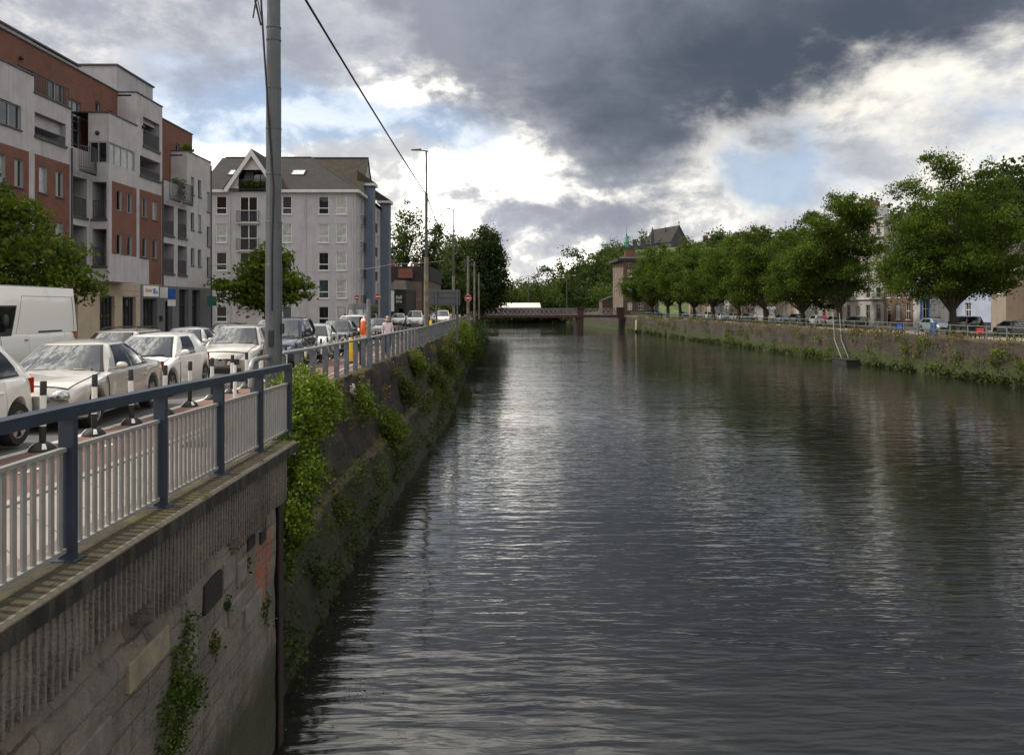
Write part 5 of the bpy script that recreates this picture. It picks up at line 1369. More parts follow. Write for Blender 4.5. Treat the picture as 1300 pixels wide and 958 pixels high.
    for (f, u0, u1, v, w) in ((F, 24, 28.7, 17.1, 0), (F, 28.7, 33.5, 16.3, 0), (F, 33.5, 37.9, 17.1, 0), (F, 37.9, 41.1, 16.3, 0), (F, 46.25, 48.2, 16.6, 0), (F, 48.2, 51.8, 19.13, 0), (F, 55.75, 60.2, 17.03, 0), (G, 24, 48.3, 19.15, 0), (G, 51.8, 59.5, 19.0, 0)):
        mb.fbox(f, u0-.04, u1+.04, v+.002, v+.07, -.36, .06)
    mb.fbox(F, 42.9, 46.25, 16.602, 16.67, -1.1, 1.05); mb.fbox(F, 48.15, 48.2, 19.132, 19.2, -1.2, .06); mb.fbox(F, 55.7, 55.75, 17.032, 17.1, -1.2, .06)
    for (u0, u1, v0, v1, r) in logs: mb.fbox(F, u0-.05, u1+.05, v0-.13, v0-.002, -1.45, .08)
    mb.build('coping', M['coping'], root)
    mb = MB(); mb.box(-36, -26.4, 36, 43.4, 18.9, 20.65); mb.box(-36, -26.4, 43.4, 48.0, 18.9, 20.6); mb.box(-35, -24.9, 49.6, 54.6, 18.9, 21.2); mb.build('plant_room', M['render2'], root)
    mb = MB(); mb.box(-36.1, -26.3, 35.9, 48.1, 20.65, 20.75); mb.box(-35.1, -24.8, 49.5, 54.7, 21.2, 21.3); mb.build('plant_room_coping', M['coping'], root)
    for i, (u0, u1, v0, v1, k) in enumerate(wins):
        window(root, F, u0, u1, v0, v1, w=-.1, frame='grey_frame', glass='glass_lit' if i % 3 == 1 else 'glass', t=.05, sill=None, nv=k.get('nv', 0))
        q = MB(); q.fbox(F, u0-.05, u1+.05, v0-.07, v0-.002, -.1, .06); q.build('sill', M['coping'], root)
    H = Fr((-24.45, 0, 0), (0, 1, 0))
    for (u0, u1, v0, v1, r) in logs:
        window(root, H, u0+.25, u1-.25, v0+.02, v1-.25, w=-.0, frame='dark_frame', nv=1, name='balcony_door', glass='glass')
        balcony_rail(root, F, u0+.02, u1-.02, v0, r, -.06)
    balcony_rail(root, F, 37.95, 41.05, 16.37, 1.0, -.1)
    for u0, u1, w in ((41.1, 42.75, .75), (52.0, 53.7, .7), (54.0, 55.7, .7)):
        q = MB(); n = 10
        z0, z1 = (13.25, 14.45)
        pts = [F.p(u0+(u1-u0)*k/n, 0, w*math.sin(math.pi*(.12+.76*k/n))**.6) for k in range(n+1)]
        for a, b in zip(pts, pts[1:]):
            for z in (z1, z0+.1): q.bar((a.x, a.y, z), (b.x, b.y, z), .03, .04)
        for k in range(2*n+1):
            a = pts[k//2] if k % 2 == 0 else (pts[k//2]+pts[k//2+1])/2
            q.box(a.x-.011, a.x+.011, a.y-.011, a.y+.011, z0, z1)
        q.build('balcony_railing', M['railing_dark'], root)
        q = MB(); q.add([(p.x, p.y, z0) for p in pts]+[(p.x, p.y, z0-.14) for p in pts], [tuple(range(n+1)), tuple(range(2*n+1, n, -1))]+[(k, k+1, n+2+k, n+1+k) for k in range(n)]); q.build('balcony_slab', M['coping'], root)
    # bay corner window
    Bf = Fr((-22.0, 0, 0), (0, 1, 0)); window(root, Bf, 42.97, 45.93, 13.87, 15.03, w=-.06, frame='grey_frame', nv=3, glass='glass_lit')
    Bs = Fr((-23.1, 42.97, 0), (1, 0, 0)); window(root, Bs, .05, 1.02, 13.87, 15.03, w=-.03, frame='grey_frame', nv=1, glass='glass')
    # wall lights
    q = MB()
    for u, v, w in ((38.6, 18.2, -1.1), (43.2, 14.9, .0), (49.0, 17.2, .0)): q.ball(F.p(u, v, w+.08), .11, 10, 6)
    q.ball((-22.6, 42.93, 15.5), .12, 10, 6); q.build('wall_light', M['black_paint'], root, 60)
    q = MB()
    for z in (4, 7): pass
    for u, a, b in ((41.08, 7.4, 14.3), (51.78, 7.4, 14.4), (60.1, 4, 16.8)):
        q = MB(); q.tube([F.p(u, a, .06), F.p(u, b, .06)], .05, 6); q.build('drainpipe', M['coping'], root, 60)
    # ground floor
    T = Fr((-22.95, 0, 0), (0, 1, 0)); q = MB()
    th = [(u, u+1.65, 4.1, 6.63) for u in (25.0, 28.0, 31.0, 34.2, 37.2, 40.2-.2, 43.85, 46.4)]
    wall_holes(q, T, 24, 48.6, gl, 7.42, th, 0, .25); q.add([T.p(24,7.42,0),T.p(48.6,7.42,0),T.p(48.6,7.42,-.05),T.p(24,7.42,-.05)], [(0,1,2,3)])
    for z in (7.0, 6.72): q.fbox(T, 24, 48.6, z, z+.03, .0, .02)
    q.build('stone_shopfront', M['tan'], root)
    for t in th: window(root, T, *t, w=-.2, frame='dark_frame', nv=3, name='shop_window', t=.09)
    q = MB()
    sh = [(49.0, 50.95, 4.0, 6.55), (52.1, 53.2, 3.95, 6.4), (54.3, 55.9, 3.95, 7.25), (56.5, 58.0, 3.95, 7.25)]
    wall_holes(q, T, 48.6, 60.25, gl, 7.42, sh, 0, .35); q.add([T.p(48.6,7.42,0),T.p(60.25,7.42,0),T.p(60.25,7.42,-.05),T.p(48.6,7.42,-.05)], [(0,1,2,3)])
    q.add([T.p(60.25,gl,0),T.p(60.25,gl,-.5),T.p(60.25,7.42,-.5),T.p(60.25,7.42,0)], [(0,1,2,3)])
    q.build('grey_shopfront', M['shopgrey'], root)
    for i, t in enumerate(sh): window(root, T, *t, w=-.3, frame='dark_frame', nv=[3, 0, 1, 1][i], tr=[None, .72, .68, .68][i], name=['shop_window', 'door', 'door', 'door'][i], t=.09)
    # shop sign with its blurred red and blue lettering
    q = MB(); q.fbox(T, 48.95, 51.0, 6.68, 7.36, .004, .08); sg = q.build('shop_sign', M['white_paint'], root)
    q = MB()
    for k in range(6):
        u = 49.15+.15*k; q.fbox(T, u, u+.10, 6.95, 7.15 if k else 7.2, .081, .084)
    q.build('lettering', mat('faded_red_letters', (.50, .14, .12), .6, .1, 6), sg)
    q = MB(); q.fbox(T, 50.2, 50.55, 6.85, 7.2, .081, .084); q.fbox(T, 50.62, 50.85, 6.85, 7.05, .081, .084); q.build('sign_mark', mat('faded_blue_mark', (.10, .2, .45), .6, .1, 6), sg)
    q = MB(); q.fbox(T, 51.3, 51.36, 6.6, 7.3, .0, .5); q.build('projecting_sign', M['white_paint'], root, None, .02)
    q = MB(); q.fbox(T, 51.25, 51.5, 5.1, 5.45, .004, .15); q.build('letter_box', M['black_paint'], root, None, .02)
    # pot plants on the terraces
    L, t, _ = clumps([(-23.4, 57.0, 17.4, .3, .7, .35), (-23.1, 54.6, 14.2, .4, .5, 1.0)], 60, .13, 14)
    leaf_obj('terrace_plant', L, .09, t, M['leaf_near'], root)
apartment_block()

# ---------------------------------------------------------------- grey apartment house facing the camera
def grey_house():
    y0, y1, x0, x1, ez, g = 75.0, 95.0, -29.5, -14.9, 17.0, 3.6
    root = thing('apartment_house', 'pale grey five storey apartment house with slate roof, gabled balcony and blue columns', 'building', (-22, 75, 3.75))
    F = Fr((x0, y0, 0), (1, 0, 0)); X = lambda px: px*.075-48.75-x0          # facade x from a bearing at 75 m
    holes = []; wins = []
    cols = [(274, 288), (358, 370.5), (404, 417.5), (426.5, 440)]
    rows = [(14.85, 16.6), (12.15, 13.95), (9.5, 11.25), (6.85, 8.65), (4.35, 6.1)]
    for i, (a, b) in enumerate(cols):
        for j, (v0, v1) in enumerate(rows):
            if j == 4 and i == 0: v0 = 4.6
            holes.append((X(a), X(b), v0, v1)); wins.append((X(a), X(b), v0, v1, (i*3+j*5+i*j) % 4))
    fr = []
    for j in range(4):
        v0, v1 = (14.1, 16.55) if j == 0 else (11.45, 13.9) if j == 1 else (8.8, 11.25) if j == 2 else (6.15, 8.6)
        holes.append((X(304), X(327), v0, v1)); fr.append((X(304), X(327), v0, v1))
    mb = MB(); wall_holes(mb, F, 0, x1-x0, g, ez, holes, 0, .12)
    # vertical joints and gabled attic wall (balcony opening under the gable)
    gx = X(321.5); gw = 1.95
    mb.add([(x0, y0, g), (x0, y1, g), (x0, y1, ez), (x0, y0, ez)], [(0,1,2,3)]); mb.add([(x0, y1, g), (x1, y1, g), (x1, y1, ez), (x0, y1, ez)], [(0,1,2,3)])
    Sd = Fr((x1, y0, 0), (0, 1, 0)); sw = []
    sh = []
    for v0, v1 in rows[:4]+[(4.35, 6.1)]:
        for (a, b) in ((1.2, 1.9), (2.6, 3.7), (7.0, 8.0), (9.0, 10.2), (12.0, 13.2), (16.8, 17.8)): sh.append((a, b, v0-.3 if a in (2.6, 9.0) else v0, v1))
    wall_holes(mb, Sd, 0, y1-y0, g, ez, sh, 0, .12)
    # gable triangle at the side
    mb.add([Sd.p(3.0, ez, 0), Sd.p(9.5, ez, 0), Sd.p(6.2, 21.3, 0)], [(0,1,2)])
    mb.build('wall', M['render2'], root)
    for px in (292, 388, 448):
        mb = MB(); mb.tube([F.p(X(px), 3.8, .05), F.p(X(px), 16.8, .05)], .05, 6); mb.build('drainpipe', M['render'], root, 50)
    for (u0, u1, v0, v1, k) in wins: window(root, F, u0, u1, v0, v1, w=-.09, tr=.34, glass=['glass', 'glass_lit', 'glass', 'glass_blue'][k], sill=.0001, t=.075)
    for (u0, u1, v0, v1) in fr:
        window(root, F, u0, u1, v0, v1, w=-.09, nv=1, tr=.45, name='french_window', t=.085)
        balcony_rail(root, F, u0-.18, u1+.18, v0-.05, 1.1, .35, .33)
        q = MB(); q.fbox(F, u0-.22, u1+.22, v0-.17, v0-.055, .0, .4); q.build('balcony_slab', M['render'], root)
    for i, (u0, u1, v0, v1) in enumerate(sh): window(root, Sd, u0, u1, v0, v1, w=-.09, glass='glass' if i % 3 else 'glass_lit', t=.07, tr=.35)
    # roofs
    rz_, ry = 21.4, y0+6.2; ri = -20.7
    mb = MB(); e = .35; zt = ez+.12
    mb.add([(x0-e, y0-e, zt), (x1+e, y0-e, zt), (ri, ry, rz_), (x0-e, ry, rz_), (x0-e, y0+12.6, zt), (x1+e, y0+12.6, zt)], [(0,1,2,3), (3,2,5,4), (1,5,2)])
    mb.build('roof', M['slate'], root)
    mb = MB(); zr = 21.35
    mb.add([(-23, y0+2.6, zt), (x1+.12, y0+2.6, zt), (x1+.12, y0+6.2, zr), (-23, y0+6.2, zr), (x1+.12, y0+9.9, zt), (-23, y0+9.9, zt)], [(0,1,2,3), (3,2,4,5)])
    mb.add([(x1+.12, y0+2.6, zt-.15), (x1+.12, y0+6.2, zr-.15), (x1+.12, y0+6.2, zr), (x1+.12, y0+2.6, zt)], [(0,1,2,3)])
    mb.add([(-24, y0+9, zt), (x1+.3, y0+9, zt), (x1-5, y0+14, 20.2), (-24, y0+14, 20.2), (x1+.3, y1+.3, zt), (-24, y1+.3, zt)], [(0,1,2,3), (3,2,4,5), (1,4,2)])
    mb.build('roof', M['slate_moss'], root)
    mb = MB(); mb.fbox(F, -e-.05, X(303)-.9, ez-.12, ez+.14, .0, .42); mb.fbox(F, X(340)+.55, x1-x0+.42, ez-.12, ez+.14, .0, .42); mb.fbox(Sd, .0, 4.0, ez-.12, ez+.14, .0, .42); mb.build('gutter', M['fascia'], root, None, .02)
    # gable with barge boards
    ax, az = gx, 20.95; yb = y0-.42; hw_ = 2.75; zb_ = 17.05
    def gp(u, z, w): return F.p(u, z, w)
    mb = MB()
    for sg in (-1, 1):
        a0, a1 = (gx+sg*hw_, zb_), (gx, az); n = (a1[0]-a0[0], a1[1]-a0[1]); l = math.hypot(*n); px_, pz_ = -n[1]/l*sg*-.0, 0
        tk = .42
        mb.add([gp(a0[0], a0[1]-.15, .62), gp(a1[0], a1[1], .62), gp(a1[0], a1[1]-tk*1.55, .62), gp(a0[0]-sg*.42, a0[1]-.15, .62), gp(a0[0], a0[1]-.15, .38), gp(a1[0], a1[1], .38), gp(a1[0], a1[1]-tk*1.55, .38), gp(a0[0]-sg*.42, a0[1]-.15, .38)], [(0,1,2,3),(4,5,6,7),(0,1,5,4),(2,3,7,6),(0,3,7,4)])
    mb.build('barge_board', M['fascia'], root)
    mb = MB()
    for sg in (-1, 1): mb.add([gp(gx+sg*hw_, zb_+.02, .6), gp(gx, az+.05, .6), gp(gx, az+.05, -6), gp(gx+sg*hw_, zb_+.02, -3)], [(0,1,2,3)])
    mb.build('gable_roof', M['slate'], root)
    mb = MB()
    mb.add([gp(gx-hw_+.3, zb_, .1), gp(gx-1.35, zb_, .1), gp(gx-1.35, zb_+1.62, .1)], [(0,1,2)]); mb.add([gp(gx+hw_-.3, zb_, .1), gp(gx+1.35, zb_, .1), gp(gx+1.35, zb_+1.62, .1)], [(0,1,2)])
    mb.add([gp(gx-1.0, zb_+2.0, .1), gp(gx+1.0, zb_+2.0, .1), gp(gx, zb_+3.35, .1)], [(0,1,2)])
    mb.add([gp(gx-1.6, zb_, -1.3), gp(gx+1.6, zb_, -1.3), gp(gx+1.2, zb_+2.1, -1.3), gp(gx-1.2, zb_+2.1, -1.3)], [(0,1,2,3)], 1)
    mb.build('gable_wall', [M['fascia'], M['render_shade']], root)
    K = Fr((x0, y0+1.2, 0), (1, 0, 0)); window(root, K, gx-.4, gx+1.0, zb_+.1, zb_+2.0, w=-.02, frame='dark_frame', nv=1, name='balcony_door')
    balcony_rail(root, F, gx-1.35, gx+1.35, zb_-.05, 1.15, .12, 0)
    L, t, _ = clumps([(x0+gx, y0-.1, 17.62, 1.2, .1, .42)], 45, .14, 16); leaf_obj('balcony_plants', L, .11, t, M['leaf_mid'], root)
    # rooflights
    for px in (288.5, 369):
        q = MB(); u = X(px)*1.03+x0-.3; yc = y0+2.9; zc = ez+.12+(rz_-ez-.12)*(2.9+.35)/(6.55)
        s = (rz_-ez-.12)/6.55
        q.add([(u-.6, yc-.45, zc-.45*s+.10), (u+.6, yc-.45, zc-.45*s+.10), (u+.6, yc+.45, zc+.45*s+.10), (u-.6, yc+.45, zc+.45*s+.10)], [(0,1,2,3)])
        rl = q.build('rooflight', glass_mat('painted_sky_glass', (.45, .47, .5), .05, 2.3, .1), root)  # reflected sky put into the pane as a pale base colour
        q = MB()
        for (a, b, c, d) in ((-.68, -.6, -.52, .52), (.6, .68, -.52, .52), (-.6, .6, -.52, -.45), (-.6, .6, .45, .52)):
            q.hexa([(u+a, yc+c, zc+c*s), (u+b, yc+c, zc+c*s), (u+b, yc+d, zc+d*s), (u+a, yc+d, zc+d*s), (u+a, yc+c, zc+c*s+.13), (u+b, yc+c, zc+c*s+.13), (u+b, yc+d, zc+d*s+.13), (u+a, yc+d, zc+d*s+.13)])
        q.build('frame', M['dark_frame'], rl)
    # blue projecting columns with their own little roofs
    for (d0, d1, zt, w) in ((4.3, 5.6, 18.2, .92), (14.0, 15.6, 17.75, .98)):
        q = MB(); q.fbox(Sd, d0, d1, g, zt, 0, w); q.build('blue_column', M['blue_render'], root)
        q = MB(); q.fbox(Sd, d0-.35, d1+.2, zt, zt+.28, -.3, w+.22); q.add([Sd.p(d0-.4, zt+.282, w+.25), Sd.p(d1+.25, zt+.282, w+.25), Sd.p(d1+.25, zt+1.5, -.6), Sd.p(d0-.4, zt+1.5, -.6), Sd.p(d0-.4, zt+.282, -.6), Sd.p(d1+.25, zt+.282, -.6)], [(0,1,2,3), (0,3,4), (1,2,5)], 1)
        q.build('column_roof', [M['fascia'], M['slate_moss']], root)
    for v in (14.0, 11.4, 8.8, 6.2): balcony_rail(root, Sd, 2.4, 3.9, v, 1.0, .3, .28); balcony_rail(root, Sd, 8.8, 10.4, v, 1.0, .3, .28)
    # birds on the ridge are tiny finials in the photograph: ridge tiles
    q = MB()
    q.tube([(x0, ry, rz_+.03), (ri, ry, rz_+.03)], .09, 6); q.tube([(ri, ry, rz_+.03), (x1+e, y0-e, 17.15)], .07, 6); q.tube([(-23, y0+6.2, zr+.03), (x1+.12, y0+6.2, zr+.03)], .09, 6); q.build('ridge_tiles', M['slate_moss'], root, 50)
grey_house()

def low_buildings():
    root = thing('warehouse', 'low brown brick building with a dark roof behind the street lamp', 'building', (-14, 108, 3.8))
    mb = MB(); mb.box(-17.5, -11.3, 108, 125, 3.6, 9.6); mb.build('wall', M['brown_brick'], root)
    mb = MB(); mb.box(-17.6, -11.2, 107.9, 125, 9.6, 11.6); mb.build('roof', M['slate'], root)
    mb = MB(); mb.box(-15.6, -13.6, 107.6, 107.88, 10.0, 11.3); mb.build('tile_panel', mat('red_tile', (.17, .06, .045), .8, .2, 3), root)
    mb = MB(); mb.box(-16.9, -16.3, 109, 110, 11.6, 12.6); mb.box(-14.0, -13.5, 112, 113, 11.6, 12.4); mb.build('chimney', M['brick'], root)
    mb = MB()
    for x in (-14.5, -12.2): mb = MB(); mb.lathe([(.07, 0), (.07, 5.9)], c=(x, 107.9, 3.7), n=8); mb.build('drainpipe', M['black_paint'], root, 50)
    F = Fr((-17.5, 108, 0), (1, 0, 0)); q = MB(); 
    for k in range(8): q.fbox(F, 3.6+.19*k, 3.72+.19*k, 6.9, 7.25, .004, .03)
    q.build('lettering', mat('faded_wall_letters', (.23, .13, .12), .8, .1, 4), root)
    root = thing('pub', 'small black fronted building with a white panel and pale lettering', 'building', (-14, 96, 3.8))
    mb = MB(); mb.box(-14.85, -12.9, 96, 106, 3.6, 8.15); mb.build('wall', M['black_paint'], root)
    mb = MB(); mb.add([(-14.95, 95.8, 8.15), (-12.8, 95.8, 8.15), (-13.2, 97.6, 9.35), (-14.55, 97.6, 9.35), (-14.95, 106, 8.15), (-12.8, 106, 8.15), (-13.2, 104, 9.35), (-14.55, 104, 9.35)], [(0,1,2,3), (1,5,6,2), (3,2,6,7), (0,3,7,4)]); mb.build('roof', M['slate_moss'], root)
    mb = MB(); mb.box(-14.8, -14.35, 95.9, 95.985, 5.5, 8.05); mb.build('white_panel', M['white_paint'], root)
    F = Fr((-14.85, 96, 0), (1, 0, 0))
    mb = MB()
    for u, v, w, h in ((.72, 7.0, .16, .42), (.92, 7.0, .05, .42), (1.0, 7.0, .17, .3), (1.22, 7.05, .2, .38), (.72, 6.55, .1, .3), (.86, 6.55, .14, .3), (1.06, 6.6, .1, .25), (1.22, 6.55, .17, .3)):
        mb.fbox(F, u, u+w, v, v+h, .003, .03)
    mb.build('lettering', mat('chalky_letters', (.42, .42, .42), .7, .2, 7), root)
    window(root, Fr((-14.85, 95.99, 0), (1, 0, 0)), 1.0, 1.7, 3.9, 5.9, w=.02, frame='dark_frame', name='door')
low_buildings()

# ---------------------------------------------------------------- far lattice bridge
def far_bridge():
    d = 203.; x0, x1 = -12.5, 28.3; zt, zb_ = 5.6, 4.1
    root = thing('lattice_bridge', 'pinkish grey iron lattice footway bridge on dull red beams across the river', 'bridge', (0, d, 4))
    for yb in (d, d+8):
        mb = MB(); n = 34; st = (x1-x0)/n
        for k in range(n):
            for sg in (0, 1):
                for off in (0,):
                    a = x0+st*(k+off); b = a+st*1.0
                    z0, z1 = (zb_, zt) if sg == 0 else (zt, zb_)
                    if b <= x1+.4: mb.hexa([(a-.085, yb-.03*(1-sg), z0), (a+.085, yb-.03*(1-sg), z0), (a+.085, yb+.03*(1-sg)+.02*sg, z0), (a-.085, yb+.03*(1-sg)+.02*sg, z0), (b-.085, yb-.03*(1-sg), z1), (b+.085, yb-.03*(1-sg), z1), (b+.085, yb+.03*(1-sg)+.02*sg, z1), (b-.085, yb+.03*(1-sg)+.02*sg, z1)])
        mb.box(x0, x1, yb-.09, yb+.09, zt, zt+.16); mb.box(x0, x1, yb-.09, yb+.09, zb_-.1, zb_); mb.build('lattice_parapet', M['bridge_grey'], root)
        mb = MB(); mb.box(x0, x1, yb-.14, yb+.14, zb_-.75, zb_-.1); mb.build('girder', M['bridge_red'], root)
    mb = MB(); mb.box(x0, x1, d+.14, d+7.86, zb_-.55, zb_-.15); mb.build('deck', M['asphalt'], root)
    for px, w in ((17.6, .95), (27.9, 1.0)):
        q = MB(); q.box(px-w, px+w, d-.7, d+.5, zb_-.9, 5.75) if w > .96 else q.box(px-w*.85, px+w*.85, d-.55, d+.3, zb_-.9, 5.7)
        q.box(px-w*1.1, px+w*1.1, d-.8, d+.55, 5.75, 6.0); q.build('pillar', M['bridge_red'], root, None, .04)
    for px in (17.6,):
        q = MB(); q.box(px-.8, px+.8, d-.3, d+8.3, -1.5, zb_-.75); q.build('pier', M['bridge_red'] if px > 5 else M['church'], root)
far_bridge()

# ---------------------------------------------------------------- right bank houses
def house(name, label, d0, d1, h, wallm, roofm, floors, bays, roof_h=2.6, depth=10, x_off=0., glassk='glass', plinth=None, chim=True, arch=False, frame='white_frame', group=None, special=None, parapet=False):
    fx = lambda d: 54-.065*(d-60)+x_off
    g = gr((d0+d1)/2)+.1
    O = Vector((fx(d1), d1, 0)); E = Vector((fx(d0), d0, 0)); Lw = (E-O).length
    F = Fr(O, E-O); root = thing(name, label, 'house', (fx(d1), d1, g), 0, group)
    holes = []; W = Lw/bays; fh = h/floors
    for f in range(floors):
        for b in range(bays):
            c = W*(b+.5); ww = min(1.1, W*.45); hh = min(1.75, fh*.56) if f else min(2.1, fh*.66)
            v0 = g+fh*f+(fh-hh)*.45 if f else g+(.9 if (b+floors) % 3 else .1)
            hh2 = hh if f or (b+floors) % 3 else hh+.6
            holes.append((c-ww/2, c+ww/2, v0, min(v0+hh2, g+fh*(f+1)-.15)))
    if special: holes = special(F, g, Lw)
    mb = MB(); wall_holes(mb, F, 0, Lw, g-.3, g+h, holes, 0, .12)
    for u in (0, Lw): mb.add([F.p(u,g-.3,0),F.p(u,g-.3,-depth),F.p(u,g+h,-depth),F.p(u,g+h,0)], [(0,1,2,3)])
    mb.add([F.p(0,g-.3,-depth),F.p(Lw,g-.3,-depth),F.p(Lw,g+h,-depth),F.p(0,g+h,-depth)], [(0,1,2,3)])
    for u in (0, Lw): mb.add([F.p(u,g+h,0),F.p(u,g+h,-depth),F.p(u,g+h+roof_h,-depth/2)], [(0,1,2)])
    mb.build('wall', wallm, root)
    mb = MB(); e = .25
    mb.add([F.p(-.02,g+h+.02,e),F.p(Lw+.02,g+h+.02,e),F.p(Lw+.02,g+h+roof_h+.1,-depth/2),F.p(-.02,g+h+roof_h+.1,-depth/2),F.p(Lw+.02,g+h+.02,-depth-e),F.p(-.02,g+h+.02,-depth-e)], [(0,1,2,3), (3,2,4,5)])
    rf = mb.build('roof', roofm, root)
    if chim:
        q = MB(); q.fbox(F, .2, 1.3, g+h+roof_h-1.2, g+h+roof_h+1.6, -depth/2-.5, -depth/2+.5)
        for k in range(3): q.lathe([(.14, 0), (.11, .5), (0, .5)], c=F.p(.45+.3*k, g+h+roof_h+1.6, -depth/2), n=8)
        q.build('chimney', M['brick'], rf)
    mb = MB(); mb.fbox(F, 0, Lw, g+h-.18, g+h+.01, .004, .3); mb.build('gutter', M['fascia'], root)
    for i, hh in enumerate(holes):
        tall = hh[2] < g+.3
        window(root, F, *hh[:4], w=-.1, frame=frame, glass='glass_lit' if i % 4 == 1 else 'glass', nv=0 if tall else 1, tr=.55 if not tall else .78, name='door' if tall else 'window', sill=None if tall else True, t=.07)
    if plinth:
        q = MB(); q.fbox(F, *plinth[:4], .004, .03); q.build('plinth', M[plinth[4]], root)
    return root, F, g, Lw
def right_houses():
    cream = mat('cream_house_render', (.26, .22, .17), .85, .1, 1, streak=.25); tanr = mat('tan_house_render', (.125, .092, .065), .85, .12, 1, streak=.3)
    blue = mat('pale_blue_house_render', (.32, .36, .46), .8, .08, 1, streak=.15); pale = mat('pale_house_render', (.36, .335, .31), .8, .08, 1, streak=.2); pink = mat('pinkish_house_render', (.33, .25, .21), .8, .1, 1, streak=.2)
    yell = mat('warm_house_render', (.32, .25, .18), .8, .1, 1, streak=.2); white = mat('white_house_render', (.44, .43, .43), .8, .06, 1, streak=.2); SL = M['slate']; SM = M['slate_moss']
    house('terraced_house', 'tan rendered house at the right edge with a plain front', 66, 83.6, 6.6, tanr, SM, 2, 4, 3.6, special=lambda F, g, L: [(L-9, L-8, g+3.9, g+5.4), (L-6, L-5, g+3.9, g+5.4), (L-6, L-5, g+.9, g+2.5)])
    house('terraced_house', 'narrow cream house with a sash window over a blocked up doorway', 83.62, 86.0, 7.4, cream, SM, 2, 1, 3.0, special=lambda F, g, L: [(.75, 1.65, g+4.0, g+5.9)])
    q = MB()
    r, F, g, L = house('terraced_house', 'pale blue house with a dark blue plinth behind the black car', 86.02, 93.6, 7.2, blue, SL, 2, 3, 2.8, plinth=(0, 7.6, 3.2, 4.35, 'navy'), special=lambda F, g, L: [(3.2, 4.2, g+1.25, g+3.1), (1.2, 2.1, g+4.1, g+5.8), (4.6, 5.5, g+4.1, g+5.8)])
    r, F, g, L = house('terraced_house', 'white house with a bright blue framed ground floor window', 93.62, 100.8, 7.2, white, SL, 2, 3, 2.8, special=lambda F, g, L: [(1.9, 3.2, g+1.05, g+3.4), (4.9, 5.7, g+.95, g+3.3), (1.9, 2.8, g+4.1, g+5.8), (4.9, 5.7, g+4.1, g+5.8)])
    q = MB(); q.fbox(F, 1.6, 1.885, g, g+3.7, .0, .05); q.fbox(F, 3.215, 3.5, g, g+3.7, .0, .05); q.fbox(F, 1.885, 3.215, g+3.42, g+3.7, .0, .05); q.fbox(F, 1.885, 3.215, g, g+.95, .0, .05); q.build('blue_surround', M['blue_paint'], r)
    house('terraced_house', 'brown fronted house between the white house and the tall pale house', 100.82, 107.8, 9.5, mat('brown_house', (.16, .10, .075), .85, .1, 1, streak=.2), SL, 3, 3)
    r, F, g, L = house('tall_house', 'tall pale four storey house with a flat parapet rising behind the trees', 107.82, 119, 15.0, pale, SL, 5, 4, .6, frame='grey_frame', chim=False)
    q = MB(); q.fbox(F, 0, L, g+3.6, g+3.9, .004, .2); q.build('cornice', M['fascia'], r); q = MB(); q.fbox(F, 0, L, g+12.2, g+12.45, .004, .16); q.build('cornice', M['fascia'], r); q = MB(); q.fbox(F, .5, 3.2, g+15.0, g+17.4, -5, -1.5); q.build('roof_room', M['fascia'], r)
    seq = [(119.02, 127, 9.4, pink, 'pinkish terraced house beyond the tall pale house'), (127.02, 136, 9.0, white, 'white terraced house, second beyond the tall pale house'), (136.02, 146, 9.6, yell, 'warm cream terraced house, third beyond the tall pale house'),
           (146.02, 157, 9.2, pale, 'pale terraced house, fourth beyond the tall pale house'), (157.02, 170, 9.8, pink, 'pinkish terraced house, fifth beyond the tall pale house'), (170.02, 184, 9.4, white, 'white terraced house, sixth beyond the tall pale house'), (184.02, 200, 9.8, yell, 'warm cream house nearest to the brown Georgian block')]
    for i, (a, b, h, m_, l) in enumerate(seq): house('terraced_house', l, a, b, h, m_, SM if i % 2 else SL, 3, 3 + (i > 3), 3.0)
    # Georgian block by the bridge
    root = thing('georgian_house', 'brown three storey Georgian brick house by the far end of the bridge', 'house', (31, 226, 3.7))
    F = Fr((31.9, 226, 0), (1, 0, 0)); g = 3.7; hs = []
    for j, (v, h) in enumerate(((5.2, 2.2), (9.6, 2.5), (14.6, 2.3))):
        for u in (1.9, 5.1, 8.3): hs.append((u-.65, u+.65, v, v+h))
    mb = MB(); wall_holes(mb, F, 0, 10.2, g-.3, 19.2, hs, 0, .15); mb.add([(42.1, 226, g), (42.1, 240, g), (42.1, 240, 19.2), (42.1, 226, 19.2)], [(0,1,2,3)]); mb.build('wall', M['georgian'], root)
    Lf = Fr((30.6, 239, 0), (1.3, -13, 0)); h2 = [(u-.5, u+.5, v, v+h) for u in (3.2, 9.6) for v, h in ((5.2, 2.2), (9.6, 2.5), (14.6, 2.3))]
    mb = MB(); wall_holes(mb, Lf, 0, 13.06, g-.3, 19.2, h2, 0, .15); mb.build('side_wall', M['georgian_side'], root)
    for i, h in enumerate(hs): window(root, F, *h, w=-.12, tr=.5, nv=1, t=.09, glass='glass_lit' if i % 3 == 0 else 'glass')
    for h in h2: window(root, Lf, *h, w=-.12, tr=.5, nv=1, t=.09)
    mb = MB(); mb.add([(30.3, 225.6, 19.2), (42.4, 225.6, 19.2), (42.4, 240, 19.2), (29.4, 240, 19.2), (30.3, 225.6, 20.0), (42.4, 225.6, 20.0), (42.4, 240, 20.0), (29.4, 240, 20.0)], [(0,1,5,4), (1,2,6,5), (2,3,7,6), (3,0,4,7), (4,5,6,7), (0,3,2,1)]); mb.add([(31, 227, 20.0), (42, 227, 20.0), (40, 233, 21.4), (33, 233, 21.4), (42, 239, 20.0), (31, 239, 20.0)], [(0,1,2,3), (1,4,2), (3,2,4,5), (0,3,5)]); mb.build('roof', M['slate'], root)
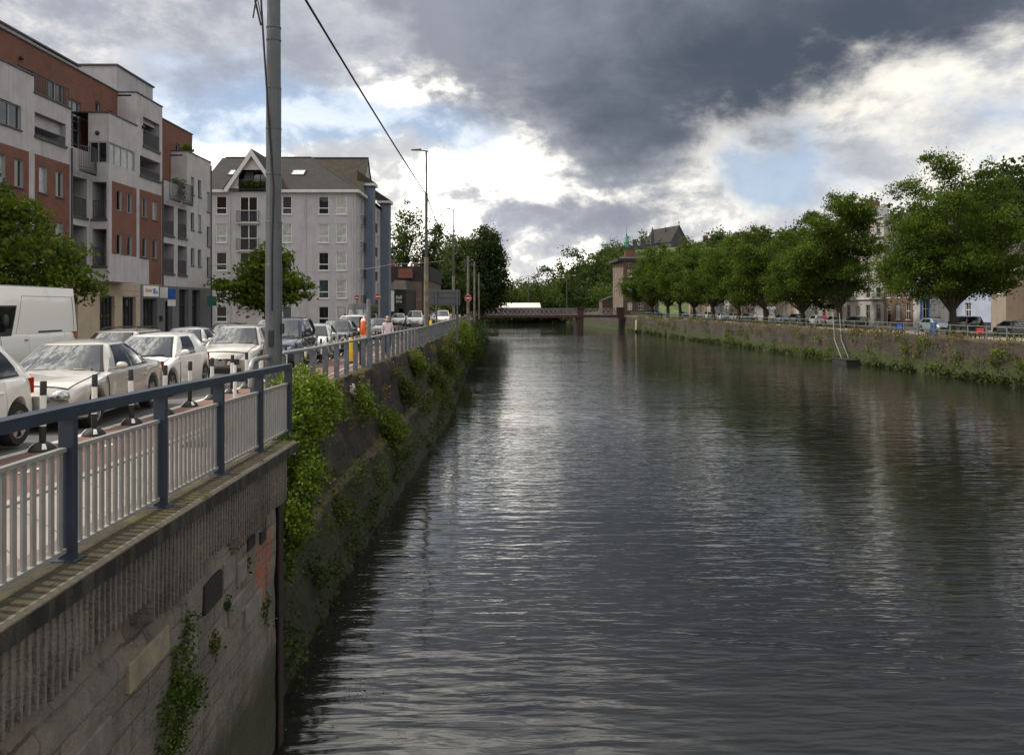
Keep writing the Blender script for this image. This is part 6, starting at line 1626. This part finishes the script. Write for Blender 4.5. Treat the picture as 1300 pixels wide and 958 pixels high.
    mb = MB(); mb.box(33.2, 36.2, 231, 232.5, 20.0, 22.6); mb.build('chimney', M['brick'], root)
    root = thing('gatehouse', 'low brown building left of the Georgian house at the bridge end', 'house', (28, 236, 4))
    mb = MB(); mb.box(27.6, 31.0, 241, 250, 3.6, 8.0); mb.build('wall', M['georgian'], root); mb = MB(); mb.add([(27.3, 240.7, 8.0), (31.2, 240.7, 9.6), (31.2, 250, 9.6), (27.3, 250, 8.0)], [(0,1,2,3)]); mb.build('roof', M['slate'], root)
    # low pale roofed shed beyond the bridge
    root = thing('shed', 'long low shed with a white roof beyond the bridge', 'shed', (3, 262, 4))
    mb = MB(); mb.box(-4, 9.3, 262, 270, 3.6, 5.9); mb.build('wall', M['church'], root); mb = MB(); mb.add([(-4.4, 261.5, 5.9), (9.6, 261.5, 5.9), (9.4, 266, 7.5), (-4.2, 266, 7.5), (9.6, 271, 5.9), (-4.4, 271, 5.9)], [(0,1,2,3), (3,2,4,5)]); mb.build('roof', mat('white_sheet_roof', (.62, .60, .55), .5, .05, .5), root)
right_houses()

def church():
    d = 385; g = 24
    root = thing('church', 'dark Gothic church roof with thin spires on the wooded hill', 'church', (78, d, g))
    px = lambda x: (x-650)/1000*d; pz = lambda y: EYE+(390-y)/1000*d
    # nave seen from one end and flank
    A = Vector((px(862), d, 0)); B = Vector((px(838), d+22, 0)); hw_ = 4.6
    mb = MB(); dirv = (B-A).normalized(); nrm = Vector((-dirv.y, dirv.x, 0))
    nrm = nrm if nrm.x < 0 else -nrm
    ez, rz_ = pz(306), pz(286)
    P = lambda base, s, z: (base.x+nrm.x*s, base.y+nrm.y*s, z)
    mb.add([P(A,-hw_,g), P(A,hw_,g), P(A,hw_,ez), P(A,0,rz_-.3), P(A,-hw_,ez)], [(0,1,2,3,4)]); mb.add([P(B,-hw_,g), P(B,hw_,g), P(B,hw_,ez), P(B,0,rz_-.3), P(B,-hw_,ez)], [(0,1,2,3,4)])
    mb.add([P(A,hw_,g), P(B,hw_,g), P(B,hw_,ez), P(A,hw_,ez)], [(0,1,2,3)]); mb.add([P(A,-hw_,g), P(B,-hw_,g), P(B,-hw_,ez), P(A,-hw_,ez)], [(0,1,2,3)])
    mb.build('nave', M['church'], root)
    mb = MB(); e = .5
    mb.add([P(A-dirv*e,hw_+.5,ez-.5), P(B,hw_+.5,ez-.5), P(B,0,rz_), P(A-dirv*e,0,rz_), P(A-dirv*e,-hw_-.5,ez-.5), P(B,-hw_-.5,ez-.5)], [(0,1,2,3), (3,2,5,4)]); mb.build('roof', M['slate'], root)
    def spire(px_, ytop, ymid, w, mat_, base=None):
        q = MB(); x = px(px_); zt, zm = pz(ytop), pz(ymid)
        q.box(x-w, x+w, d+8-w, d+8+w, g, zm); q.add([(x-w*1.15, d+8-w*1.15, zm), (x+w*1.15, d+8-w*1.15, zm), (x+w*1.15, d+8+w*1.15, zm), (x-w*1.15, d+8+w*1.15, zm), (x, d+8, zt)], [(0,1,4), (1,2,4), (2,3,4), (3,0,4)], 1)
        q.build('spire', [M['church'], mat_], root)
    spire(832, 285, 297, .8, M['church']); spire(849, 284.5, 290, .35, M['church']); 
    q = MB(); x = A.x; q.box(x-.12, x+.12, d-.2, d+.05, rz_-.2, rz_+2.2); q.box(x-.6, x+.6, d-.2, d+.05, rz_+1.2, rz_+1.5); q.build('cross', M['church'], root)
    root = thing('convent', 'dark stone buildings with chimneys and a small green copper spire left of the church', 'building', (58, d, g))
    mb = MB(); mb.box(px(794), px(834), d+4, d+18, 15, pz(311)); mb.build('wall', M['church'], root)
    mb = MB()
    for a, b, t in ((806, 811, 305), (816, 822, 302), (800, 803, 309)): mb.box(px(a), px(b), d+6, d+8, pz(311), pz(t))
    mb.build('chimney', M['church'], root)
    mb = MB(); x = px(797.3); mb.lathe([(1.5, 0), (1.35, 2.2), (1.6, 2.3), (.75, 4.5), (.12, 7.5), (.1, 10), (0, 10)], c=(x, d+5, pz(313)), n=10); mb.build('copper_spire', M['verdigris'], root, 40)
church()

# ---------------------------------------------------------------- things on the right quay
def quay_things():
    root = thing('quay_railing', 'thin green grey post and rail fence along the far quay edge', 'railing', (xr(60), 60, gr(60)))
    st = mat('faded_green_rail', (.13, .17, .15), .6, .2, 4); ds = [50+2.4*k for k in range(63)]
    for d in ds:
        q = MB(); x = xr(d)+.6; q.box(x-.045, x+.045, d-.045, d+.045, gr(d)+.1, gr(d)+1.22); q.build('post', st, root)
    for h in (1.16, .68):
        q = MB(); q.tube([(xr(d)+.6, d, gr(d)+h) for d in ds], .035, 6); q.build('rail', st, root, 40)
    # sloping gangway ladder to a float
    d = 88.0; x = xr(d)
    root = thing('gangway', 'pale sloping gangway ladder down the quay wall to the water', 'ladder', (x, d, gr(d)))
    q = MB()
    a, b, c = Vector((x+.4, d+1.2, gr(d)+2.0)), Vector((x-.4, d-1.2, gr(d)-.9)), Vector((x-.55, d-3.4, .55))
    for off in (0, .75):
        o_ = Vector((0, off*.0, 0)) + Vector((-off, 0, 0)); q.bar(a+o_, b+o_, .045, .06); q.bar(b+o_, c+o_, .045, .06)
    for k in range(16):
        t = k/15; p = (a.lerp(b, t*2) if t < .5 else b.lerp(c, t*2-1)); q.bar(p, p+Vector((-.75, 0, 0)), .03, .03)
    q.build('ladder', mat('pale_aluminium', (.26, .29, .26), .45, .08, 3), root)
    fl = thing('mooring_float', 'black float at the foot of the gangway ladder', 'float', (x-1.0, d-4, 0))
    q = MB(); q.box(x-1.9, x-.5, d-6, d-2.4, -.2, .45); q.build('float', M['plastic'], fl, None, .08)
    q = MB(); q.box(x-1.95, x-.45, d-6.05, d-2.35, .45, .52); q.build('deck', M['rust'], fl)
    # blue post bin, bench, red bench
    d = 70.0; d = 73.0; x = xr(d)+1.4
    root = thing('litter_bin', 'bright blue post box shaped bin behind the far railing', 'bin', (x, d, gr(d)+.1))
    q = MB(); q.box(x-.2, x+.2, d-.2, d+.2, gr(d)+.1, gr(d)+1.15); q.build('body', M['blue_paint'], root, None, .04); q = MB(); q.box(x-.26, x+.26, d-.26, d+.26, gr(d)+1.15, gr(d)+1.3); q.build('lid', M['blue_paint'], root, None, .05); q = MB(); q.box(x-.28, x+.28, d-.26, d+.26, gr(d)+.05, gr(d)+.4); q.build('base', M['blue_paint'], root, None, .03)
    def bench(x, d, col, lb):
        r = thing('bench', lb, 'bench', (x, d, gr(d)+.05)); g = gr(d)+.05
        q = MB()
        for k in range(3): q.box(x-.25+.17*k, x-.12+.17*k, d-.8, d+.8, g+.43, g+.47)
        q.build('seat', col, r); q = MB()
        for k in range(2): q.box(x+.27, x+.31, d-.8, d+.8, g+.6+.16*k, g+.72+.16*k)
        q.build('backrest', col, r)
        for s in (-.65, .65):
            q = MB(); q.box(x-.22, x-.16, d+s-.04, d+s+.04, g, g+.43); q.box(x+.2, x+.26, d+s-.04, d+s+.04, g, g+.9); q.box(x-.22, x+.26, d+s-.035, d+s+.035, g+.39, g+.425); q.build('leg', M['plastic'], r)
    bench(xr(80)+1.9, 80, M['blue_paint'], 'bright blue bench facing the river by the largest tree'); bench(xr(68)+1.9, 67.5, mat('red_bench', (.35, .05, .05), .5, .1, 5), 'red bench behind the far railing before the black car')
    d = 95; x = xr(d)+14.6
    r = thing('cabinet', 'brown wooden street cabinet against the white house', 'cabinet', (x, d, gr(d)+.12)); q = MB(); q.box(x-.3, x+.4, d-.8, d+.8, gr(d)+.12, gr(d)+1.4); q.build('body', mat('brown_box', (.10, .055, .035), .7, .2, 4), r, None, .03); q = MB(); q.box(x-.36, x+.45, d-.86, d+.86, gr(d)+1.4, gr(d)+1.48); q.build('lid', M['plastic'], r)
    # far lamps near the bridge and a couple of poles
    for (x, d, l) in ((19.5, 280, 'double headed grey lamp standing beyond the bridge, right one'), (6, 290, 'double headed grey lamp standing beyond the bridge, left one')):
        r = thing('street_lamp', l, 'street lamp', (x, d, 4)); q = MB(); q.lathe([(.12, 0), (.09, 13.5), (0, 13.5)], c=(x, d, 4), n=8); q.build('pole', M['galv'], r, 40); q = MB(); q.bar((x-2.2, d, 17.3), (x, d, 17.5), .1, .1); q.bar((x, d, 17.5), (x+2.2, d, 17.3), .1, .1); q.build('arm', M['galv'], r)
        q = MB(); q.box(x-3.2, x-2.1, d-.2, d+.2, 17.2, 17.45); q.box(x+2.1, x+3.2, d-.2, d+.2, 17.2, 17.45); q.build('lamp_head', M['fascia'], r)
    # white mooring post in front of the right wall, and a red post
    d = 186; x = xr(d)-.9
    r = thing('mooring_post', 'pale timber mooring post standing against the far wall in the water', 'post', (x, d, 0)); q = MB(); q.lathe([(.28, -1), (.25, 2.9), (.2, 3.0), (0, 3.0)], c=(x, d, 0), n=10); q.build('post', mat('pale_timber', (.42, .38, .30), .8, .15, 2), r, 40); q = MB(); q.lathe([(.3, -.2), (.3, .7)], c=(x, d, 0), n=10); q.build('weed_band', M['moss_leaf'], r, 40)
quay_things()
# ---------------------------------------------------------------- trees
def trees():
    # riverside limes on the right bank
    G = 'row of trees along the right quay'
    def lime(d, off, h, r, label, n, m, size, spread, low=.15, extra=()):
        x = xr(d)+off; g = gr(d)+.1
        r *= 1.08 if d < 100 else 1.2; n = int(n*1.45); m = int(m*2.3); size *= .54; spread *= .80
        q = random.Random(int(d*7)); c = h*(1+low)/2; rz = h*(1-low)/2
        ells = [(0, 0, c-.05*h, r*.62, r*.62, rz*.80)]
        for k in range(11):
            a = 2.399*k+q.uniform(-.4, .4); t = k/10; el = -.75+1.6*t
            rr_ = r*math.cos(el*.95)*q.uniform(.56, .80); lr = r*q.uniform(.24, .46)
            ells.append((rr_*math.cos(a), rr_*math.sin(a), c+rz*math.sin(el*1.05)*.82, lr, lr, lr*q.uniform(.55, .85)))
        ells.append((q.uniform(-.25, .25)*r, 0, h*.93, r*.30, r*.30, h*.085))
        ells += [(e[0]*r, e[1]*r, h*e[2], e[3]*r, e[3]*r, e[4]*h) for e in extra]
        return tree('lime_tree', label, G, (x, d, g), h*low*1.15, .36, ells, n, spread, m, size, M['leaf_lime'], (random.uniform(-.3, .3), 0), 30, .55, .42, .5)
    lime(75.5, 4.6, 17.6, 6.9, 'largest leafy tree of the right bank, standing in front of the blue and white houses', 560, 46, .22, .62, .13, extra=((-.55, -.2, .34, .5, .15), (.5, 0, .4, .55, .2)))
    lime(98, 4.6, 17.0, 5.6, 'tall spreading tree above the person in pink', 420, 40, .25, .62, .15, extra=((-.6, 0, .5, .5, .14), (.4, 0, .86, .35, .1)))
    lime(108, 4.4, 13.2, 5.6, 'dark tree just left of the tall spreading tree', 300, 36, .27, .6, .15)
    data = [(121, 15.0, 6.0, 'tall tree of the row, third left of the tall pale house'), (133, 13.6, 5.6, 'rounded tree under the light grey gabled roof'), (146, 14.8, 6.4, 'middle tree of the far half of the row'), (158, 14.2, 6.2, 'broad tree of the far half of the row, fourth from the Georgian house'),
            (168, 17.2, 6.4, 'tallest tree of the far group, in front of the church'), (178, 15.4, 6.0, 'second tree from the Georgian house, slightly yellow'), (193, 14.5, 6.4, 'last tree of the row, overlapping the Georgian house')]
    for (d, h, r, l) in data: lime(d, 4.4, h, r, l, 240, 30, .34, .68, .17)
    # street trees on the left
    b = (-20.0, 30.8, gz(30)+.11)
    tree('street_tree', 'leafy street tree with drooping branches at the left edge', None, b, 2.6, .13, [(-.8, 0, 5.0, 2.4, 2.4, 1.9), (1.5, -.3, 4.0, 1.9, 1.8, 1.2), (-2.6, .2, 4.6, 2.0, 2, 1.9), (-.9, 0, 6.8, 1.5, 1.4, 1.1), (2.7, 0, 3.2, 1.0, .9, .8), (.6, 0, 2.9, 1.6, 1.5, .9), (.7, 0, 5.9, 1.0, 1.0, .5)], 380, .34, 40, .115, M['leaf_near'], (.2, 0), 24, .45, .45, .35)
    b = (-18.4, 58.5, gz(58)+.11)
    tree('street_tree', 'small spreading street tree in front of the pale grey apartment house', None, b, 2.3, .12, [(0, 0, 4.3, 2.6, 2.6, 1.5), (-1.3, 0, 3.6, 2.2, 2.0, 1.1), (1.5, 0, 3.7, 2.2, 2.0, 1.2), (.5, 0, 5.9, 1.3, 1.3, 1.3), (0, 0, 2.9, 2.2, 2.2, .9)], 260, .40, 40, .17, M['leaf_near'], (.1, 0), 22, .4, .45, .35)
    # dark trees past the grey house and beyond the far bridge end
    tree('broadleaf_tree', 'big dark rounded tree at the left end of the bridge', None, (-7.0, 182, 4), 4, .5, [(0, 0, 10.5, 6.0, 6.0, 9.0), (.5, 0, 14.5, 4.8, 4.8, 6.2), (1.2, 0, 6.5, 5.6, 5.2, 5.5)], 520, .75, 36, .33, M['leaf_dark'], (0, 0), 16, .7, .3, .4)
    for (x, d, h, r, l, n) in ((-17.8, 131, 19.0, 3.8, 'thin feathery tree rising just right of the blue columns', 130), (-13.6, 134, 17.3, 3.2, 'thin feathery tree right above the brown brick building', 100), (-10.4, 150, 15.8, 3.6, 'thin feathery tree behind the taller street lamp', 120), (-13.5, 165, 18.5, 4.2, 'thin feathery tree behind the brown building roof', 120)):
        n = int(n*1.4); tree('poplar_tree', l, 'thin trees behind the low brown building', (x, d, 4), h*.5, .22, [(0, 0, h*.72, r, r, h*.25), (r*.3, 0, h*.9, r*.5, r*.5, h*.16), (-r*.3, 0, h*.55, r*.8, r*.8, h*.2)], n, .5, 20, .24, M['leaf_mid'], (0, 0), 34, .8, .7, .2)
    for (x, d, h, r, l) in ((-12.5, 140, 8, 4.2, 'dense dark tree behind the road sign'), (-17, 168, 11, 6, 'dense dark tree behind the street lamps'), (-10, 158, 9, 4.2, 'dense dark tree under the pale poles')):
        tree('broadleaf_tree', l, 'dense dark trees behind the left quay', (x, d, 4), h*.3, .3, [(0, 0, h*.55, r, r, h*.45)], 200, .6, 30, .32, M['leaf_dark'], (0, 0), 10, .7, .35, .4)
    tree('shrub', 'bright green bush behind the large grey road sign', None, (-9.0, 100, 3.9), .8, .08, [(0, 0, 2.3, 1.3, 1.2, 1.5)], 60, .3, 26, .16, M['leaf_yellow'], (0, 0), 6, .7, .4, .4, 'shrub')
    # hill top trees on the right
    for (x, d, h, r, l) in ((73.5, 118, 25, 6.5, 'very dark tree crown on the hill behind the largest tree'), (82, 122, 24, 7, 'dark hillside tree at the right edge of the picture'), (81, 178, 22, 7.0, 'bluish rounded tree on the hill above the tall pale house'), (70, 196, 21, 6, 'dark tree on the skyline left of the bluish rounded tree')):
        tree('hill_tree', l, 'trees on the right hill', (x, d, 3+hill(x, d)-1), h*.25, .4, [(0, 0, h*.58, r, r, h*.42), (r*.4, 0, h*.45, r*.8, r*.8, h*.35)], 260, .95, 34, .42, M['leaf_dark'], (0, 0), 12, .7, .35, .4)
    # wooded hillside: too many crowns to count
    def wood(name, pts, n, spread, m, size, mt, up=.4):
        L, t, _ = clumps(pts, n, spread, m, .75, .35); o = leaf_obj(name, L, size, t, mt, None, up); tag(o, kind='stuff'); return o
    rr = random.Random(3)
    hz = []
    for k in range(95):
        d = rr.uniform(300, 420); x = rr.uniform(-30, 95)*d/350; r = rr.uniform(5, 8.5); h = rr.uniform(5, 8)
        z = 4+hill(x, d)
        if x/d > .14 and d < 400: continue
        hz.append((x, d, z+h*.6, r, r, h))
    wood('distant_woodland', hz, 2100, 1.5, 26, .62, M['leaf_mid'])
    hz = []
    for k in range(16):
        x = -24+5.6*k+rr.uniform(-2, 2); d = rr.uniform(285, 322); h = rr.uniform(5, 8.5)*(1.25 if 5 < k < 9 else 1)
        hz.append((x, d, 4+h*.75, rr.uniform(3.5, 5.5), 4, h))
    wood('woodland_edge', hz, 640, 1.1, 26, .5, M['leaf_mid'])
    hz = [(rr.uniform(-70, 10), rr.uniform(420, 520), 9, 9, 8, rr.uniform(6, 10)) for k in range(22)]
    wood('far_woodland', hz, 420, 1.8, 24, .8, M['leaf_mid'])
    hz = [(px_[0], px_[1], 4+px_[2]*.6, px_[3], px_[3], px_[2]) for px_ in ((1, 330, 9.5, 5.5), (9, 335, 10.5, 5), (-5, 330, 10, 5.5), (-9, 300, 7.5, 5), (17, 340, 14, 9), (29, 345, 18, 13), (42, 350, 17, 10), (24, 300, 8, 6))]
    wood('woodland_clump', hz, 560, 1.2, 28, .55, M['leaf_dark'])
    hz = [(x, 232+rr.uniform(-2, 2), 2.0, 3.2, 2, 2.6) for x in np.arange(-16, 40, 4.0)]
    wood('river_bend_bushes', [(h[0], h[1]+88, 3.0, 4, 2, 3.0) for h in hz], 320, .7, 24, .4, M['leaf_dark'])
    hz = []
    for k in range(46):
        d = rr.uniform(322, 372); x = rr.uniform(.115, .26)*d; zt = EYE+(390-rr.uniform(312, 330))/1000*d; hz.append((x, d, zt-6, 6, 6, 6))
    wood('hill_thicket', hz, 560, 1.3, 26, .5, M['leaf_mid'])
    hz = []
    for k in range(70):
        d = rr.uniform(95, 300); x0 = 68-.065*(d-60)+6; x = x0+rr.uniform(0, 55); z = gr(min(d, 300))+hill(x, d); hz.append((x, d, z+2.5, 5, 5, 4.5))
    wood('hillside_scrub', hz, 900, 1.2, 24, .5, M['leaf_dark'])
    for (x0, y, d, h, l) in ((765, 318, 372, 9, 'blue green conifer on the skyline left of the convent'), (775, 315, 374, 10, 'taller blue green conifer beside the convent'), (788, 312, 376, 10, 'blue green conifer nearest to the copper spire')):
        x = (x0-650)/1000*d; z = EYE+(390-y)/1000*d
        tree('conifer_tree', l, 'blue green trees left of the church', (x, d, z-h*1.5), h*.7, .3, [(0, 0, h*.9, 3.2, 3.2, h*.6)], 90, .7, 22, .45, M['leaf_dark'], (0, 0), 6, .8, .4, .3)
    for k, (x0, y, d, r) in enumerate(((911, 302, 330, 6), (945, 296, 300, 5), (968, 299, 290, 4), (925, 305, 320, 5), (895, 308, 345, 5))):
        x = (x0-650)/1000*d; z = EYE+(390-y)/1000*d
        tree('hill_tree', 'dark skyline tree right of the church, %s from the left' % ORD[[1, 3, 4, 2, 0][k]], 'trees on the right hill', (x, d, z-11), 4, .3, [(0, 0, 8, r, r, 4)], 70, .8, 24, .5, M['leaf_dark'], (0, 0), 6, .7, .35, .4)
    # skyline houses with chimneys on the hill
    def hill_house(label, x0, x1, y, d, roofm, chim=1, ye=None):
        a, b = (x0-650)/1000*d, (x1-650)/1000*d; zr = EYE+(390-y)/1000*d; ze = EYE+(390-(ye or y+12))/1000*d
        r = thing('hill_house', label, 'house', (a, d, ze-6)); q = MB(); q.box(a, b, d, d+9, ze-9, ze); q.build('wall', M['georgian'], r)
        q = MB(); q.add([(a-.3, d-.4, ze), (b+.3, d-.4, ze), (b-1.2, d+4.5, zr), (a+1.2, d+4.5, zr), (b+.3, d+9.4, ze), (a-.3, d+9.4, ze)], [(0,1,2,3), (1,4,2), (3,2,4,5), (0,3,5)]); rf = q.build('roof', roofm, r)
        for k in range(chim):
            q = MB(); xx = a+(b-a)*(.3+.4*k); q.box(xx-1, xx+1, d+3.5, d+5, zr-1.5, zr+1.7); q.build('chimney', M['brick'], rf)
    hill_house('light grey hipped roof with red chimneys above the tree row', 925, 958, 310, 200, mat('pale_slate', (.22, .20, .19), .8, .1, 1), 2, 324)
    hill_house('dark house with a stubby chimney on the skyline right of the church', 893, 912, 303, 340, M['church'], 1, 309)
    hill_house('pale house on the hill beside the bluish rounded tree', 1116, 1134, 264, 150, M['fascia'], 1, 276)
trees()

# ---------------------------------------------------------------- ivy and weeds
def greenery():
    def blob(name, label, cat, ells, n, spread, m, size, mt, up=.3, shell=.25, group=None, kind=None):
        L, t, _ = clumps(ells, n, spread, m, .9, shell)
        o = leaf_obj(name, L, size, t, mt, None, up, .75); return tag(o, label, cat, group, kind)
    # ivy thrown over the end of the blue railing
    blob('ivy', 'bright green ivy bush heaped over the end of the blue railing', 'ivy', [(-3.62, 13.4, 4.45, .45, .9, .55), (-3.42, 12.9, 4.2, .36, .8, .5), (-3.45, 14.0, 4.25, .45, .9, .5)], 420, .085, 26, .031, M['ivy'])
    blob('ivy', 'ivy curtain hanging down the wall below the bright ivy bush', 'ivy', [(-3.5, 12.2, 3.75, .33, .7, .4), (-3.4, 12.1, 3.2, .26, .7, .5), (-3.5, 11.9, 2.6, .20, .5, .4), (-3.55, 12.5, 2.2, .14, .5, .35), (-3.6, 13.4, 3.3, .26, .9, .5), (-3.16, 11.6, 3.05, .14, .4, .35), (-3.35, 11.5, 2.4, .12, .35, .3)], 420, .10, 26, .030, M['ivy_dark'])
    blob('ivy', 'lighter ivy tuft at the corner of the concrete wall', 'ivy', [(-3.18, 11.3, 3.05, .14, .3, .3), (-3.05, 11.9, 3.45, .16, .4, .3), (-3.3, 12.3, 2.6, .14, .4, .2)], 110, .08, 22, .030, M['ivy'])
    blob('fern_tuft', 'dark green leafy weed growing from the face of the concrete wall', 'weed', [(-3.07, 7.4, 3.0, .07, .10, .13), (-3.07, 7.2, 2.7, .08, .2, .22), (-3.05, 7.0, 2.3, .10, .34, .35), (-3.05, 7.45, 2.4, .08, .15, .2)], 150, .055, 24, .018, M['ivy_dark'])
    for i, (d, z, s, l) in enumerate(((8.7, 2.75, .05, 'tiny moss tuft in a joint of the concrete wall below the dark block'), (9.4, 2.95, .05, 'tiny moss tuft high in the concrete wall near the orange paint'), (8.2, 2.5, .09, 'small weed tuft left of the orange paint, low on the wall'), (10.2, 2.1, .14, 'leafy tuft below the orange paint on the concrete wall'))):
        blob('shrub', l, 'weed', [(coped(d)-.2, d, z, s*.7, s*1.4, s*1.3)], 22, .04, 12, .022, M['weed'])  # tufts of moss and weed; only the object name says shrub
    rr = random.Random(9)
    # weeds rooted all along the dark stone wall: a green fringe nobody could count
    E = []; E2 = []; E3 = []
    for k in range(95):
        d = 14+ (rr.random()**1.25)*78; t = rr.random()
        z = rr.uniform(.9, gz(d)-.3); x = xw(d)+(xb(d)-xw(d))*(.15+.55*(1-(z-.9)/3)); s = rr.uniform(.10, .36)*(1+.011*d)
        if d < 26 and rr.random() < .45: continue
        E.append((x, d, z, s*.7, s*1.6, s*.8))
    for k in range(60):
        d = 16+rr.random()*75; E2.append((xw(d)+.12+rr.uniform(-.2, .3), d, gz(d)-rr.uniform(-.05, 1.2), .16, .5, .22))
    for k in range(230):
        d = 11.2+rr.random()**1.3*90; E3.append((xb(d)-rr.uniform(0, .35), d, rr.uniform(.0, .95), .14, .5, .28))
    E4 = []
    for k in range(56):
        d = 17+rr.random()**1.2*60; t = rr.uniform(.0, .5); led = xw(d)+.5+(xb(d)-xw(d)-.5)*.3
        E4.append((led+t*(xb(d)-led)-.05, d, 1.55-t*1.3+rr.uniform(-.1, .35), .14, .45, .24))
    blob('ledge_weeds', None, None, E4[::2], 260, .14, 16, .036, M['leaf_yellow'], kind='stuff')
    blob('ledge_undergrowth', None, None, E4[1::2], 260, .14, 16, .036, M['weed'], kind='stuff')
    blob('wall_weeds', None, None, E, 760, .14, 18, .042, M['weed'], kind='stuff')
    blob('dry_wall_weeds', None, None, E2, 420, .12, 14, .036, M['weed_dry'], kind='stuff')
    blob('river_weed', None, None, E3, 620, .11, 18, .045, M['moss_leaf'], kind='stuff')
    # single shrubs that stand out of the fringe
    for (d, dx, z, r, rzz, mt, l) in ((33, .45, 2.5, .42, .5, 'weed', 'leafy green shrub growing out of the stone wall below the walking man'), (38, .35, 3.35, .5, .55, 'leaf_near', 'pale leafy shrub at the top of the stone wall by the taller street lamp'), (52, .7, 2.7, .9, 1.0, 'weed', 'broad shrub overhanging the river below the large road sign'),
                             (66, 1.0, 3.4, 1.5, 1.6, 'leaf_near', 'dense green bush on the wall top right of the large road sign'), (80, 1.2, 2.4, 1.6, 1.7, 'leaf_mid', 'dark green bush hanging over the river before the bridge'), (24.5, .25, 3.1, .35, .4, 'ivy', 'small bright green weed on the dark stone wall right of the ivy'), (27, .75, 1.9, .55, .6, 'leaf_yellow', 'yellow green weed at the ledge of the stone wall'), (44, .7, 2.0, .65, .7, 'weed', 'tangled shrub on the ledge midway along the stone wall'), (96, 1.2, 2.4, 2.2, 1.9, 'leaf_dark', 'last dark bush on the left bank before the bridge')):
        x = xw(d)+dx; blob('shrub', l, 'shrub', [(x, d, z, r*.7, r*1.3, rzz), (x+.2, d-.5*r, z-.4*rzz, r*.5, r*.8, rzz*.6)], int(55+45*r), .13+.07*r, 24, .04+.028*r, M[mt], .3, .35)
    d = 23.2; x = xw(d)+.22
    L, t, _ = clumps([(x, d, 3.62, .1, .25, .18)], 16, .03, 12); o = leaf_obj('flower_head', L, .022, t, mat('white_blossom', (.6, .6, .52), .8, .1, 8), None, .6); tag(o, 'white flowering weed on top of the dark stone wall', 'flower')
    # grass and weeds on the far quay
    E = []; E2 = []
    for k in range(260):
        d = 50+rr.random()**1.2*140; E.append((xr(d)+.15+rr.uniform(-.15, .5), d, gr(d)+.15, .25, .9, .16))
    for k in range(120):
        d = 50+rr.random()**1.2*140; E2.append((xr(d)-.2-rr.uniform(0, .3), d, rr.uniform(.5, 2.9), .2, .9, .4))
    E3 = []
    for k in range(320):
        d = 48+rr.random()**1.2*150; E3.append((xr(d)-.38, d, rr.uniform(.0, .5), .12, .9, .22))
    blob('quay_edge_grass', None, None, E, 900, .3, 12, .085, M['weed_dry'], kind='stuff')
    blob('quay_wall_weeds', None, None, E2, 420, .28, 14, .10, M['leaf_yellow'], kind='stuff')
    blob('waterline_weed', None, None, E3, 900, .25, 12, .11, M['moss_leaf'], kind='stuff')
    # floating leaves and foam near the left wall
    n = 170; L = []
    for k in range(n):
        d = 9+rr.random()**1.5*26; x = xb(d)+.25+rr.random()**1.8*1.1; L.append((x, d, .012))
    cl = []
    for (cx, cd) in ((-2.7, 14.3), (-3.0, 15.6), (-2.85, 17.0), (-3.0, 19.5), (-2.4, 12.2)):
        for k in range(26): cl.append((cx+rr.gauss(0, .2), cd+rr.gauss(0, .3), .012))
    o = leaf_obj('floating_debris', L+cl, .022, np.array([rr.random() for _ in range(len(L)+len(cl))]), mat('pale_floating_leaf', (.12, .11, .07), .7, .3, 9), None, 6.0); tag(o, kind='stuff')
greenery()
